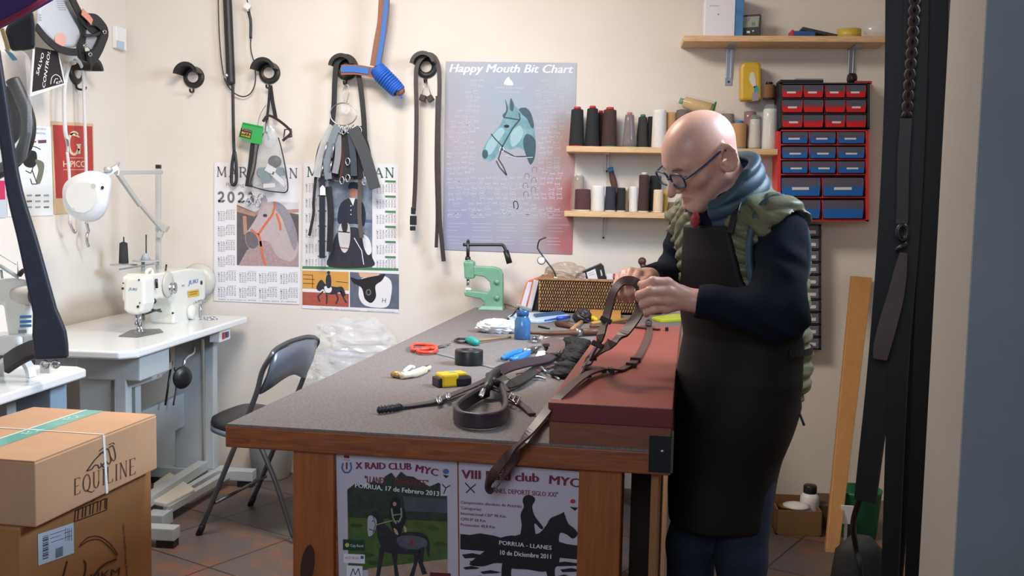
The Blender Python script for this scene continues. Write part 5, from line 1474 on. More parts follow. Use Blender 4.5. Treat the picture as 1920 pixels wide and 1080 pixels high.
# ---- things on the top shelf
ys = YW - 0.1
def onshelf(px, y=ys): p = Py(px, 64, y); return V((p.x, y, Z1))
k1 = (Py(1100, 64, ys) - Py(1000, 64, ys)).length / 100
def zz(py, px=1400, y=ys): return Py(px, py, y).z
bx = thing('box', onshelf(1346), 'white cardboard box on the left of the top shelf', 'box')
b = mb(M('box_white', (222, 222, 230), 0.45)); b.box((onshelf(1346).x, ys, (Z1 + zz(3)) / 2), (55 * k1, 0.12, zz(3) - Z1)); b.build('box_body', bx, bevel=0.003)
pr = Print(V((0, ys - 0.0605, 0)), FW, 0.0003); pr.text(lgrey_ink, 'Modem', (1331, 12), (1348, 12), 3, 0).disc(lgrey_ink, 1347, 27, 1.6, 1.6, 0); pr.b.build('print', bx)
b = mb(M('box_dark', (60, 66, 84), 0.4)); b.box((onshelf(1353).x, ys + 0.01, zz(3) + 0.02), (40 * k1, 0.09, 0.038))
tag(b.build('box'), 'dark flat box on top of the white cardboard box', 'box')
b2 = thing('box', onshelf(1382), 'blue box standing right of the white one on the top shelf', 'box')
b = mb(M('box_blue', (64, 112, 164), 0.35, rgb2=(84, 140, 190), vs=12)); b.box((onshelf(1382).x, ys + 0.005, (Z1 + zz(-8)) / 2), (16 * k1, 0.12, zz(-8) - Z1)); b.build('box_body', b2, bevel=0.002)
clk = thing('thermometer', onshelf(1409), 'dark digital thermometer with grey display on the top shelf', 'thermometer')
yc = ys - 0.03
q = lambda x, y: Py(x, y, yc)
b = mb(M('clock_case', (62, 66, 66), 0.45)); c = [q(1392, 31), q(1395, 28), q(1425, 26), q(1428, 28), q(1426, 64), q(1390, 64)]
c[4].z = c[5].z = Z1
b.prism(c, (0, 0.025, 0)); b.build('case', clk, bevel=0.003)
pr = Print(V((0, yc, 0)), FW, 0.001)
pr.poly(M('lcd', (156, 162, 146), 0.3), [(1394, 32), (1424, 30), (1422, 50), (1393, 52)], 0).text(ink, '17', (1400, 40), (1406, 40), 6, 1, shear=0.1).text(ink, '35', (1409, 48), (1416, 47.6), 6, 1, shear=0.1).poly(white_plastic, [(1400, 58), (1406, 58), (1406, 62), (1400, 62)], 0).disc(white_plastic, 1412, 58, 2, 1.2, 0)
pr.b.build('display', clk)
bp_ = thing('packet', onshelf(1502), 'blue and red flat packet lying on the top shelf', 'packet')
b = mb(M('packet_blue', (44, 84, 150), 0.4)); b.box((onshelf(1504).x, ys, Z1 + 0.015), (40 * k1, 0.1, 0.03)); b.build('box_body', bp_, bevel=0.002)
b = mb(cap_red); b.box((onshelf(1483).x, ys - 0.001, Z1 + 0.018), (0.008, 0.1, 0.033)); b.build('red_edge', bp_)
b = mb(M('wallet_dark', (54, 58, 56), 0.5)); a_, c_ = onshelf(1500), onshelf(1566)
b.bar(a_ + V((0, -0.01, 0.042)), c_ + V((0, -0.01, 0.008)), 0.08, 0.014); tag(b.build('wallet', bevel=0.003), 'thin dark green wallet leaning over the blue packet on the top shelf', 'wallet')
b = mb(M('tape_yellow', (204, 180, 70), 0.4), True); c = onshelf(1592)
b.lathe([(0.022, 0), (0.052, 0.0), (0.052, 0.044), (0.022, 0.044)], c, n=28)
yt = b.build('tape_roll'); tag(yt, 'yellow tape roll lying flat on the top shelf', 'tape')
b = mb(film); crumple(b, onshelf(1645) + V((0, 0, 0.045)), (0.055, 0.05, 0.038), 21, 22, 16, 0.25); tag(b.build('plastic_bag'), 'small clear plastic bag at the right end of the top shelf', 'plastic bag')

# ------------------------------------------------------------------ drawer cabinets
yd = YW - 0.165
def dq(px, py, dy=0.0): return Py(px, py, yd - dy)
def panel(b, x0, y0, x1, y1, t, dy=0.0, flare=0.0):
    b.hexa([dq(x0 + flare, y1, dy) + V((0, t, 0)), dq(x0 + flare, y1, dy), dq(x1 - flare, y1, dy), dq(x1 - flare, y1, dy) + V((0, t, 0)),
            dq(x0, y0, dy) + V((0, t, 0)), dq(x0, y0, dy), dq(x1, y0, dy), dq(x1, y0, dy) + V((0, t, 0))])
frame_black = M('cabinet_black', (40, 42, 48), 0.5); frame_red = M('cabinet_red', (206, 48, 42), 0.45)
dr_red = M('drawer_red', (196, 30, 34), 0.35); dr_blue = M('drawer_blue', (26, 96, 168), 0.35); dr_win = M('drawer_clear', (104, 106, 124), 0.15, alpha=0.6, spec=0.8)
dr_in = M('drawer_inside', (70, 70, 78), 0.7); label_m = M('drawer_label', (214, 208, 208), 0.6)
def cabinet(name, box, rows, m_frame, m_dr, label, side, lip):
    x0, y0, x1, y1 = box
    cab = thing(name, V((dq((x0 + x1) / 2, y1).x, yd + 0.08, dq(x0, y1).z)), label, 'drawer cabinet')
    b = mb(m_frame)
    t = 0.155
    panel(b, x0, y0, x0 + side, y1, t); panel(b, x1 - side, y0, x1, y1, t)
    panel(b, x0, y0, x1, y0 + 2.5, t); panel(b, x0, y1 - 2.5, x1, y1, t)
    panel(b, x0, y0, x1, y1, 0.008, -0.145)
    for (r0, r1, cols) in rows:
        panel(b, x0 + side, r1, x1 - side, r1 + 2.2, t)
        for c_ in cols[1:]: panel(b, c_[0] - 2.5, r0, c_[0] - 0.6, r1, t)
    b.build('frame', cab)
    for ri, (r0, r1, cols) in enumerate(rows):
        for ci, (c0, c1) in enumerate(cols):
            b = mb(m_dr)
            h = r1 - r0; ym = r0 + h * (1 - lip)
            panel(b, c0, ym, c1, r1 - 1.5, 0.03, 0.012, 1.5)
            panel(b, c0 + 1, ym + h * lip * .4, c1 - 1, r1 - 2, 0.11, -0.02)
            panel(b, c0, r0 + 1, c0 + 1.2, ym, 0.02, 0.004); panel(b, c1 - 1.2, r0 + 1, c1, ym, 0.02, 0.004)
            d = b.build('drawer', cab, bevel=0.001, seg=1)
            b = mb(dr_win); panel(b, c0 + 1, r0 + 0.5, c1 - 1, ym, 0.003, 0.003); b.build('window', d)
            if LAB.get((name, ri, ci), True):
                w_ = (c1 - c0) * 0.22; xm = (c0 + c1) / 2 + ((ri * 7 + ci * 5) % 5 - 2)
                hh = max(3.2, h * 0.14)
                b = mb(label_m); panel(b, xm - w_, ym + h * lip * .04, xm + w_, ym + h * lip * .04 + hh, 0.002, 0.0135); b.build('label', d)
            if (ri * 3 + ci * 5) % 4 == 1 and name == 'drawer_cabinet_':
                pass
    return cab
LAB = {('small_parts_cabinet', 1, 1): False, ('small_parts_cabinet', 1, 2): False, ('small_parts_cabinet', 2, 1): False, ('small_parts_cabinet', 2, 3): False, ('parts_cabinet', 4, 0): False, ('parts_cabinet', 4, 1): False}
c4 = [(1467, 1505), (1507, 1544), (1548, 1585), (1587, 1624)]
cabinet('small_parts_cabinet', (1462, 155, 1631, 242), [(159, 184, c4), (187, 212, c4), (215, 240, c4)], frame_black, dr_red, 'black drawer cabinet with three rows of small red drawers, stacked on top', 5, 0.52)
c3 = [(1467, 1515), (1519, 1567), (1572, 1621)]; c2 = [(1466, 1538), (1544, 1619)]
cabinet('parts_cabinet', (1458, 243.5, 1629, 415), [(247, 270, c3), (275, 298, c3), (302, 326, c3), (333, 369, c2), (375, 411, c2)], frame_red, dr_blue, 'red drawer cabinet with rows of blue drawers under the black one', 6, 0.52)
# things lying on the cabinets
zt = dq(1500, 155).z
b = mb(black_plastic); b.box((dq(1505, 150).x, yd + 0.08, zt + 0.008), (0.19, 0.12, 0.015)); tag(b.build('tray', bevel=0.003), 'flat black tray lying on top of the red drawer cabinet', 'tray')
b = mb(M('paper_grey', (140, 140, 150), 0.6)); b.box((dq(1520, 150).x, yd + 0.07, zt + 0.019), (0.12, 0.09, 0.006)); tag(b.build('notepad'), 'thin grey pad lying on the flat black tray', 'pad')
sr = thing('stapler', V((dq(1602, 150).x, yd + 0.05, zt)), 'small black roller with a red bar on the right of the red drawer cabinet', 'tool')
b = mb(black_plastic, True); b.lathe([(0.02, -0.015), (0.024, -0.012), (0.024, 0.012), (0.02, 0.015)], V((dq(1602, 150).x, yd + 0.05, zt + 0.026)), (1, 0.3, 0), 18); b.build('roller', sr)
b = mb(cap_red); b.box((dq(1622, 150).x, yd + 0.04, zt + 0.007), (0.075, 0.02, 0.013)); b.build('red_bar', sr)
# slim black cabinet lower down
yd = YW - 0.075
LAB = {}
x0, y0, x1, y1 = 1448, 421, 1540, 656
cab = thing('slim_cabinet', V((dq(1494, y1).x, YW - 0.04, dq(1494, y1).z)), 'tall black cabinet of clear little drawers behind the back of the man', 'drawer cabinet')
b = mb(frame_black); panel(b, x0, y0, x0 + 3, y1, 0.07); panel(b, x1 - 5, y0, x1, y1, 0.07); panel(b, x0, y0, x1, y0 + 3, 0.07); panel(b, x0, y1 - 3, x1, y1, 0.07); panel(b, x0, y0, x1, y1, 0.005, -0.065)
for i in range(1, 10): panel(b, x0, y0 + i * 23.4 - 1.2, x1, y0 + i * 23.4 + 1.2, 0.07)
b.build('frame', cab)
clr = M('small_drawer', (120, 120, 124), 0.2, alpha=0.8)
for i in range(10):
    for j in range(3):
        xa = x0 + 4 + j * 28.5
        b = mb(clr); panel(b, xa, y0 + i * 23.4 + 3, xa + 26, y0 + i * 23.4 + 21, 0.06, 0.004); d = b.build('drawer', cab)
        b = mb(label_m); panel(b, xa + 5, y0 + i * 23.4 + 11, xa + 21, y0 + i * 23.4 + 17, 0.002, 0.006); b.build('label', d)
# ------------------------------------------------------------------ goods at the left wall
LP = Print(V((XL, 0, 0)), V((1, 0, 0)), 0.003)
red_p = M('poster_red', (176, 48, 48), 0.5, var=0.05, vs=8)
LP.sheet(M('poster_tan', (206, 178, 140), 0.5), [(96, 227), (175, 232), (178, 398), (102, 402)])
LP.poly(red_p, [(99, 234), (173, 237), (176, 370), (105, 372)], 1)
roman(LP, M('poster_cream', (222, 206, 178), 0.5), 'G', (124, 289), (154, 288), 40, 5, 2)
LP.text(M('poster_cream'), 'HIPICO', (119, 313), (161, 313), 12, 2, bold=0.02)
LP.line(M('poster_cream'), [(126, 296), (156, 296)], 0.8, 2).line(M('poster_cream'), [(119, 318), (160, 318)], 0.8, 2).smooth(M('poster_cream'), [(130, 252), (140, 249), (150, 258), (140, 255)], 2)
o = LP.b.build('poster'); tag(o, 'red poster with a cream letter G on the left wall', 'poster')
LP = Print(V((XL, 0, 0)), V((1, 0, 0)), 0.003)
LP.sheet(M('poster_cool', (226, 230, 232), 0.5), [(10, 234), (96, 238), (99, 404), (14, 406)])
ib_ = M('ink_palebluegrey', (130, 160, 180), 0.5)
LP.text(ib_, 'CONCURSO', (61, 243), (86, 244), 4, 1, bold=0.02).text(ib_, 'INTERNACIONAL', (58, 251), (86, 252), 4, 1, bold=0.02)
LP.poly(M('ink_plum', (96, 60, 90), 0.5), [(71, 263), (87, 262), (87, 268), (72, 269)], 1).poly(M('ink_red'), [(58, 265), (68, 264), (68, 267), (58, 268)], 1)
LP.smooth(inkblack, [(46, 286), (58, 282), (68, 286), (69, 304), (62, 314), (48, 312), (42, 300)], 1)
LP.smooth(M('print_olive', (110, 110, 96), 0.5), [(66, 300), (78, 302), (83, 310), (80, 330), (74, 345), (68, 338), (72, 318)], 1.4)
for l_ in ([(54, 274), (66, 275), (76, 280)], [(48, 320), (58, 325), (62, 314)], [(60, 318), (68, 340), (70, 345), (60, 345), (57, 335)]): LP.line(inkblack, l_, 1.6, 2)
for i in range(3):
    for j in range(5): LP.poly((grey_ink, ib_, lgrey_ink)[(i + j) % 3], [(18 + j * 16, 365 + i * 11), (28 + j * 16, 364.6 + i * 11), (28 + j * 16, 368 + i * 11), (18 + j * 16, 368.4 + i * 11)], 1)
o = LP.b.build('poster'); tag(o, 'white poster with a saddle and rows of small logos at the left edge', 'poster')
LP = Print(V((XL, 0, 0)), V((1, 0, 0)), 0.003)
LP.sheet(M('poster_silver', (186, 194, 204), 0.5), [(-20, 336), (10, 337), (12, 408), (-18, 409)]); LP.poly(M('poster_magenta', (196, 40, 90), 0.5), [(-20, 338), (9, 339), (10, 374), (-19, 375)], 1)
o = LP.b.build('poster'); tag(o, 'magenta and silver poster cut off by the left edge of the photo', 'poster')

# white ropes on the left-wall hook
def path_lw(pts, off, n=8): return cr([lw(x, y, off) for x, y in pts], n)
rope_w = M('rope_white', (214, 212, 210), 0.8, bump=0.3, bs=300)
rp = thing('lead_rope', lw(130, 440, 0.06), 'white rope hanging down over the left side of the red poster', 'rope', 'white ropes on the left wall hook')
b = mb(rope_w, True); b.tube(path_lw([(140, 117), (129, 124), (121, 170), (122, 240), (126, 262)], 0.075), 0.009, 8); b.tube(path_lw([(126, 285), (130, 330), (131, 420)], 0.075), 0.0065, 8); b.build('rope', rp)
b = mb(steel, True); b.tube(path_lw([(124, 258), (127, 272), (127, 286)], 0.075), 0.007, 8); b.tube(path_lw([(131, 418), (136, 430), (140, 436), (142, 432)], 0.075), 0.006, 8); b.build('snap', rp)
rp = thing('lead_rope', lw(163, 460, 0.06), 'white rope hanging down over the right side of the red poster', 'rope', 'white ropes on the left wall hook')
b = mb(rope_w, True); b.tube(path_lw([(140, 113), (150, 118), (156, 140), (158, 200), (161, 300), (162, 420)], 0.06), 0.0075, 8); b.build('rope', rp)
b = mb(steel, True); b.tube(path_lw([(162, 414), (164, 425), (166, 434), (163, 440), (163, 452), (166, 462)], 0.06), 0.0065, 8); b.build('snap', rp)

# fly mask in its packet above the hook
fm_ = thing('fly_mask', lw(130, 60, 0.15), 'pale grey packet with a black mesh horse mask high on the left wall', 'horse mask')
pk = M('packet_grey', (186, 190, 198), 0.35)
b = mb(pk); b.prism([lw(x, y, 0.13) for x, y in ((66, 15), (92, -6), (130, -6), (150, 30), (158, 64), (140, 88), (110, 88), (88, 72), (66, 50))], (0.02, 0, 0)); b.build('packet', fm_, bevel=0.01)
pr = Print(V((XL + 0.151, 0, 0)), V((1, 0, 0)), 0.0005)
pr.smooth(M('packet_peach', (214, 164, 150), 0.5), [(104, 66), (116, 62), (124, 70), (122, 84), (112, 88), (104, 80)], 0)
for i in range(5): pr.line(lgrey_ink, [(106 + i, 2 + i * 4), (124, 2 + i * 4)], 1, 0)
for i in range(3): pr.line(lgrey_ink, [(66 + i * 3, 24 + i * 5), (78, 28 + i * 5)], 1, 0)
pr.b.build('print', fm_)
b = mb(black_strap)
b.ribbon(path_lw([(132, -8), (146, 20), (158, 40), (174, 56), (190, 64)], 0.18, 5), 0.04, 0.006, V((1, 0, 0)))
b.ribbon(path_lw([(68, 50), (88, 74), (112, 92), (140, 98), (158, 92)], 0.17, 5), 0.03, 0.006, V((1, 0, 0))); b.build('strap', fm_)
b = mb(black_strap)
b.ribbon(path_lw([(164, 36), (178, 38), (189, 48), (196, 60), (191, 76), (184, 92), (176, 104), (164, 108)], 0.19, 5), 0.05, 0.012, V((1, 0, 0)))
b.ribbon(path_lw([(150, 30), (160, 62), (150, 90), (152, 104), (168, 110)], 0.17, 5), 0.035, 0.012, V((1, 0, 0)))
b.ribbon(path_lw([(158, 66), (176, 66), (190, 60)], 0.19, 5), 0.012, 0.006, V((1, 0, 0))); b.ribbon(path_lw([(170, 96), (180, 92), (190, 88)], 0.19, 5), 0.012, 0.006, V((1, 0, 0)))
b.build('mask_frame', fm_)
b = mb(M('mesh_grey', (150, 152, 158), 0.7, var=0.2, vs=300)); b.prism([lw(x, y, 0.175) for x, y in ((162, 44), (190, 62), (192, 84), (178, 104), (160, 84))], (0.004, 0, 0)); b.build('mesh_panel', fm_)
b = mb(M('peach_strap', (206, 140, 116), 0.6)); b.ribbon(path_lw([(154, 22), (166, 34), (172, 42)], 0.195, 4), 0.03, 0.004, V((1, 0, 0))); b.build('peach_band', fm_)
for (x, y) in ((169, 102), (196, 60), (160, 86)):
    b = mb(steel, True); b.tube([lw(x + 3 * math.cos(a), y + 3 * math.sin(a), 0.2) for a in [k * PI / 5 for k in range(10)]], 0.003, 6, True); b.build('eyelet', fm_)
# black card hanging below it
bc = thing('display_card', lw(92, 180, 0.14), 'black display card with white slanted lettering hanging by the left wall', 'card')
pr = Print(V((XL + 0.14, 0, 0)), V((1, 0, 0)), 0.0)
pr.sheet(inkwhite, [(64, 92), (110, 96), (123, 158), (58, 181)], 0.006)
pr.poly(inkblack, [(66, 88), (108, 96), (120, 156), (60, 173)], 1)
pr.text(inkwhite, 'CONTROL', (84, 166), (95, 96), 10, 2, bold=0.02)
pr.text(inkwhite, 'SALVO', (72, 142), (83, 102), 9, 2, bold=0.02)
pr.line(inkwhite, [(p.x, p.y) for p in cr([(95, 158, 0), (97, 146, 0), (104, 140, 0), (112, 144, 0), (115, 152, 0)], 5)], 1.2, 2).line(inkwhite, [(p.x, p.y) for p in cr([(101, 156, 0), (104, 148, 0), (109, 148, 0)], 5)], 1.2, 2).text(inkwhite, 'KM', (106, 158), (117, 155), 5, 2, bold=0.03)
pr.b.build('card', bc)

# ---- goods hanging nearer the shop, cut by the left edge
YG = 2.9
def gq(x, y, d=0.0): return Py(x, y, YG + d)
navy_dark = M('pouch_navy', (24, 28, 40), 0.6)
pch = thing('pouch', gq(40, 95, 0.2), 'dark navy pouch hanging under the purple cloth at the top left', 'pouch')
b = mb(navy_dark); b.prism([gq(x, y, 0.2) for x, y in ((12, 48), (62, 18), (66, 50), (66, 92), (22, 98), (8, 70))], ray(40, 70) * 0.08); b.build('pouch_body', pch, bevel=0.012)
b = mb(M('zip_brass', (170, 150, 110), 0.4, 0.6)); b.ribbon([gq(4, 54, 0.19), gq(12, 80, 0.19), gq(16, 98, 0.19)], 0.012, 0.006, FW); b.build('zip', pch)
bgl = thing('bridle_bag', gq(30, 300, 0.12), 'clear plastic bag holding a dark bridle at the left edge', 'bag')
b = mb(M('bag_film')); b.prism([gq(x, y, 0.08) for x, y in ((-30, 96), (40, 94), (56, 104), (60, 180), (60, 250), (50, 300), (20, 320), (-30, 330))], ray(30, 200) * 0.10); b.build('bag_film', bgl, bevel=0.015)
b = mb(black_leather, True)
b.tube(cr([gq(24, 150, 0.12), gq(36, 175, 0.12), (gq(48, 205, 0.12)), gq(54, 235, 0.12), gq(50, 265, 0.12), gq(38, 290, 0.12), gq(18, 310, 0.12), gq(-10, 326, 0.12)], 6), 0.022, 10)
b.tube(cr([gq(-20, 160, 0.13), gq(8, 172, 0.13), gq(24, 200, 0.13), gq(30, 230, 0.13), gq(20, 260, 0.13), gq(-10, 270, 0.13)], 6), 0.02, 10)
b.build('bridle', bgl)
b = mb(M('label_skyblue', (110, 160, 190), 0.4)); b.prism([gq(x, y, 0.076) for x, y in ((8, 92), (24, 100), (34, 112), (24, 114))], (0, -0.002, 0)); b.build('label', bgl)
nv = M('girth_navy', (20, 26, 48), 0.6, rgb2=(15, 18, 34), vs=10)
gt = thing('girth', gq(95, 690), 'thick navy padded girth hanging down the left edge onto the sewing table', 'girth')
b = mb(nv)
gp = cr([(-14, 90, 0), (0, 180, 0), (12, 260, 0), (28, 360, 0), (52, 450, 0), (74, 540, 0), (86, 590, 0), (95, 640, 0), (97, 672, 0)], 6)
tp = [0.62 + 0.5 * min(1, max(0, (p.y - 300) / 300)) if p.y < 585 else 1.12 + 0.42 * min(1, (p.y - 585) / 40) for p in gp]
b.ribbon([gq(p.x, p.y) for p in gp], 0.062, 0.03, V((0.35, -1, 0)), taper=tp); b.build('padded_strap', gt, bevel=0.012, seg=3)
for x in (84, 104):
    b = mb(steel, True); b.tube([gq(x + 7 * math.cos(a), 683 + 6 * math.sin(a)) for a in [k * PI / 6 for k in range(12)]], 0.004, 6, True); b.build('buckle', gt)
b = mb(white_plastic); b.box(gq(87, 690, 0.02), (0.03, 0.02, 0.03)); b.build('white_keeper', gt)
sl = thing('girth', gq(50, 675, 0.02), 'black folded girth lying on the end of the sewing table at the left edge', 'girth')
b = mb(black_leather); b.ribbon(cr([gq(10, 684, 0.02), gq(34, 668, 0.02), gq(60, 656, 0.04), gq(84, 652, 0.06)], 6), 0.07, 0.02, V((-0.2, -0.8, 0.6))); b.build('folded_strap', sl, bevel=0.006)
pc = thing('saddle_cloth', gq(20, 48, 0.05), 'purple cloth with a red edge hanging into the top left corner', 'cloth')
b = mb(M('cloth_purple', (58, 34, 96), 0.85, var=0.1, vs=8)); b.prism([gq(x, y, -0.1) for x, y in ((-40, -30), (104, -30), (88, -2), (46, 22), (0, 46), (-40, 66))], (0, 0.04, 0)); b.build('cloth', pc, bevel=0.012)
b = mb(M('cloth_red', (116, 24, 56), 0.8)); b.tube([gq(x, y, -0.1) for x, y in ((90, -6), (46, 22), (0, 46), (-40, 66))], 0.008, 6); b.build('red_edge', pc)
# ------------------------------------------------------------------ things standing at the far end of the bench
green = M('press_green', (112, 160, 132), 0.45, var=0.1, vs=25)
pc0 = bt(905, 572)
YP = 4.70
pzo = BENCH - Py(700 + 745 / 3.374, 420 + 522 / 3.374, YP).z
pq = lambda x, y, d=0.0: Py(700 + x / 3.374, 420 + y / 3.374, YP + d) + Z * pzo
pc0 = V((pq(745, 520).x, YP, BENCH))
prs = thing('arbor_press', pc0, 'pale green hand press with a lever at the far end of the workbench', 'press')
prof = [(570, 225), (600, 206), (635, 222), (640, 250), (765, 255), (800, 268), (818, 300), (820, 370), (818, 515), (700, 515), (704, 480), (680, 458), (580, 440), (572, 415), (600, 405), (720, 418), (742, 395), (736, 350), (700, 318), (640, 308), (634, 330), (580, 330)]
b = mb(green); b.prism([pq(x, y, -0.02) for x, y in prof], (0, 0.045, 0)); b.build('frame', prs, bevel=0.005)
b = mb(green)
b.prism([pq(x, y, -0.028) for x, y in ((572, 222), (636, 222), (634, 330), (576, 328))], (0, 0.06, 0))
b.build('head', prs, bevel=0.006)
b = mb(green, True)
for (x, y) in ((782, 350), (782, 450)): b.lathe([(0.013, 0), (0.011, 0.008)], pq(x, y, -0.02), FW, 14)
b.build('boss', prs)
b = mb(green); z0 = BENCH
cx_, cy_ = pq(745, 515).x, YP
b.hexa([V((pq(665, 520).x, YP - 0.045, z0)), V((pq(828, 520).x, YP - 0.045, z0)), V((pq(828, 520).x, YP + 0.045, z0)), V((pq(665, 520).x, YP + 0.045, z0)),
        V((pq(690, 515).x, YP - 0.035, z0 + 0.018)), V((pq(822, 515).x, YP - 0.035, z0 + 0.018)), V((pq(822, 515).x, YP + 0.035, z0 + 0.018)), V((pq(690, 515).x, YP + 0.035, z0 + 0.018))])
b.build('foot', prs, bevel=0.003)
b = mb(dark_steel, True); b.rod(pq(598, 210), pq(600, 90), 0.008); b.rod(pq(598, 212), pq(599, 190), 0.014, 0.012); b.ell(pq(600, 88), 0.006); b.build('spindle', prs)
b = mb(steel, True); b.rod(pq(598, 332), pq(598, 376), 0.008, 0.006); b.build('punch', prs)
b = mb(dark_steel, True); b.tube(cr([pq(568, 114), pq(640, 114), pq(780, 114), pq(815, 116), pq(828, 128), pq(842, 160)], 5), 0.0075); b.build('lever', prs)
b = mb(black_plastic, True); b.rod(pq(838, 150), pq(862, 232), 0.013, 0.014); b.build('lever_grip', prs)
b = mb(white_plastic, True); b.ell(pq(600, 396), (0.016, 0.012, 0.008)); b.build('white_pad', prs)
# wooden block with stub handles beside the press
bkx0, bkx1 = bt(944, 574), bt(980, 576)
tr = thing('tool_rack', (bkx0 + bkx1) / 2, 'small orange-brown wooden block holding short tool handles beside the green press', 'tool rack')
b = mb(M('block_orange', (150, 96, 62), 0.6)); b.box(((bkx0.x + bkx1.x) / 2 + 0.02, bkx0.y + 0.04, BENCH + 0.024), (bkx1.x - bkx0.x + 0.05, 0.06, 0.048)); b.build('block', tr)
for i in range(7):
    b = mb(M('stub_brown', (112, 88, 64), 0.7), True); x = bkx0.x + 0.006 + i * 0.0155; y = bkx0.y + 0.03 + (i % 2) * 0.02
    b.lathe([(0.006, 0), (0.008, 0.02), (0.007, 0.035), (0.003, 0.04)], (x, y, BENCH + 0.048 - 0.004), n=10); b.build('handle_stub', tr)
# leaning books
YB = bt(985, 583).y
bq = lambda x, y, d=0.0: Py(700 + x / 3.374, 420 + y / 3.374, YB + d)
for (o_, lab) in ((((978, 338), (1006, 338), (958, 520), (926, 512)), 'white and orange boxed notebook leaning left, nearest the press'), (((1016, 346), (1046, 352), (1000, 545), (972, 540)), 'white and orange boxed notebook leaning against the wicker basket')):
    bkt = thing('notebook', bq((o_[2][0] + o_[3][0]) / 2, o_[2][1]), lab, 'book')
    p = [bq(*q_) for q_ in o_]
    lo_ = min(p[2].z, p[3].z) - BENCH - 0.001
    p = [q_ - Z * lo_ for q_ in p]
    b = mb(M('book_white', (214, 214, 224), 0.5)); b.prism(p, (0.02, 0.14, 0)); b.build('pages', bkt)
    b = mb(M('book_orange', (226, 110, 56), 0.5))
    e1_, e2_ = (p[0] - p[1]).normalized() * 0.006, 0
    b.prism([p[0] + e1_, p[0], p[3], p[3] + e1_], (0.02, 0.14, 0)); b.prism([p[0] + Z * 0.001, p[1] + Z * 0.001, p[1] + Z * 0.006, p[0] + Z * 0.006], (0.02, 0.14, 0)); b.build('cover', bkt)
b = mb(black_plastic); p = [bq(x, y, 0.02) for x, y in ((1046, 440), (1050, 470), (1050, 555), (1016, 552))]
lo_ = min(q_.z for q_ in p) - BENCH - 0.001; p = [q_ - Z * lo_ for q_ in p]
b.prism(p, (0, 0.06, 0)); tag(b.build('case'), 'black case squeezed between the notebooks and the wicker basket', 'case')

# wicker basket: woven front and side, rolled rim
wk = M('wicker', (186, 146, 100), 0.7, rgb2=(124, 88, 58), vs=70)
wkd = M('wicker_dark', (44, 30, 20), 0.9)
b0, b1 = bt(1010, 585), bt(1195, 592)
yb = (b0.y + b1.y) / 2
b0.y = b1.y = yb
xw = b1.x - b0.x
hb_ = Py(1011, 523, yb).z - BENCH
dw = 0.22
bs = thing('wicker_basket', V(((b0.x + b1.x) / 2, yb + dw / 2, BENCH)), 'brown wicker basket filled with packets at the far end of the workbench', 'basket')
b = mb(wkd)
for (x0_, x1_, y0_, y1_) in ((b0.x + .006, b1.x - .006, yb + .006, yb + .012), (b0.x + .006, b1.x - .006, yb + dw - .012, yb + dw - .006), (b0.x + .006, b0.x + .012, yb + .006, yb + dw - .006), (b1.x - .012, b1.x - .006, yb + .006, yb + dw - .006)):
    b.box(((x0_ + x1_) / 2, (y0_ + y1_) / 2, BENCH + hb_ / 2), (x1_ - x0_, y1_ - y0_, hb_))
b.box(((b0.x + b1.x) / 2, yb + dw / 2, BENCH + 0.005), (xw - 0.012, dw - 0.012, 0.01)); b.build('lining', bs)
b = mb(wk, True)
rows, per = 9, 40
dx = xw / per
for r_ in range(rows):
    z = BENCH + 0.008 + (hb_ - 0.016) * (r_ + 0.5) / rows
    for k in range(per):
        x = b0.x + dx * (k + 0.5 + 0.5 * (r_ % 2) - 0.25)
        tl = Matrix.Rotation(0.35 if r_ % 2 == 0 else -0.2, 3, 'Y')
        b.ell((x, yb + 0.003, z), (dx * 0.30, 0.006, hb_ / rows * 0.52), tl, 6, 5)
    for k in range(18):
        for xx in (b0.x + 0.003, b1.x - 0.003): b.ell((xx, yb + dw * (k + .5) / 18, z), (0.005, dw / 18 * .4, hb_ / rows * .62), None, 6, 5)
b.build('weave', bs)
b = mb(wk, True)
b.tube([V((b0.x, yb, BENCH + hb_)), V((b1.x, yb, BENCH + hb_)), V((b1.x, yb + dw, BENCH + hb_)), V((b0.x, yb + dw, BENCH + hb_))], 0.007, 8, True); b.build('rim', bs)
wq = lambda x, y, d=0.06: Py(980 + x / 6, 420 + y / 6, yb + d)
b = mb(black_plastic); cbk = thing('display_box', wq(760, 620), 'black cardboard packet with two white labels standing in the wicker basket', 'packet')
b.prism([wq(x, y) for x, y in ((570, 640), (600, 560), (880, 440), (910, 470), (945, 640))], (0, 0.03, 0)); b.build('packet', cbk, bevel=0.003)
pr = Print(V((0, yb + 0.06, 0)), FW, 0.0008)
w6 = lambda x, y: (980 + x / 6, 420 + y / 6)
pr.poly(inkwhite, [w6(*q_) for q_ in ((635, 570), (700, 550), (712, 625), (645, 625))], 0).poly(inkwhite, [w6(*q_) for q_ in ((718, 545), (815, 502), (848, 625), (738, 625))], 0)
pr.line(lgrey_ink, [w6(740, 560), w6(800, 540)], 1, 1).line(lgrey_ink, [w6(745, 580), w6(815, 560)], 1, 1).poly(M('hang_tab', (200, 190, 180), 0.5), [w6(*q_) for q_ in ((870, 520), (884, 514), (900, 575), (884, 588))], 0)
pr.b.build('label', cbk)
b = mb(M('film_brown', (196, 172, 152), 0.2, alpha=0.6)); crumple(b, wq(480, 560, 0.08), (0.085, 0.05, 0.045), 31, 30, 20, 0.4); tag(b.build('plastic_bag'), 'crumpled brownish plastic bag in the left of the wicker basket', 'plastic bag')
b = mb(M('tan_board', (150, 110, 80), 0.6)); b.prism([wq(x, y, 0.02) for x, y in ((190, 600), (330, 545), (340, 600), (240, 625))], (0, 0.03, 0)); tag(b.build('board'), 'small brown board at the left end inside the wicker basket', 'board')
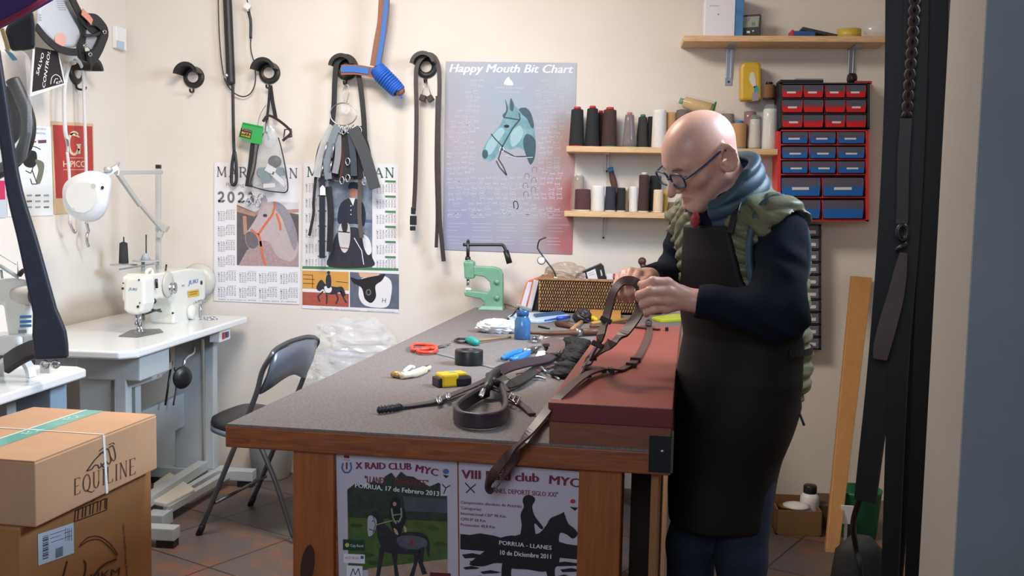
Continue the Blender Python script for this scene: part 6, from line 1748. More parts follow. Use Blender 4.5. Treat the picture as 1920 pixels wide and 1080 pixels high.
b = mb(paper); b.prism([wq(x, y, 0.05) for x, y in ((950, 560), (1015, 562), (1018, 630), (945, 630))], (0, 0.02, 0)); b.mat(cap_red); b.prism([wq(x, y, 0.045) for x, y in ((1018, 558), (1040, 562), (1034, 600), (1018, 600))], (0, 0.02, 0)); tag(b.build('packet'), 'white packet with red end in the basket beside the hands', 'packet')
gg = thing('gauge', wq(350, 520, 0.03), 'bent dark rod with a round white dial leaning out of the basket', 'gauge')
b = mb(dark_steel, True); b.tube(cr([wq(372, 590, 0.03), wq(345, 520, 0.03), wq(255, 400, 0.03), wq(185, 300, 0.03), wq(168, 260, 0.03), wq(190, 185, 0.03), wq(262, 150, 0.03)], 5), 0.0035, 8); b.build('rod', gg)
b = mb(M('gauge_grey', (150, 152, 154), 0.4, 0.3), True); b.lathe([(0.018, 0), (0.02, 0.006), (0.017, 0.012)], wq(212, 410, 0.035), FW, 22); b.build('dial_case', gg)
b = mb(white_plastic, True); b.lathe([(0.016, 0.012), (0.014, 0.0135)], wq(212, 410, 0.035), FW, 22); b.build('dial', gg)
# rounded leather tool with a knob behind the far hand
dk_ = thing('mallet', bt(1215, 580) + V((0, 0.1, 0)), 'dark rounded tool with brown knob behind the far hand', 'tool')
yk = yb + 0.1
b = mb(dark_grey, True); b.lathe([(0.05, 0), (0.055, 0.05), (0.055, 0.11), (0.045, 0.15), (0.02, 0.165)], (Py(1225, 500, yk).x, yk, BENCH), n=20); b.build('body', dk_)
b = mb(brown_leather, True); b.rod(Py(1212, 508, yk), Py(1204, 495, yk), 0.012, 0.014); b.ell(Py(1204, 490, yk), 0.019); b.build('knob', dk_)

# ------------------------------------------------------------------ small things on the felt
def flat(b, pts, h, t=None):
    """flat outline standing h high on the felt (photo points are its top)"""
    P_ = [bt(x, y, h) for x, y in pts]
    return b.prism(P_, (0, 0, -(t or h) ))
sc_ = thing('scissors', bt(805, 655), 'scissors with orange-red handles on the left of the felt', 'scissors')
orange = M('handle_orange', (220, 66, 40), 0.35)
for q_ in ([(772, 651), (776, 646), (790, 646), (808, 648), (818, 650), (812, 654), (800, 652), (784, 656), (774, 656)], [(784, 656), (800, 654), (816, 652), (818, 656), (812, 660), (796, 661), (786, 660)]):
    pts = cr([(x, y, 0) for x, y in q_], 4, True)
    b = mb(orange, True); b.tube([bt(p.x, p.y, 0.009) for p in pts], 0.006, 8, True); b.build('handle', sc_)
for (a_, c_) in (((815, 652), (842, 644)), ((812, 652), (836, 648))):
    b = mb(steel); b.bar(bt(*a_, 0.006), bt(*c_, 0.006), 0.012, 0.003); b.build('blade', sc_)
aw = thing('awl', bt(905, 638), 'awl with a turquoise grip and thin brown rod on the felt', 'awl')
b = mb(cap_grey if False else M('grip_teal', (36, 150, 140), 0.4), True); b.tube(cr([bt(877, 637, 0.012), bt(884, 639, 0.013), bt(894, 643, 0.012)], 5), [0.011] * 3 + [0.0145] * 5 + [0.012] * 3, 12); b.build('grip', aw)
b = mb(M('rod_tan', (140, 116, 80), 0.6), True); b.rod(bt(893, 639, 0.012), bt(957, 632, 0.006), 0.005, 0.004); b.build('rod', aw)
b = mb(dark_steel, True); pts = cr([(853, 638, 0), (862, 635, 0), (878, 636, 0), (876, 641, 0), (862, 642, 0)], 4, True); b.tube([bt(p.x, p.y, 0.006) for p in pts], 0.004, 8, True); b.build('wire_loop', aw)
tpr = thing('tape_roll', bt(880, 686), 'fat roll of black tape standing flat on the felt', 'tape')
c = bt(879, 683); kk = (bt(906, 683) - bt(853, 683)).length / 2
b = mb(M('tape_black', (22, 22, 24), 0.4), True); hz = 0.045
b.lathe([(kk * 0.52, 0.0), (kk, 0.0), (kk * 1.0, 0.003), (kk, hz - 0.003), (kk * 0.97, hz), (kk * 0.55, hz), (kk * 0.52, hz - 0.003)], V((c.x, c.y, BENCH)), n=36); b.build('tape_winding', tpr)
b = mb(M('core_grey', (70, 68, 66), 0.7), True); b.lathe([(kk * 0.45, 0), (kk * 0.53, 0), (kk * 0.53, hz - 0.004), (kk * 0.45, hz - 0.004)], V((c.x, c.y, BENCH)), n=30); b.build('core', tpr)
b = mb(M('ruler_steel', (176, 178, 180), 0.35, 0.8)); b.bar(bt(817, 661, 0.0018), bt(948, 694, 0.0018), 0.026, 0.0015); tag(b.build('ruler'), 'thin steel ruler lying under the black tape roll', 'ruler')
tm = thing('tape_measure', bt(852, 725), 'yellow and black tape measure lying on the felt', 'tape measure')
a_, c_ = bt(827, 728), bt(882, 724); d_ = (c_ - a_).normalized(); n_ = V((-d_.y, d_.x, 0))
def tmb(b, s0, s1, t0, t1, z0, z1): 
    o_ = a_; pts = [o_ + d_ * s + n_ * t for s, t in ((s0, t0), (s1, t0), (s1, t1), (s0, t1))]
    return b.hexa([V((p.x, p.y, BENCH + z0)) for p in pts] + [V((p.x, p.y, BENCH + z1)) for p in pts])
ln = (c_ - a_).length
ty = M('measure_yellow', (228, 182, 24), 0.4)
b = mb(ty); tmb(b, 0.004, ln * 0.62, 0, 0.055, 0.0, 0.036); b.build('case', tm, bevel=0.006)
b = mb(black_plastic); tmb(b, ln * 0.45, ln + 0.006, -0.001, 0.056, 0.0, 0.029); b.build('grip', tm, bevel=0.008)
b = mb(ty); tmb(b, ln * 0.3, ln * 0.92, 0.006, 0.05, 0.028, 0.037); b.build('case_top', tm, bevel=0.003)
b = mb(black_plastic); tmb(b, -0.006, 0.012, 0.004, 0.05, 0.0, 0.026); b.build('nose', tm, bevel=0.003)
b = mb(M('sticker_teal', (130, 160, 150), 0.5)); tmb(b, ln * 0.42, ln * 0.62, 0.016, 0.04, 0.0365, 0.0376); b.build('sticker', tm)
kn = thing('utility_knife', bt(770, 700), 'cream handled cutting tool with a shiny blade on the felt', 'knife')
b = mb(M('handle_cream', (222, 208, 176), 0.4), True); b.tube(cr([bt(752, 705, 0.01), bt(775, 701, 0.011), bt(795, 694, 0.009), bt(806, 689, 0.008)], 5), [0.009] * 5 + [0.012] * 6 + [0.006] * 5, 10); b.build('handle', kn)
b = mb(steel, True); b.tube(cr([bt(737, 702, 0.008), bt(757, 699, 0.016), bt(780, 692, 0.018), bt(803, 686, 0.012)], 5), 0.004, 8); b.build('blade', kn)
b = mb(M('brass_end', (200, 160, 100), 0.4, 0.5), True); b.rod(bt(736, 701, 0.01), bt(750, 703, 0.01), 0.009, 0.01); b.build('end_cap', kn)
b = mb(white_plastic, True); b.tube(cr([bt(757, 698, 0.018), bt(769, 688, 0.025), bt(777, 690, 0.022)], 4), 0.006); b.build('lever', kn)
pl_ = thing('pliers', bt(975, 668), 'pliers with two bright blue handles on the felt beside the straps', 'pliers')
bl_ = M('grip_blue', (36, 120, 184), 0.35)
for q_ in ([(942, 672), (955, 666), (972, 660), (984, 657)], [(958, 674), (972, 671), (986, 664), (992, 660)]):
    b = mb(bl_, True); b.tube(cr([bt(x, y, 0.012) for x, y in q_], 5), [0.007] * 3 + [0.011] * 9 + [0.008] * 4, 10); b.build('handle', pl_)
b = mb(steel, True); b.rod(bt(984, 660, 0.012), bt(1002, 654, 0.012), 0.012, 0.01); b.rod(bt(1000, 655, 0.012), bt(1016, 650, 0.012), 0.009, 0.004); b.build('jaw', pl_)
b = mb(M('wax_white', (226, 222, 214), 0.5)); flat(b, [(1001, 672), (1008, 658), (1022, 656), (1026, 660), (1012, 672), (1004, 676)], 0.02); tag(b.build('wax_block', bevel=0.004), 'white lump of wax lying between the pliers and the straps', 'wax')
b = mb(M('tissue', (226, 228, 236), 0.7)); crumple(b, bt(934, 612, 0.024), (0.075, 0.045, 0.026), 8, 40, 24, 0.3); tag(b.build('cloth'), 'crumpled white cloth on the felt left of the blue jar', 'cloth')
jr = thing('jar', bt(980, 638), 'small blue jar standing in the middle of the felt', 'jar')
cj = bt(979, 636); rj = (bt(994, 636) - bt(964, 636)).length / 2
kz = lambda y: Py(979, y, cj.y).z
bj = M('jar_blue', (58, 104, 152), 0.2, coat=0.4)
b = mb(bj, True); b.lathe([(rj * 0.9, 0), (rj, 0.004), (rj, kz(602) - BENCH), (rj * 0.72, kz(594) - BENCH), (rj * 0.7, kz(590) - BENCH)], V((cj.x, cj.y, BENCH)), n=28); b.build('jar_body', jr)
b = mb(M('jar_band', (40, 84, 130), 0.3), True); b.lathe([(rj * 0.74, kz(592) - BENCH), (rj * 0.78, kz(588) - BENCH), (rj * 0.78, kz(582) - BENCH), (rj * 0.7, kz(581) - BENCH)], V((cj.x, cj.y, BENCH)), n=28); b.build('neck', jr)
b = mb(M('tool_grey', (150, 152, 150), 0.4, 0.4)); b.bar(Py(968, 573, cj.y), Py(996, 581, cj.y), 0.016, 0.012); tag(b.build('file', bevel=0.002), 'short grey metal bar lying across the mouth of the blue jar', 'tool')
b = mb(dark_steel, True); b.tube([bt(951, 600, 0.004), bt(962, 590, 0.02), Py(973, 577, cj.y - 0.02)], 0.004, 8); tag(b.build('brush'), 'thin dark rod leaning against the left of the blue jar', 'rod')
b = mb(M('twig_grey', (150, 132, 110), 0.6), True); b.tube(cr([bt(930, 571, 0.004), bt(945, 570, 0.012), bt(958, 573, 0.01), bt(967, 577, 0.006)], 5), 0.004, 8); tag(b.build('cane'), 'thin bent cane lying in front of the green press', 'cane')
bpk = thing('packet', bt(1030, 595), 'white and pale blue plastic packets lying in front of the basket', 'packet')
b = mb(M('packet_paleblue', (186, 204, 226), 0.35)); flat(b, [(952, 592), (966, 586), (1030, 585), (1068, 590), (1066, 596), (1010, 600), (956, 598)], 0.014); b.build('packet', bpk, bevel=0.003)
b = mb(M('packet_navy', (56, 86, 124), 0.4)); flat(b, [(1000, 588), (1050, 582), (1060, 586), (1004, 592)], 0.022); b.build('blue_edge', bpk, bevel=0.003)
b = mb(M('pen_blue', (40, 84, 190), 0.35), True); b.rod(bt(1046, 597, 0.02), bt(1068, 594, 0.02), 0.009, 0.006); b.rod(bt(1022, 601, 0.02), bt(1046, 597, 0.02), 0.004); tag(b.build('pen'), 'blue pen lying on the pale packets before the basket', 'pen')
# long wooden-handled tool
hm = thing('hammer', bt(1060, 624), 'long brown wooden handled tool with a steel ring behind the jar', 'hammer')
wh = M('handle_wood', (92, 58, 42), 0.45, var=0.2, vs=30)
b = mb(wh, True); b.tube(cr([bt(990, 624, 0.012), bt(1030, 625, 0.014), bt(1075, 624, 0.016), bt(1084, 624, 0.016)], 5), [0.006] * 4 + [0.010] * 6 + [0.014] * 6, 12); b.rod(bt(1088, 623, 0.016), bt(1142, 620, 0.017), 0.014, 0.016); b.build('handle', hm)
b = mb(steel, True); b.rod(bt(1079, 624, 0.016), bt(1089, 623, 0.016), 0.0165); b.build('ferrule', hm)
hk = thing('snap_hooks', bt(1012, 636), 'pair of shiny steel snap hooks right of the blue jar', 'hook')
b = mb(steel, True)
for (x, y, r_) in ((1003, 637, 8), (1014, 633, 6), (1026, 635, 7)): b.tube([bt(x + r_ * math.cos(a), y + r_ * 0.45 * math.sin(a), 0.007) for a in [k * PI / 6 for k in range(12)]], 0.004, 8, True)
b.rod(bt(1004, 633, 0.008), bt(1030, 634, 0.008), 0.005); b.build('hook_pair', hk)
# tools heaped before the basket
for (a_, c_, r1, r2, m_, nm, lb, ct) in (((1044, 606), (1086, 616), 0.012, 0.006, brown_leather, 'edge_beveler', 'short tool with brown bulbous handle before the basket', 'tool'),
                               ((1072, 618), (1100, 596), 0.009, 0.005, M('tan_tool', (160, 120, 84), 0.5), 'skiving_tool', 'tan handled tool slanting to the right before the basket', 'tool'),
                               ((1110, 606), (1180, 598), 0.007, 0.006, M('gold_tool', (186, 140, 60), 0.5), 'wooden_stick', 'yellowish wooden stick lying before the hands', 'stick'),
                               ((1108, 596), (1118, 600), 0.012, 0.01, M('measure_yellow'), 'yellow_knob', 'small yellow knob in front of the basket', 'knob'),
                               ((1010, 612), (1030, 616), 0.004, 0.003, black_plastic, 'marker', 'thin dark marker on the felt behind the long wooden handle', 'marker'),
                               ((1108, 612), (1176, 606), 0.008, 0.007, wh, 'chisel_handle', 'dark wooden stick lying nearest to the hands', 'stick')):
    b = mb(m_, True); b.tube([bt(*a_, r1 + 0.001), (bt(*a_, r1 + 0.001) * 0.6 + bt(*c_, r2 + 0.001) * 0.4), bt(*c_, r2 + 0.001)], [r1, r1 * 1.1, r2], 10); tag(b.build(nm), lb, ct)
b = mb(black_leather); crumple(b, bt(1092, 593, 0.028), (0.034, 0.03, 0.028), 12, 24, 16, 0.35); tag(b.build('leather_scrap'), 'crumpled black leather scrap in front of the basket', 'leather')
b = mb(M('box_orange', (196, 140, 70), 0.6)); flat(b, [(1106, 580), (1164, 582), (1164, 590), (1106, 588)], 0.02); tag(b.build('wood_strip'), 'flat orange wooden strip against the front of the basket', 'wood')
b = mb(M('tool_lime', (196, 206, 50), 0.45)); flat(b, [(1222, 594), (1264, 588), (1290, 590), (1290, 597), (1240, 600)], 0.012); tag(b.build('folding_ruler', bevel=0.002), 'lime yellow ruler under the near hand behind the red box', 'ruler')
b = mb(M('cap_blue2', (40, 70, 170), 0.4), True); b.lathe([(0.013, 0), (0.013, 0.02), (0.01, 0.024)], bt(1160, 620), n=16); tag(b.build('screw_lid'), 'small blue cap beside the dark straps near the red box', 'cap')

# ------------------------------------------------------------------ bridle pieces lying on the felt
bq_ = lambda x, y, h=0.006: bt(680 + x / 2.919, 560 + y / 2.919, h)
brd = thing('bridle', bt(860, 740), 'heap of dark leather bridle straps with a padded noseband on the felt', 'bridle')
plum = M('leather_plum', (52, 38, 46), 0.4, var=0.2, vs=40)
def lay(pts, wd, th, m, name, parent, nrm=Z, n=8, lab=None, taper=None):
    b = mb(m); b.ribbon(cr([bq_(*p) for p in pts], n), wd, th, nrm, taper=taper); o = b.build(name, parent, bevel=min(0.0015, th * .3), seg=1)
    if lab: o['label'] = lab
    return o
lay([(205, 590, .008), (300, 580, .006), (400, 562, .008), (480, 530, .012), (620, 472, .016), (700, 430, .03), (745, 400, .04)], 0.024, 0.005, plum, 'cheek_strap', brd)
lay([(740, 402, .04), (800, 375, .045), (900, 350, .04), (1000, 330, .03), (1040, 312, .022)], 0.034, 0.007, plum, 'headpiece', brd, V((0.1, -0.8, 0.6)))
lay([(740, 420, .03), (800, 465, .02), (880, 435, .018), (960, 380, .018), (1030, 330, .018)], 0.03, 0.006, black_leather, 'headpiece_tail', brd, V((0.1, -0.7, 0.7)))
lay([(640, 480, .03), (720, 495, .028), (800, 528, .018), (860, 570, .01), (930, 632, .006)], 0.018, 0.005, plum, 'throat_strap', brd)
lay([(735, 440, .03), (760, 470, .026), (790, 510, .02)], 0.02, 0.005, plum, 'throat_keeper', brd)
# padded noseband standing on its edge
nb = cr([bq_(x, y, 0.022) for x, y in ((690, 500), (640, 520), (580, 555), (525, 595), (508, 625), (540, 655), (610, 668), (690, 668), (755, 650), (782, 615), (782, 570), (765, 520), (745, 480))], 8)
cen_ = sum(nb, V((0, 0, 0))) / len(nb)
b = mb(plum); b.ribbon(nb, 0.036, 0.011, [(p - cen_).normalized() * 1.0 for p in nb]); b.build('noseband', brd, bevel=0.004, seg=2)
b = mb(black_leather); b.ribbon([cen_ + (p - cen_) * 0.94 + Z * 0.0 for p in nb[6:-6]], 0.030, 0.008, [(p - cen_).normalized() for p in nb[6:-6]]); b.build('noseband_padding', brd, bevel=0.003)
# knot of straps where they meet
b = mb(black_leather, True); b.tube(cr([bq_(660, 520, .02), bq_(690, 470, .04), bq_(710, 420, .05), bq_(735, 400, .05)], 5), 0.012, 8); b.tube(cr([bq_(690, 420, .02), bq_(720, 450, .045), bq_(750, 470, .03)], 5), 0.010, 8); b.build('keeper_knot', brd)
b = mb(black_leather, True)
br_pts = cr([bq_(90, 607, .011), bq_(150, 600, .011), bq_(205, 590, .010)], 10)
for ph in (0, 2 * PI / 3, 4 * PI / 3):
    b.tube([p + V((0, 0, 0.0035 * math.sin(i * 1.5 + ph))) + BL * 0.004 * math.cos(i * 1.5 + ph) for i, p in enumerate(br_pts)], 0.0065, 8)
b.build('braided_rein', brd)
def buckle(x, y, w_, h_, hz, name, parent, rot=0.0, q=bq_):
    b = mb(steel, True)
    pts = []
    for (u_, v_) in ((-1, -1), (1, -1), (1, 1), (-1, 1)):
        xx = u_ * w_ * math.cos(rot) - v_ * h_ * math.sin(rot); yy = u_ * w_ * math.sin(rot) + v_ * h_ * math.cos(rot)
        pts.append(q(x + xx, y + yy, hz))
    b.tube(pts, 0.0028, 8, True); b.tube([(pts[0] + pts[1]) / 2, (pts[2] + pts[3]) / 2], 0.002, 6)
    o = b.build(name, parent); o['label'] = 'bright steel buckle'; return o
buckle(418, 552, 10, 16, .014, 'buckle', brd, -0.3); buckle(468, 532, 8, 14, .017, 'buckle', brd, -0.3); buckle(830, 545, 26, 18, .02, 'buckle', brd, 0.5); buckle(655, 515, 8, 22, .034, 'buckle', brd, 0.4)
# heap beyond: brown padded crown, clips, black sheepskin
hp_ = thing('bridle', bt(1030, 680), 'tangle of brown straps and steel clips behind the long bridle strap', 'bridle')
lay([(985, 262, .02), (1015, 240, .035), (1060, 245, .04), (1065, 275, .03), (1040, 310, .015)], 0.05, 0.012, M('leather_taupe', (92, 72, 68), 0.5, var=0.15, vs=30), 'crown_pad', hp_, V((0, -0.5, 0.8)))
for pts_, r_ in ((((1050, 322, .015), (1075, 290, .03), (1085, 260, .03), (1070, 240, .03)), .003), (((940, 395, .01), (975, 375, .02), (1000, 400, .012)), .004), (((1000, 385, .008), (1040, 415, .008), (1075, 440, .006)), .003), (((900, 432, .006), (960, 428, .01), (1000, 440, .006)), .004)):
    b = mb(steel, True); b.tube(cr([bq_(*p_) for p_ in pts_], 5), r_, 8); b.build('wire_clip', hp_)
b = mb(M('clip_red', (150, 40, 44), 0.5), True); b.ell(bq_(955, 400, .014), (0.01, 0.008, 0.006)); b.build('red_bead', hp_)
lay([(840, 410, .006), (900, 400, .012), (980, 380, .014), (1040, 365, .01)], 0.016, 0.004, M('strap_redbrown', (110, 66, 56), 0.5), 'thin_strap', hp_)
b = mb(M('sheepskin_black', (30, 26, 24), 0.95, var=0.3, vs=80, bump=1.0, bs=120))
rnd = random.Random(5)
sk = [(1150, 260, .05), (1165, 300, .045), (1150, 340, .04), (1120, 380, .03), (1100, 410, .02), (1180, 280, .05), (1200, 262, .04), (1160, 320, .05)]
for (x, y, h_) in sk: crumple(b, bq_(x, y, h_ * .6), (0.036, 0.032, h_ * 0.60), int(x), 20, 14, 0.3)
tag(b.build('sheepskin'), 'black sheepskin pad lying against the left side of the red box', 'pad')
lay([(1040, 300, .02), (1080, 300, .03), (1120, 300, .035)], 0.02, 0.006, black_leather, 'strap_end', hp_)
lay([(940, 672, .006), (985, 668, .01), (1020, 645, .02), (1040, 620, .03)], 0.02, 0.006, brown_leather, 'strap_fold', hp_)
# small bits on the red lid
rz_ = BXH
b = mb(dark_leather if False else black_leather); b.bar(bt(1190, 613, rz_ + 0.004), bt(1237, 618, rz_ + 0.004), 0.012, 0.006); tag(b.build('leather_strip', bevel=0.001), 'narrow black leather strip lying across the far end of the red lid', 'leather')
b = mb(black_plastic); b.box(bt(1250, 617, rz_ + 0.006), (0.01, 0.02, 0.012)); tag(b.build('rivet'), 'tiny black stub on the red lid by the apron', 'rivet')
# ------------------------------------------------------------------ right side: leaning board, carton of bottles, hanging straps
bd0, bd1 = Pz(1548, 1036, 0), Pz(1573, 1037, 0)
tb0, tb1 = Py(1597, 518, YW - 0.05), Py(1636, 521, YW - 0.05)
bw_ = (bd1 - bd0).length * 1.25
b = mb(pine if False else M('plank', (186, 138, 84), 0.55, rgb2=(176, 126, 74), vs=3, stretch=(14, 14, 1.2)))
b.hexa([bd0, bd1, bd1 + V((0, 0.03, 0)), bd0 + V((0, 0.03, 0)), tb0, tb1, tb1 + V((0, 0.03, 0)), tb0 + V((0, 0.03, 0))])
tag(b.build('plank', bevel=0.003), 'light wooden plank leaning against the back wall at the right', 'plank')
# carton with bottle, tin and plate
c0, c1 = Pz(1455, 1002, 0), Pz(1540, 1008, 0)
x0, x1, y0 = c0.x, c1.x, (c0.y + c1.y) / 2
hc = Py(1535, 960, y0).z
oc = thing('carton', V(((x0 + x1) / 2, y0 + 0.13, 0)), 'open brown carton with white bottle and tin on the floor by the wall', 'carton')
cb_ = M('carton_dull', (134, 100, 60), 0.8, var=0.1, vs=12)
for (a, c, nm) in (((x0, y0), (x1, y0 + 0.006), 'side'), ((x0, y0 + 0.24), (x1, y0 + 0.246), 'side'), ((x0, y0), (x0 + 0.006, y0 + 0.246), 'side'), ((x1 - 0.006, y0), (x1, y0 + 0.246), 'side'), ((x0, y0), (x1, y0 + 0.246), 'bottom')):
    b = mb(cb_); hz = hc if nm == 'side' else 0.006
    b.box(((a[0] + c[0]) / 2, (a[1] + c[1]) / 2, hz / 2), (c[0] - a[0], c[1] - a[1], hz)); b.build(nm, oc)
yb_ = y0 + 0.13
bo = Py(1518, 940, yb_)
kb = (Py(1536, 940, yb_) - Py(1500, 940, yb_)).length / 2
zb_ = lambda y: Py(1518, y, yb_).z
wb = thing('bottle', V((bo.x, yb_, 0.006)), 'white plastic bottle with black cap in the open carton', 'bottle')
b = mb(white_plastic, True); b.lathe([(kb * .9, 0.0), (kb, 0.01), (kb, zb_(938) - .006), (kb * .95, zb_(930) - .006), (kb * .62, zb_(923) - .006)], (bo.x, yb_, 0.006), n=26); b.build('bottle_body', wb)
b = mb(black_plastic, True); b.lathe([(kb * .68, zb_(924)), (kb * .7, zb_(922)), (kb * .7, zb_(911)), (kb * .6, zb_(909))], (bo.x, yb_, 0), n=24); b.build('cap', wb)
ti = Py(1480, 945, y0 + 0.19)
b = mb(M('tin_gold', (168, 128, 66), 0.35, 0.7), True); b.lathe([(0.048, 0), (0.05, 0.004), (0.05, ti.z - 0.02), (0.052, ti.z - 0.018), (0.052, ti.z - 0.008), (0.01, ti.z - 0.004)], (ti.x, y0 + 0.19, 0.006), n=28); tag(b.build('tin'), 'round tin with gold lid behind the plate in the open carton', 'tin')
pp = Py(1493, 958, y0 + 0.065)
b = mb(white_plastic, True); b.lathe([(0.02, 0), (0.055, 0.012), (0.057, 0.018), (0.03, 0.026), (0.003, 0.028)], (pp.x, y0 + 0.065, hc - 0.012), n=28); tag(b.build('lid'), 'white round lid lying in the front of the open carton', 'lid')
# low brown box behind the plank, green bottle, white packet
p = Pz(1556, 1000, 0)
b = mb(M('box_dull', (88, 62, 44), 0.8)); b.box((p.x + 0.03, p.y + 0.16, 0.05), (0.16, 0.2, 0.10)); tag(b.build('box'), 'low dark brown box on the floor behind the leaning plank', 'box')
p = Pz(1602, 1018, 0)
grn = thing('bucket', p + V((0, 0.08, 0)), 'green bucket on the floor right of the leaning plank', 'bucket')
b = mb(M('bucket_green', (22, 104, 66), 0.45), True); b.lathe([(0.075, 0), (0.08, 0.004), (0.094, 0.19), (0.098, 0.2), (0.088, 0.2), (0.07, 0.012), (0.01, 0.01)], p + V((0.03, 0.1, 0)), n=26); b.build('pail', grn)
b = mb(paper); q0 = Py(1588, 965, p.y - 0.03); b.box((q0.x, p.y - 0.03, q0.z), (0.05, 0.01, 0.075)); b.box((q0.x, p.y - 0.02, q0.z / 2), (0.012, 0.006, q0.z)); tag(b.build('paper_label'), 'white paper tag standing before the green bucket', 'tag')
# dark straps hanging by the doorway
YS = 2.35
sq = lambda x, y, d=0.0: Py(x, y, YS + d)
st_black = M('strap_ebony', (15, 13, 12), 0.5, var=0.2, vs=30); st_edge = M('strap_edge', (52, 36, 30), 0.6)
def hstrap(pts, px_w, d, label, m=st_black):
    c = cr([sq(x, y, d) for x, y in pts], 6)
    k = (sq(1010, 500, d) - sq(1000, 500, d)).length / 10
    root = thing('leather_strap', c[-1], label, 'strap', 'dark leather straps hanging by the doorway')
    b = mb(m); b.ribbon(c, px_w * k, 0.008, V((-0.45, -1, 0)), taper=[1.0 - 0.28 * (i / len(c)) ** 2 for i in range(len(c))]); b.build('strap', root)
    b = mb(st_edge)
    off = V((1, -0.45, 0)).normalized() * px_w * k * 0.46
    b.ribbon([p + off * (1.0 - 0.28 * (i / len(c)) ** 2) + V((0, -0.005, 0)) for i, p in enumerate(c)], 0.003, 0.002, V((-0.45, -1, 0))); b.build('stitching', root)
    return root
hstrap([(1690, -30), (1686, 200), (1672, 450), (1650, 700), (1622, 940)], 52, 0.0, 'leftmost broad black strap of the bundle hanging by the doorway')
hstrap([(1718, -30), (1714, 200), (1702, 450), (1684, 700), (1668, 1100)], 40, -0.03, 'second black strap from the left in the bundle by the doorway')
hstrap([(1734, -30), (1732, 200), (1722, 450), (1704, 720), (1676, 1100)], 36, 0.02, 'third black strap from the left in the bundle by the doorway')
hstrap([(1756, -30), (1752, 200), (1742, 450), (1730, 720), (1712, 1100)], 40, -0.02, 'black strap second from the right in the bundle by the doorway')
hstrap([(1776, -30), (1772, 200), (1762, 450), (1750, 720), (1734, 1100)], 36, 0.01, 'rightmost black strap of the bundle by the doorway')
bb = thing('leather_strap', sq(1665, 680, -0.06), 'braided brown strap with a buckle and curved tail in the bundle by the doorway', 'strap')
b = mb(st_edge, True); pts = cr([sq(x, y, -0.06) for x, y in ((1716, -20), (1712, 60), (1706, 140), (1700, 220))], 14)
for ph in (0, PI): b.tube([p + V((0.007 * math.cos(i * 0.9 + ph), 0, 0)) for i, p in enumerate(pts)], 0.006, 7)
b.build('braid', bb)
b = mb(M('strap_umber', (38, 28, 26), 0.5)); b.ribbon(cr([sq(x, y, -0.065) for x, y in ((1699, 222), (1694, 300), (1692, 400), (1690, 420))], 6), 0.024, 0.006, V((-0.3, -1, 0))); b.build('strap', bb)
b = mb(dark_steel, True); b.tube([sq(1692 + 9 * math.cos(a), 436 + 14 * math.sin(a), -0.07) for a in [k * PI / 7 for k in range(14)]], 0.005, 8, True); b.rod(sq(1680, 470, -0.07), sq(1700, 455, -0.07), 0.005); b.build('buckle', bb)
b = mb(M('strap_umber2', (72, 52, 46), 0.5)); 
pts = cr([sq(x, y, -0.07) for x, y in ((1694, 474), (1688, 510), (1678, 560), (1664, 610), (1654, 650), (1650, 674))], 6)
b.ribbon(pts, 0.038, 0.005, V((-0.3, -1, 0)), taper=[0.3 + 0.7 * math.sin(PI * min(1, i / len(pts) * .75 + .05)) for i in range(len(pts))]); b.build('strap_tail', bb)
# dark bag at the foot of the straps
bgp = Pz(1600, 1100, 0.0)
db = thing('bag', V((sq(1610, 1100, 0.2).x, YS + 0.55, 0)), 'dark rounded bag on the floor below the hanging straps', 'bag')
b = mb(M('bag_dark', (28, 26, 26), 0.7, bump=0.3, bs=200), True)
xb = Py(1612, 1050, YS + 0.6).x
ztp = Py(1610, 1016, YS + 0.55).z
b.lathe([(0.07, 0), (0.088, 0.02), (0.086, ztp * 0.6), (0.07, ztp * 0.9), (0.03, ztp)], (xb, YS + 0.6, 0), n=26, sx=1.0, sy=0.7); b.build('bag_body', db)
b = mb(black_leather, True); b.tube(cr([sq(1630, 880, 0.1), sq(1614, 930, 0.15), sq(1600, 980, 0.25), Py(1604, 1020, YS + 0.5), Py(1612, 1060, YS + 0.5), Py(1615, 1100, YS + 0.5)], 6), 0.008, 8); b.build('handle', db)
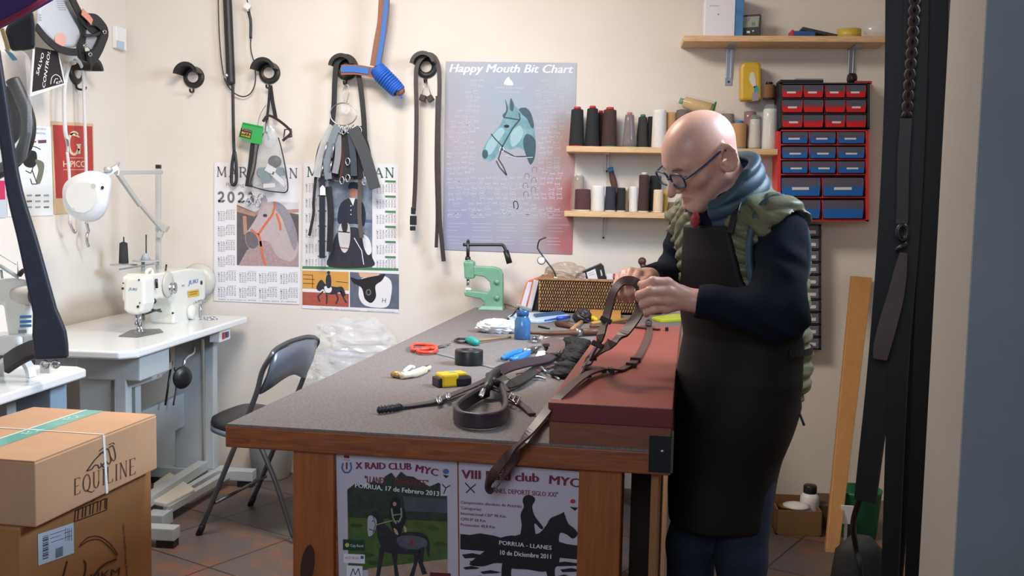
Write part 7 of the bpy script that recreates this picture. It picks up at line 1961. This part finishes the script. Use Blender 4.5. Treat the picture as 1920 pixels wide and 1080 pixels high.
# ------------------------------------------------------------------ the saddler: smooth bodies grown from distance fields
def A3(v): return np.array((v[0], v[1], v[2]), dtype=np.float64)
def smin(a, b, k):
    h = np.clip(0.5 + 0.5 * (b - a) / k, 0, 1)
    return b + (a - b) * h - k * h * (1 - h)
def smax(a, b, k): return -smin(-a, -b, k)
def cap(p, a, b, ra, rb):
    a, b = A3(a), A3(b); ab = b - a
    t = np.clip(((p - a) @ ab) / (ab @ ab), 0, 1)
    return np.linalg.norm(p - a - t[:, None] * ab, axis=1) - (ra + (rb - ra) * t)
def ellf(p, c, r, R=None):
    q = p - A3(c)
    if R is not None: q = q @ R
    r = np.array(r)
    k0 = np.linalg.norm(q / r, axis=1); k1 = np.linalg.norm(q / (r * r), axis=1)
    return k0 * (k0 - 1) / np.maximum(k1, 1e-9)
def grow(f, lo, hi, h, B=8, slack=1.6):
    """surface nets over the blocks that touch the surface"""
    lo, hi = np.array(lo, float), np.array(hi, float)
    nb = np.ceil((hi - lo) / (h * B)).astype(int)
    I = np.stack(np.meshgrid(*[np.arange(n) for n in nb], indexing='ij'), -1).reshape(-1, 3)
    cen = lo + (I + 0.5) * h * B
    keep = np.abs(f(cen)) < h * B * 0.87 * slack + 0.006
    I = I[keep]
    loc = np.stack(np.meshgrid(*[np.arange(B + 1)] * 3, indexing='ij'), -1).reshape(-1, 3)
    N = nb * B + 2
    key = lambda ix: (ix[..., 0] * N[1] + ix[..., 1]) * N[2] + ix[..., 2]
    nodes = np.unique(key((I[:, None, :] * B + loc[None]).reshape(-1, 3)))
    ix = np.stack((nodes // (N[1] * N[2]), nodes // N[2] % N[1], nodes % N[2]), -1)
    val = np.concatenate([f(lo + c * h) for c in np.array_split(ix, max(1, len(ix) // 60000))])
    lc = np.stack(np.meshgrid(*[np.arange(B)] * 3, indexing='ij'), -1).reshape(-1, 3)
    cells = np.unique(key((I[:, None, :] * B + lc[None]).reshape(-1, 3)))
    ci = np.stack((cells // (N[1] * N[2]), cells // N[2] % N[1], cells % N[2]), -1)
    off = np.array([(a, b, c) for a in (0, 1) for b in (0, 1) for c in (0, 1)])
    cv = val[np.searchsorted(nodes, key(ci[:, None, :] + off[None]))]
    s = cv < 0
    act = s.any(1) & ~s.all(1)
    cells, ci, cv, s = cells[act], ci[act], cv[act], s[act]
    acc = np.zeros((len(ci), 3)); cnt = np.zeros(len(ci))
    for i in range(8):
        for j in range(i + 1, 8):
            if np.abs(off[i] - off[j]).sum() != 1: continue
            m = s[:, i] != s[:, j]
            t = cv[m, i] / (cv[m, i] - cv[m, j])
            acc[m] += off[i] + t[:, None] * (off[j] - off[i]); cnt[m] += 1
    V_ = lo + (ci + acc / cnt[:, None]) * h
    faces = []
    for ax in range(3):
        u, w = (ax + 1) % 3, (ax + 2) % 3
        e = np.zeros(3, int); e[ax] = 1
        far_ = int(np.where((off == e).all(1))[0][0])
        m = s[:, 0] != s[:, far_]
        c0 = ci[m]; flip = s[m, 0]
        quad = []
        ok = np.ones(len(c0), bool)
        for du, dw in ((0, 0), (-1, 0), (-1, -1), (0, -1)):
            c = c0.copy(); c[:, u] += du; c[:, w] += dw
            k = key(c); j = np.searchsorted(cells, k); j = np.minimum(j, len(cells) - 1)
            ok &= cells[j] == k
            quad.append(j)
        q = np.stack(quad, -1)
        q[~flip] = q[~flip][:, ::-1]
        faces.append(q[ok])
    return V_, np.concatenate(faces)
def grown(name, f, lo, hi, h, mats, parent=None, origin=None, pick=None):
    vs, fs = grow(f, lo, hi, h)
    me = bpy.data.meshes.new(name); ob = bpy.data.objects.new(name, me)
    if parent is not None:
        ob.parent = parent; WM[ob] = WM[parent].copy()
    else:
        ob.location = origin; WM[ob] = Matrix.Translation(V(origin))
    o_ = np.array(WM[ob].translation)
    me.vertices.add(len(vs)); me.vertices.foreach_set('co', (vs - o_).astype(np.float32).ravel())
    me.loops.add(len(fs) * 4); me.loops.foreach_set('vertex_index', fs.astype(np.int32).ravel())
    me.polygons.add(len(fs)); me.polygons.foreach_set('loop_start', np.arange(len(fs), dtype=np.int32) * 4)
    for m in mats: me.materials.append(m)
    if pick is not None:
        me.polygons.foreach_set('material_index', pick(vs[fs].mean(1)).astype(np.int32))
    me.polygons.foreach_set('use_smooth', np.ones(len(fs), bool))
    me.update(calc_edges=True); me.validate()
    COL.objects.link(ob)
    return ob

J = Py
YC = 2.55
tyaw = math.radians(42)
tf = V((-math.cos(tyaw), -math.sin(tyaw), 0)); ts = V((math.sin(tyaw), -math.cos(tyaw), 0))     # his front, his left
tz = np.array([0.05, 0.50, 0.75, 0.95, 1.05, 1.25, 1.33, 1.39, 1.44])
ta = np.array([0.085, 0.088, 0.102, 0.112, 0.106, 0.120, 0.112, 0.088, 0.055])
tb = np.array([0.085, 0.090, 0.110, 0.134, 0.132, 0.155, 0.150, 0.108, 0.060])
tpx = [1330, 1341, 1362, 1392, 1398, 1390, 1382, 1374, 1366]
def zpx(px, z):
    y = 540
    for _ in range(6):
        p = J(px, y, YC); y += (p.z - z) * 760
    return J(px, y, YC).x
tx = np.array([zpx(p, z) for p, z in zip(tpx, tz)])
ty_ = np.full(len(tz), YC)
def tloc(p):
    z = p[:, 2]
    x = p[:, 0] - np.interp(z, tz, tx); y = p[:, 1] - np.interp(z, tz, ty_)
    return x * tf.x + y * tf.y, x * ts.x + y * ts.y
def torso(p, d, z0, z1, k=0.02):
    fq, sq_ = tloc(p)
    a, b_ = np.interp(p[:, 2], tz, ta) + d, np.interp(p[:, 2], tz, tb) + d
    k0 = np.sqrt((fq / a) ** 2 + (sq_ / b_) ** 2); k1 = np.sqrt((fq / a ** 2) ** 2 + (sq_ / b_ ** 2) ** 2)
    e = k0 * (k0 - 1) / np.maximum(k1, 1e-6)
    return smax(smax(e, p[:, 2] - z1, k), z0 - p[:, 2], k)

# joints
shL, elL, wrL = J(1460, 432, 2.42), J(1464, 590, 2.32), J(1292, 562, 2.35)
shR, elR, wrR = J(1298, 428, 2.68), J(1272, 528, 2.74), J(1212, 522, 2.53)
def tcen(z): return V((float(np.interp(z, tz, tx)), YC, z))
hipL, hipR = tcen(0.88) + ts * 0.055, tcen(0.88) - ts * 0.055
knL, knR = tcen(0.5) + ts * 0.058 + V((0.02, 0, 0)), tcen(0.5) - ts * 0.055 - V((0.02, 0, 0))
anL, anR = V((knL.x + 0.03, knL.y, 0.09)), V((knR.x + 0.0, knR.y, 0.09))
toL, toR = anL + V((-0.19, -0.05, -0.055)), anR + V((-0.19, -0.03, -0.055))
# head frame
hy, hp2, hr, HS = math.radians(27), math.radians(31.5), math.radians(-7.5), 0.94
fh = V((-math.cos(hy), -math.sin(hy), 0)); hl2 = V((math.sin(hy), -math.cos(hy), 0))
hf = fh * math.cos(hp2) - Z * math.sin(hp2); hu = Z * math.cos(hp2) + fh * math.sin(hp2)
hl2, hu = hl2 * math.cos(hr) + hu * math.sin(hr), hu * math.cos(hr) - hl2 * math.sin(hr)
HO = J(1319, 298, 2.51)
HM = np.array([list(hl2), list(hf), list(hu)])          # rows: left, forward, up
def hw(l, f, u): return HO + (hl2 * l + hf * f + hu * u) * HS
def headf(p):
    q = (p - A3(HO)) @ HM.T / HS
    d = ellf(q, (0, 0.000, 0.036), (0.0775, 0.104, 0.090))
    d = smin(d, ellf(q, (0, 0.034, -0.028), (0.058, 0.058, 0.080)), 0.035)
    d = smin(d, ellf(q, (0, 0.076, -0.092), (0.024, 0.020, 0.020)), 0.030)
    al = q.copy(); al[:, 0] = np.abs(al[:, 0])
    d = smin(d, cap(al, (0.054, 0.0, -0.045), (0.018, 0.076, -0.092), 0.019, 0.017), 0.022)
    d = smin(d, cap(al, (0.0, 0.088, 0.030), (0.040, 0.078, 0.030), 0.011, 0.010), 0.018)
    d = smin(d, ellf(al, (0.044, 0.062, -0.014), (0.021, 0.021, 0.021)), 0.022)
    d = smax(d, -ellf(al, (0.031, 0.104, 0.010), (0.017, 0.017, 0.013)), 0.012)
    d = smin(d, ellf(al, (0.031, 0.0795, 0.009), (0.0145, 0.0125, 0.0120)), 0.004)
    d = smin(d, cap(q, (0, 0.092, 0.020), (0, 0.124, -0.030), 0.0085, 0.0125), 0.013)
    d = smin(d, ellf(al, (0.0125, 0.104, -0.033), (0.0085, 0.011, 0.008)), 0.006)
    d = smax(d, -ellf(al, (0.0075, 0.110, -0.043), (0.0042, 0.005, 0.005)), 0.004)
    d = smin(d, cap(al, (0.0, 0.0945, -0.059), (0.021, 0.086, -0.063), 0.0060, 0.003), 0.008)
    d = smin(d, cap(al, (0.0, 0.0925, -0.071), (0.019, 0.085, -0.066), 0.0068, 0.003), 0.008)
    d = smax(d, -cap(al, (0.0, 0.103, -0.0650), (0.024, 0.092, -0.0650), 0.0022, 0.0015), 0.004)
    # creases beside the nose
    d = smax(d, -cap(al, (0.020, 0.104, -0.032), (0.034, 0.091, -0.062), 0.0026, 0.002), 0.009)
    # ears
    te = q.copy(); te[:, 0] = np.abs(te[:, 0])
    ca, sa = math.cos(0.22), math.sin(0.22)
    eq = te - np.array((0.0800, -0.014, 0.004))
    e1 = eq[:, 1] * ca + eq[:, 2] * sa; e2 = -eq[:, 1] * sa + eq[:, 2] * ca
    lob = eq[:, 0] + 0.55 * e1
    ee = np.stack((lob, e1, e2 + 0.25 * np.abs(e1)), 1)
    k0 = np.sqrt((ee[:, 1] / 0.0195) ** 2 + (ee[:, 2] / 0.0335) ** 2)
    ear = np.maximum((k0 - 1) * 0.019, np.abs(ee[:, 0]) - 0.0055)
    rim = np.maximum(np.abs(k0 - 0.92) * 0.019 - 0.0036, np.abs(ee[:, 0] - 0.005) - 0.0080)
    con = ellf(ee, (0.008, 0.002, -0.003), (0.0105, 0.0110, 0.0190))
    ear = smax(ear, -con, 0.004)
    d = smin(d, smin(ear, rim, 0.004), 0.004)
    return d * HS
# hands: chains of photo points with depth
def chain(pts): return [J(x, y, yy) for x, y, yy in pts]
FL = [chain(c) for c in (
    ((1252, 530, 2.325), (1224, 527, 2.308), (1208, 534, 2.330), (1205, 541, 2.352)),
    ((1253, 546, 2.318), (1218, 546, 2.298), (1199, 553, 2.318), (1199, 561, 2.343)),
    ((1252, 563, 2.320), (1222, 563, 2.300), (1206, 570, 2.318), (1206, 577, 2.340)),
    ((1248, 578, 2.328), (1226, 580, 2.312), (1213, 585, 2.326), (1212, 590, 2.344)))]
TL = chain(((1276, 548, 2.355), (1248, 536, 2.385), (1224, 530, 2.392), (1202, 533, 2.375)))
FR = [chain(c) for c in (
    ((1196, 514, 2.485), (1190, 527, 2.450), (1191, 545, 2.448), (1194, 556, 2.472)),
    ((1183, 511, 2.490), (1177, 528, 2.452), (1179, 549, 2.448), (1184, 561, 2.474)),
    ((1171, 514, 2.500), (1165, 531, 2.462), (1167, 552, 2.458), (1173, 564, 2.484)),
    ((1161, 521, 2.515), (1155, 535, 2.480), (1158, 551, 2.476), (1164, 561, 2.500)))]
TR = chain(((1214, 524, 2.500), (1206, 530, 2.462), (1200, 537, 2.440), (1195, 546, 2.436)))
rad = (0.0118, 0.0108, 0.0098, 0.0084)
def handf(p, W, Fs, Th, s=1.0):
    d = None
    for fi, Fc in enumerate(Fs):
        sc = s * (1.0, 1.04, 0.98, 0.86)[fi]
        g = None
        for i in range(3):
            e = cap(p, Fc[i], Fc[i + 1], rad[i] * sc, rad[i + 1] * sc)
            g = e if g is None else smin(g, e, 0.004)
        m = cap(p, W, Fc[0], 0.020, 0.0118 * sc)
        g = smin(g, m, 0.006)
        d = g if d is None else smin(d, g, 0.0035)
    for fi in range(3):
        d = smin(d, cap(p, W.lerp(Fs[fi][0], 0.3), W.lerp(Fs[fi + 1][0], 0.95), 0.015, 0.0095), 0.012)
    t = None
    for i in range(3):
        e = cap(p, Th[i], Th[i + 1], (0.0155, 0.0120, 0.0105)[i], (0.0120, 0.0105, 0.0090)[i])
        t = e if t is None else smin(t, e, 0.005)
    t = smin(t, cap(p, W, Th[0], 0.020, 0.015), 0.012)
    return smin(d, t, 0.006)
neck0, neck1 = J(1378, 395, 2.55), hw(0, -0.03, -0.03)
def armf(p, s, e, w_, r):
    return smin(cap(p, s, e, r[0], r[1]), cap(p, e, w_, r[1], r[2]), 0.02)
def bodyf(p):
    d = headf(p)
    d = smin(d, cap(p, neck0, neck1, 0.060, 0.054), 0.022)
    t = torso(p, -0.022, 0.86, 1.40)
    d = smin(d, t, 0.03)
    a = smin(armf(p, shL, elL, wrL, (0.052, 0.040, 0.027)), armf(p, shR, elR, wrR, (0.052, 0.040, 0.027)), 0.01)
    d = smin(d, a, 0.02)
    d = smin(d, handf(p, wrL, FL, TL), 0.008)
    d = smin(d, handf(p, wrR, FR, TR, 0.94), 0.008)
    lg = None
    for h_, k_, a_ in ((hipL, knL, anL), (hipR, knR, anR)):
        e = smin(cap(p, h_, k_, 0.066, 0.050), cap(p, k_, a_, 0.050, 0.036), 0.02)
        lg = e if lg is None else np.minimum(lg, e)
    return smin(d, lg, 0.03)
skin = M('skin', (214, 164, 146), 0.40, var=0.07, vs=18, bump=0.05, bs=220, spec=0.45)
for n in skin.node_tree.nodes:
    if n.type == 'BSDF_PRINCIPLED':
        n.inputs['Subsurface Weight'].default_value = 0.12
        n.inputs['Subsurface Radius'].default_value = (0.012, 0.005, 0.003)
lips = M('lips', (196, 138, 124), 0.45)
def skin_pick(c):
    q = (c - A3(HO)) @ HM.T / HS
    out_ = np.zeros(len(c), int)
    lp = (np.abs(q[:, 0]) < 0.022) & (q[:, 1] > 0.084) & (np.abs(q[:, 2] + 0.0655) < 0.0095 - 0.2 * np.abs(q[:, 0]))
    out_[lp] = 1
    return out_
ori = V((0.33, 2.53, 0.0))
man = grown('person', bodyf, (-0.12, 2.15, 0.0), (0.62, 2.95, 1.64), 0.0034, [skin, lips], origin=ori, pick=skin_pick)
tag(man, 'bald man in glasses, green padded vest and dark apron working on a leather strap', 'person')

# ---- clothes
navy = M('sweater_navy', (14, 21, 34), 0.9, spec=0.2, var=0.15, vs=40, bump=0.3, bs=260)
def sweaterf(p):
    t = torso(p, -0.008, 0.84, 1.40)
    fold = 0.0035 * np.sin(p[:, 0] * 70 + p[:, 2] * 60 + 2 * np.sin(p[:, 2] * 40)) 
    d = None
    for s, e, w_ in ((shL, elL, wrL), (shR, elR, wrR)):
        cuff = w_.lerp(e, 0.10)
        a = smin(cap(p, s, e, 0.064, 0.059), cap(p, e, cuff, 0.058, 0.039), 0.03)
        ax_ = A3((cuff - e).normalized())
        a = smax(a, (p - A3(cuff)) @ ax_ - 0.004, 0.004)
        d = a if d is None else np.minimum(d, a)
    col = cap(p, neck0 - Z * 0.0, neck0.lerp(neck1, 0.45), 0.072, 0.066)
    col = smax(col, (p - A3(neck0.lerp(neck1, 0.5))) @ A3((neck1 - neck0).normalized()), 0.006)
    return smin(smin(t, d + fold * 0.8, 0.015), col, 0.02)
grown('sweater', sweaterf, (-0.12, 2.15, 0.80), (0.62, 2.95, 1.50), 0.006, [navy], man)
olive = M('vest_olive', (102, 101, 74), 0.5, var=0.1, vs=14, bump=0.12, bs=60)
teal_c = M('vest_teal', (46, 70, 84), 0.55, var=0.12, vs=20)
def vestf(p):
    fq, sq_ = tloc(p)
    qz = (p[:, 2] + 0.75 * np.clip(np.abs(sq_) - 0.05, 0, 0.12) * np.clip((p[:, 2] - 1.20) / 0.1, 0, 1)) * 24
    puff = 0.0125 * np.abs(np.sin(np.pi * qz)) ** 0.5
    wr = 0.0018 * np.sin(sq_ * 130 + 5 * np.sin(p[:, 2] * 60)) * np.abs(np.sin(np.pi * qz))
    d = torso(p, 0.012 + 0.020 * np.clip(-fq / 0.1, 0, 1) * np.clip((1.2 - p[:, 2]) / 0.2, 0, 1), 0.905, 1.415, 0.03)
    sh = smin(cap(p, neck0 - Z * 0.015, shL + Z * 0.008, 0.062, 0.066), cap(p, neck0 - Z * 0.015, shR + Z * 0.008, 0.062, 0.066), 0.03)
    d = smin(d, sh, 0.03) - puff - wr
    # arm holes
    d = smax(d, -(cap(p, shL + ts * 0.035 - Z * 0.02, shL + ts * 0.2 - Z * 0.04, 0.066, 0.085)), 0.008)
    d = smax(d, -(cap(p, shR - ts * 0.02 - Z * 0.01, shR - ts * 0.2 - Z * 0.04, 0.070, 0.085)), 0.008)
    # neck opening and open front
    nk = cap(p, neck0 + tf * 0.02, neck0 + Z * 0.2 + tf * 0.10, 0.066, 0.08)
    d = smax(d, -nk, 0.008)
    op = np.maximum(np.abs(sq_ - 0.015) - 0.020 - np.clip((p[:, 2] - 1.25) * 0.35, 0, 0.06), 0.04 - fq)
    return smax(d, -op, 0.01)
grown('padded_vest', vestf, (-0.12, 2.15, 0.86), (0.64, 2.95, 1.50), 0.0046, [olive], man)
# standing collar with rolled ridges
ca0, ca1 = J(1372, 392, 2.53), J(1345, 318, 2.495)
cax = (ca1 - ca0).normalized(); clen_ = (ca1 - ca0).length
cfw = (tf - cax * tf.dot(cax)).normalized(); csd = cax.cross(cfw)
def collarf(p):
    q = p - A3(ca0)
    h_ = q @ A3(cax); x = q @ A3(cfw); y = q @ A3(csd)
    r = np.sqrt((x / 1.08) ** 2 + y ** 2)
    R_ = 0.089 - 0.10 * (h_ - 0.02) * 0.35
    ridge = 0.0065 * np.abs(np.sin(np.pi * (h_ + 0.008) / 0.031)) ** 0.6
    d = np.abs(r - R_) - 0.0085 - ridge
    d = smax(d, h_ - clen_ * (0.98 - 0.40 * np.clip(x / 0.09, 0, 1)), 0.010)
    d = smax(d, -0.028 - h_, 0.010)
    ang = np.abs(np.arctan2(y + 0.02, x))
    return smax(d, (0.40 - ang) * 0.09, 0.008)
grown('collar', collarf, A3(ca0) - 0.17, A3(ca0) + np.array((0.17, 0.17, 0.2)), 0.004, [teal_c], man)
# armhole trim
def ring(c, n, r, tr, squash=1.0, m=teal_c, name='armhole_trim'):
    fr = frame_from(n)
    b = mb(m, True); b.tube([c + fr @ V((r * math.cos(a), r * squash * math.sin(a), 0)) for a in [2 * PI * k / 40 for k in range(40)]], tr, 8, True); return b.build(name, man)
b = mb(teal_c, True)
b.tube([J(1459 + 55 * math.cos(t), 474 - 104 * math.sin(t), 2.378 + 0.022 * math.sin(t) + 0.02 * max(0, math.cos(t))) for t in [2 * PI * k / 48 for k in range(48)]], 0.0095, 8, True); b.build('armhole_trim', man)
# apron: bib and long skirt of dark leather
apron_m = M('apron_leather', (24, 20, 20), 0.6, var=0.2, vs=4, spec=0.25)
def apronf(p):
    fq, sq_ = tloc(p); z = p[:, 2]
    wave = 0.006 * np.sin(sq_ * 34 + 1.0) * np.clip((1.0 - z) * 3, 0, 1) + 0.003 * np.sin(z * 23 + sq_ * 9)
    base = torso(p, 0.030 + 0.0, 0.3, 1.6, 0.02) - wave
    sh = np.abs(base) - 0.0065
    sh = smax(sh, z - 1.325, 0.004); sh = smax(sh, 0.575 - z, 0.004)
    half = np.interp(z, [0.5, 1.02, 1.10, 1.2, 1.33], [0.40, 0.40, 0.140, 0.088, 0.066])
    sh = smax(sh, np.abs(sq_ - 0.016) - half, 0.006)
    back = np.interp(z, [0.5, 0.86, 0.92, 1.06, 1.12], [-0.155, -0.11, -0.035, -0.015, 0.03])
    return smax(sh, back - fq, 0.006)
grown('apron', apronf, (-0.12, 2.1, 0.52), (0.66, 2.98, 1.40), 0.005, [apron_m], man)
b = mb(apron_m)
fp = lambda s, z, d=0.04: V((float(np.interp(z, tz, tx)), YC, z)) + ts * s + tf * math.sqrt(max(0.0, 1 - (s / (float(np.interp(z, tz, tb)) + d)) ** 2)) * (float(np.interp(z, tz, ta)) + d)
b.ribbon(cr([fp(0.09, 1.31, 0.036), fp(0.105, 1.36, 0.045), J(1395, 372, 2.47), J(1402, 362, 2.55)], 5), 0.018, 0.003, tf)
b.build('neck_strap', man)
b = mb(apron_m)
wst = [V((float(np.interp(1.03, tz, tx)), YC, 1.03)) + ts * math.sin(a) * (float(np.interp(1.03, tz, tb)) + 0.038) + tf * math.cos(a) * (float(np.interp(1.03, tz, ta)) + 0.038) for a in [PI * (0.42 + 0.6 * k / 16) for k in range(17)]]
b.ribbon(wst, 0.016, 0.003, [(p - V((float(np.interp(1.03, tz, tx)), YC, 1.03))).normalized() for p in wst]); b.build('waist_tie', man)
b = mb(black_plastic, True); b.tube(cr([J(1492, 735, 2.5), J(1496, 765, 2.48), J(1508, 798, 2.47)], 5), 0.003, 6); b.build('apron_string', man)
# trousers and shoes
denim = M('trousers_navy', (28, 36, 56), 0.85, var=0.2, vs=60)
def trouf(p):
    d = torso(p, 0.004, 0.86, 1.04)
    for h_, k_, a_ in ((hipL, knL, anL), (hipR, knR, anR)):
        e = smin(cap(p, h_, k_, 0.074, 0.062), cap(p, k_, a_ + Z * 0.02, 0.062, 0.056), 0.02)
        d = smin(d, e, 0.02)
    return smax(d, 0.045 - p[:, 2], 0.006)
grown('trousers', trouf, (-0.05, 2.2, 0.0), (0.62, 2.9, 1.06), 0.009, [denim], man)
shoe_m = M('shoe_black', (30, 28, 28), 0.5)
for a_, t_ in ((anL, toL), (anR, toR)):
    fsh = lambda p: smax(smin(cap(p, a_ - Z * 0.035 + V((0.03, 0, 0)), t_, 0.046, 0.040), cap(p, a_ + Z * 0.01, a_ - Z * 0.04, 0.052, 0.052), 0.02), 0.001 - p[:, 2], 0.004)
    lo_ = np.minimum(A3(a_), A3(t_)) - 0.09; hi_ = np.maximum(A3(a_), A3(t_)) + 0.09
    lo_[2] = -0.01
    grown('shoe', fsh, lo_, hi_, 0.008, [shoe_m], man)
# red shirt button band at the throat
b = mb(M('scarf_red', (150, 44, 50), 0.7)); crumple(b, J(1304, 412, 2.44), (0.010, 0.010, 0.016), 3, 16, 12, 0.3); b.build('neckerchief', man)
# glasses
gfm = M('glasses_frame', (34, 52, 84), 0.3); gl_m = M('glasses_lens', (190, 205, 225), 0.05, alpha=0.16, spec=1.0)
gls = mb(gfm, True); gb = gls
for sgn in (1, -1):
    pts = []
    for k in range(28):
        a = 2 * PI * k / 28
        x = math.copysign(abs(math.cos(a)) ** 0.6, math.cos(a)) * 0.0275; y = math.copysign(abs(math.sin(a)) ** 0.6, math.sin(a)) * 0.0190
        pts.append(hw(sgn * (0.034 + x), 0.112 - 0.10 * max(0, abs(0.034 + x) - 0.03), 0.003 + y))
    gb.tube(pts, 0.0026, 8, True)
    gb.tube(cr([hw(sgn * 0.060, 0.1085, 0.010), hw(sgn * 0.074, 0.100, 0.012), hw(sgn * 0.0800, 0.05, 0.018), hw(sgn * 0.0825, 0.0, 0.026), hw(sgn * 0.084, -0.018, 0.022), hw(sgn * 0.082, -0.03, 0.004)], 6), 0.0024, 8)
gb.tube(cr([hw(0.0085, 0.112, 0.004), hw(0, 0.1165, 0.008), hw(-0.0085, 0.112, 0.004)], 5), 0.0022, 8)
gobj = gb.build('glasses', man)
for sgn in (1, -1):
    b = mb(gl_m)
    b.add([hw(sgn * (0.034 + 0.025 * math.cos(2 * PI * k / 24)), 0.112 - 0.10 * max(0, abs(0.034 + 0.025 * math.cos(2 * PI * k / 24)) - 0.03), 0.018 * math.sin(2 * PI * k / 24)) for k in range(24)], [tuple(range(24))], False)
    b.build('lens', gobj)
# lowered eyelashes / brows
br_m = M('brow_grey', (128, 108, 100), 0.8)
for sgn in (1, -1):
    b = mb(br_m, True); b.tube(cr([hw(sgn * 0.014, 0.1020, 0.026), hw(sgn * 0.030, 0.0975, 0.029), hw(sgn * 0.046, 0.0850, 0.024)], 5), [0.003] * 5 + [0.0036] * 4 + [0.002] * 2, 6); b.build('eyebrow', man)
    b = mb(ink, True); b.tube(cr([hw(sgn * 0.019, 0.0905, 0.003), hw(sgn * 0.031, 0.0925, 0.0005), hw(sgn * 0.043, 0.0885, 0.003)], 5), 0.0012, 6); b.build('eyelid_line', man)

# ---- the strap in his hands: up over the far hand, down onto the bench and over its front edge
rein = thing('rein', bt(1100, 700), 'long brown leather strap in the hands of the man trailing off the bench front', 'strap')
rm = M('rein_leather', (70, 48, 44), 0.42, var=0.2, vs=35)
b = mb(rm)
p1 = cr([J(1203, 560, 2.385), J(1202, 545, 2.39), J(1194, 531, 2.40), J(1180, 526, 2.40), J(1164, 530, 2.40), J(1150, 548, 2.39), J(1142, 575, 2.38), J(1134, 605, 2.36), J(1122, 640, 2.32), bt(1106, 672, BXH + 0.02), bt(1094, 690, BXH + 0.005), bt(1088, 704, BXH + 0.004)], 6)
b.ribbon(p1, 0.022, 0.005, V((-0.55, -0.75, 0.35))); b.build('upper_run', rein)
b = mb(rm)
p2 = cr([J(1203, 562, 2.385), J(1200, 580, 2.38), J(1188, 602, 2.36), J(1165, 630, 2.32), J(1138, 648, 2.27), bt(1116, 666, BXH + 0.03), bt(1100, 686, BXH + 0.011)], 6)
b.ribbon(p2, 0.026, 0.005, V((-0.45, -0.8, 0.4))); b.build('lower_run', rein)
b = mb(rm)
hz = BXH + 0.004
p3 = [bt(1215, 606, hz), bt(1218, 622, hz), bt(1208, 650, hz), bt(1190, 678, hz), bt(1163, 694, hz)]
b.ribbon(cr(p3, 6), 0.019, 0.005, Z); b.build('lid_run', rein)
b = mb(rm)
edge_y = bt(960, 832)
p4 = [bt(1163, 694, hz), bt(1135, 692, hz + .008), bt(1105, 700, hz + .01), bt(1080, 716, hz + .01), bt(1060, 734, hz + .006), bt(1034, 760, 0.078), bt(1006, 795, 0.05), bt(976, 830, 0.016), Pp(946, 862, bp(0, -0.030, 0), BL), Pp(926, 888, bp(0, -0.036, 0), BL), Pp(916, 908, bp(0, -0.038, 0), BL), Pp(919, 918, bp(0, -0.034, 0), BL), Pp(930, 912, bp(0, -0.026, 0), BL), Pp(946, 890, bp(0, -0.020, 0), BL), Pp(966, 856, bp(0, -0.014, 0), BL), bt(985, 826, 0.014), bt(1010, 795, 0.012), bt(1036, 772, 0.01)]
c4_ = cr(p4, 8)
def nrm_of(p):
    return V((0, 0, 1)) if p.z > BENCH + 0.004 else V((-0.3, -1, 0.25))
def hang_n(i):
    p = c4_[i]
    k = min(1, max(0, (BENCH + 0.03 - p.z) / 0.05)); m_ = min(1, max(0, (BENCH - 0.045 - p.z) / 0.04))
    t_ = (c4_[min(i + 1, len(c4_) - 1)] - c4_[max(i - 1, 0)]).normalized()
    side_ = t_.cross(BL)
    return V((0, 0, 1)).lerp(V((-0.5, -0.8, 0.35)), k).lerp((side_ * 0.85 - BL * 0.25) if i < ilow else (side_ * 0.85 + BL * 0.25), m_ * 0.9)
ilow = min(range(len(c4_)), key=lambda i: c4_[i].z)
nr = [hang_n(i) for i in range(len(c4_))]
b.ribbon(c4_, 0.021, 0.0045, nr); b.build('hanging_run', rein)
def keeper(c, n, w_=0.028, parent=rein, ang=None):
    b = mb(M('keeper_dark', (44, 32, 32), 0.4)); b.box(c, (w_, 0.012, 0.012), ang); b.build('keeper', parent, bevel=0.002)
rz1 = Matrix.Rotation(0.9, 3, 'Z')
for (x, y) in ((1131, 694), (1146, 694), (1103, 702)): keeper(bt(x, y, hz + .006), Z, 0.012, rein, Matrix.Rotation(0.2, 3, 'Z') @ Matrix.Diagonal((1, 2.2, 1)))
for (x, y) in ((1192, 674), (1184, 684)): keeper(bt(x, y, hz + .003), Z, 0.028, rein, Matrix.Rotation(-0.3, 3, 'Z'))
keeper(J(1136, 600, 2.36), Z, 0.028, rein, Matrix.Rotation(0.4, 3, 'Y')); keeper(J(1120, 646, 2.31), Z, 0.028, rein, Matrix.Rotation(0.4, 3, 'Y'))
b = mb(black_leather, True); b.tube([bt(1216 + 5 * math.cos(a), 605 + 5 * math.sin(a), BXH + 0.012) for a in [k * PI / 6 for k in range(12)]], 0.004, 8, True); b.build('end_loop', rein)
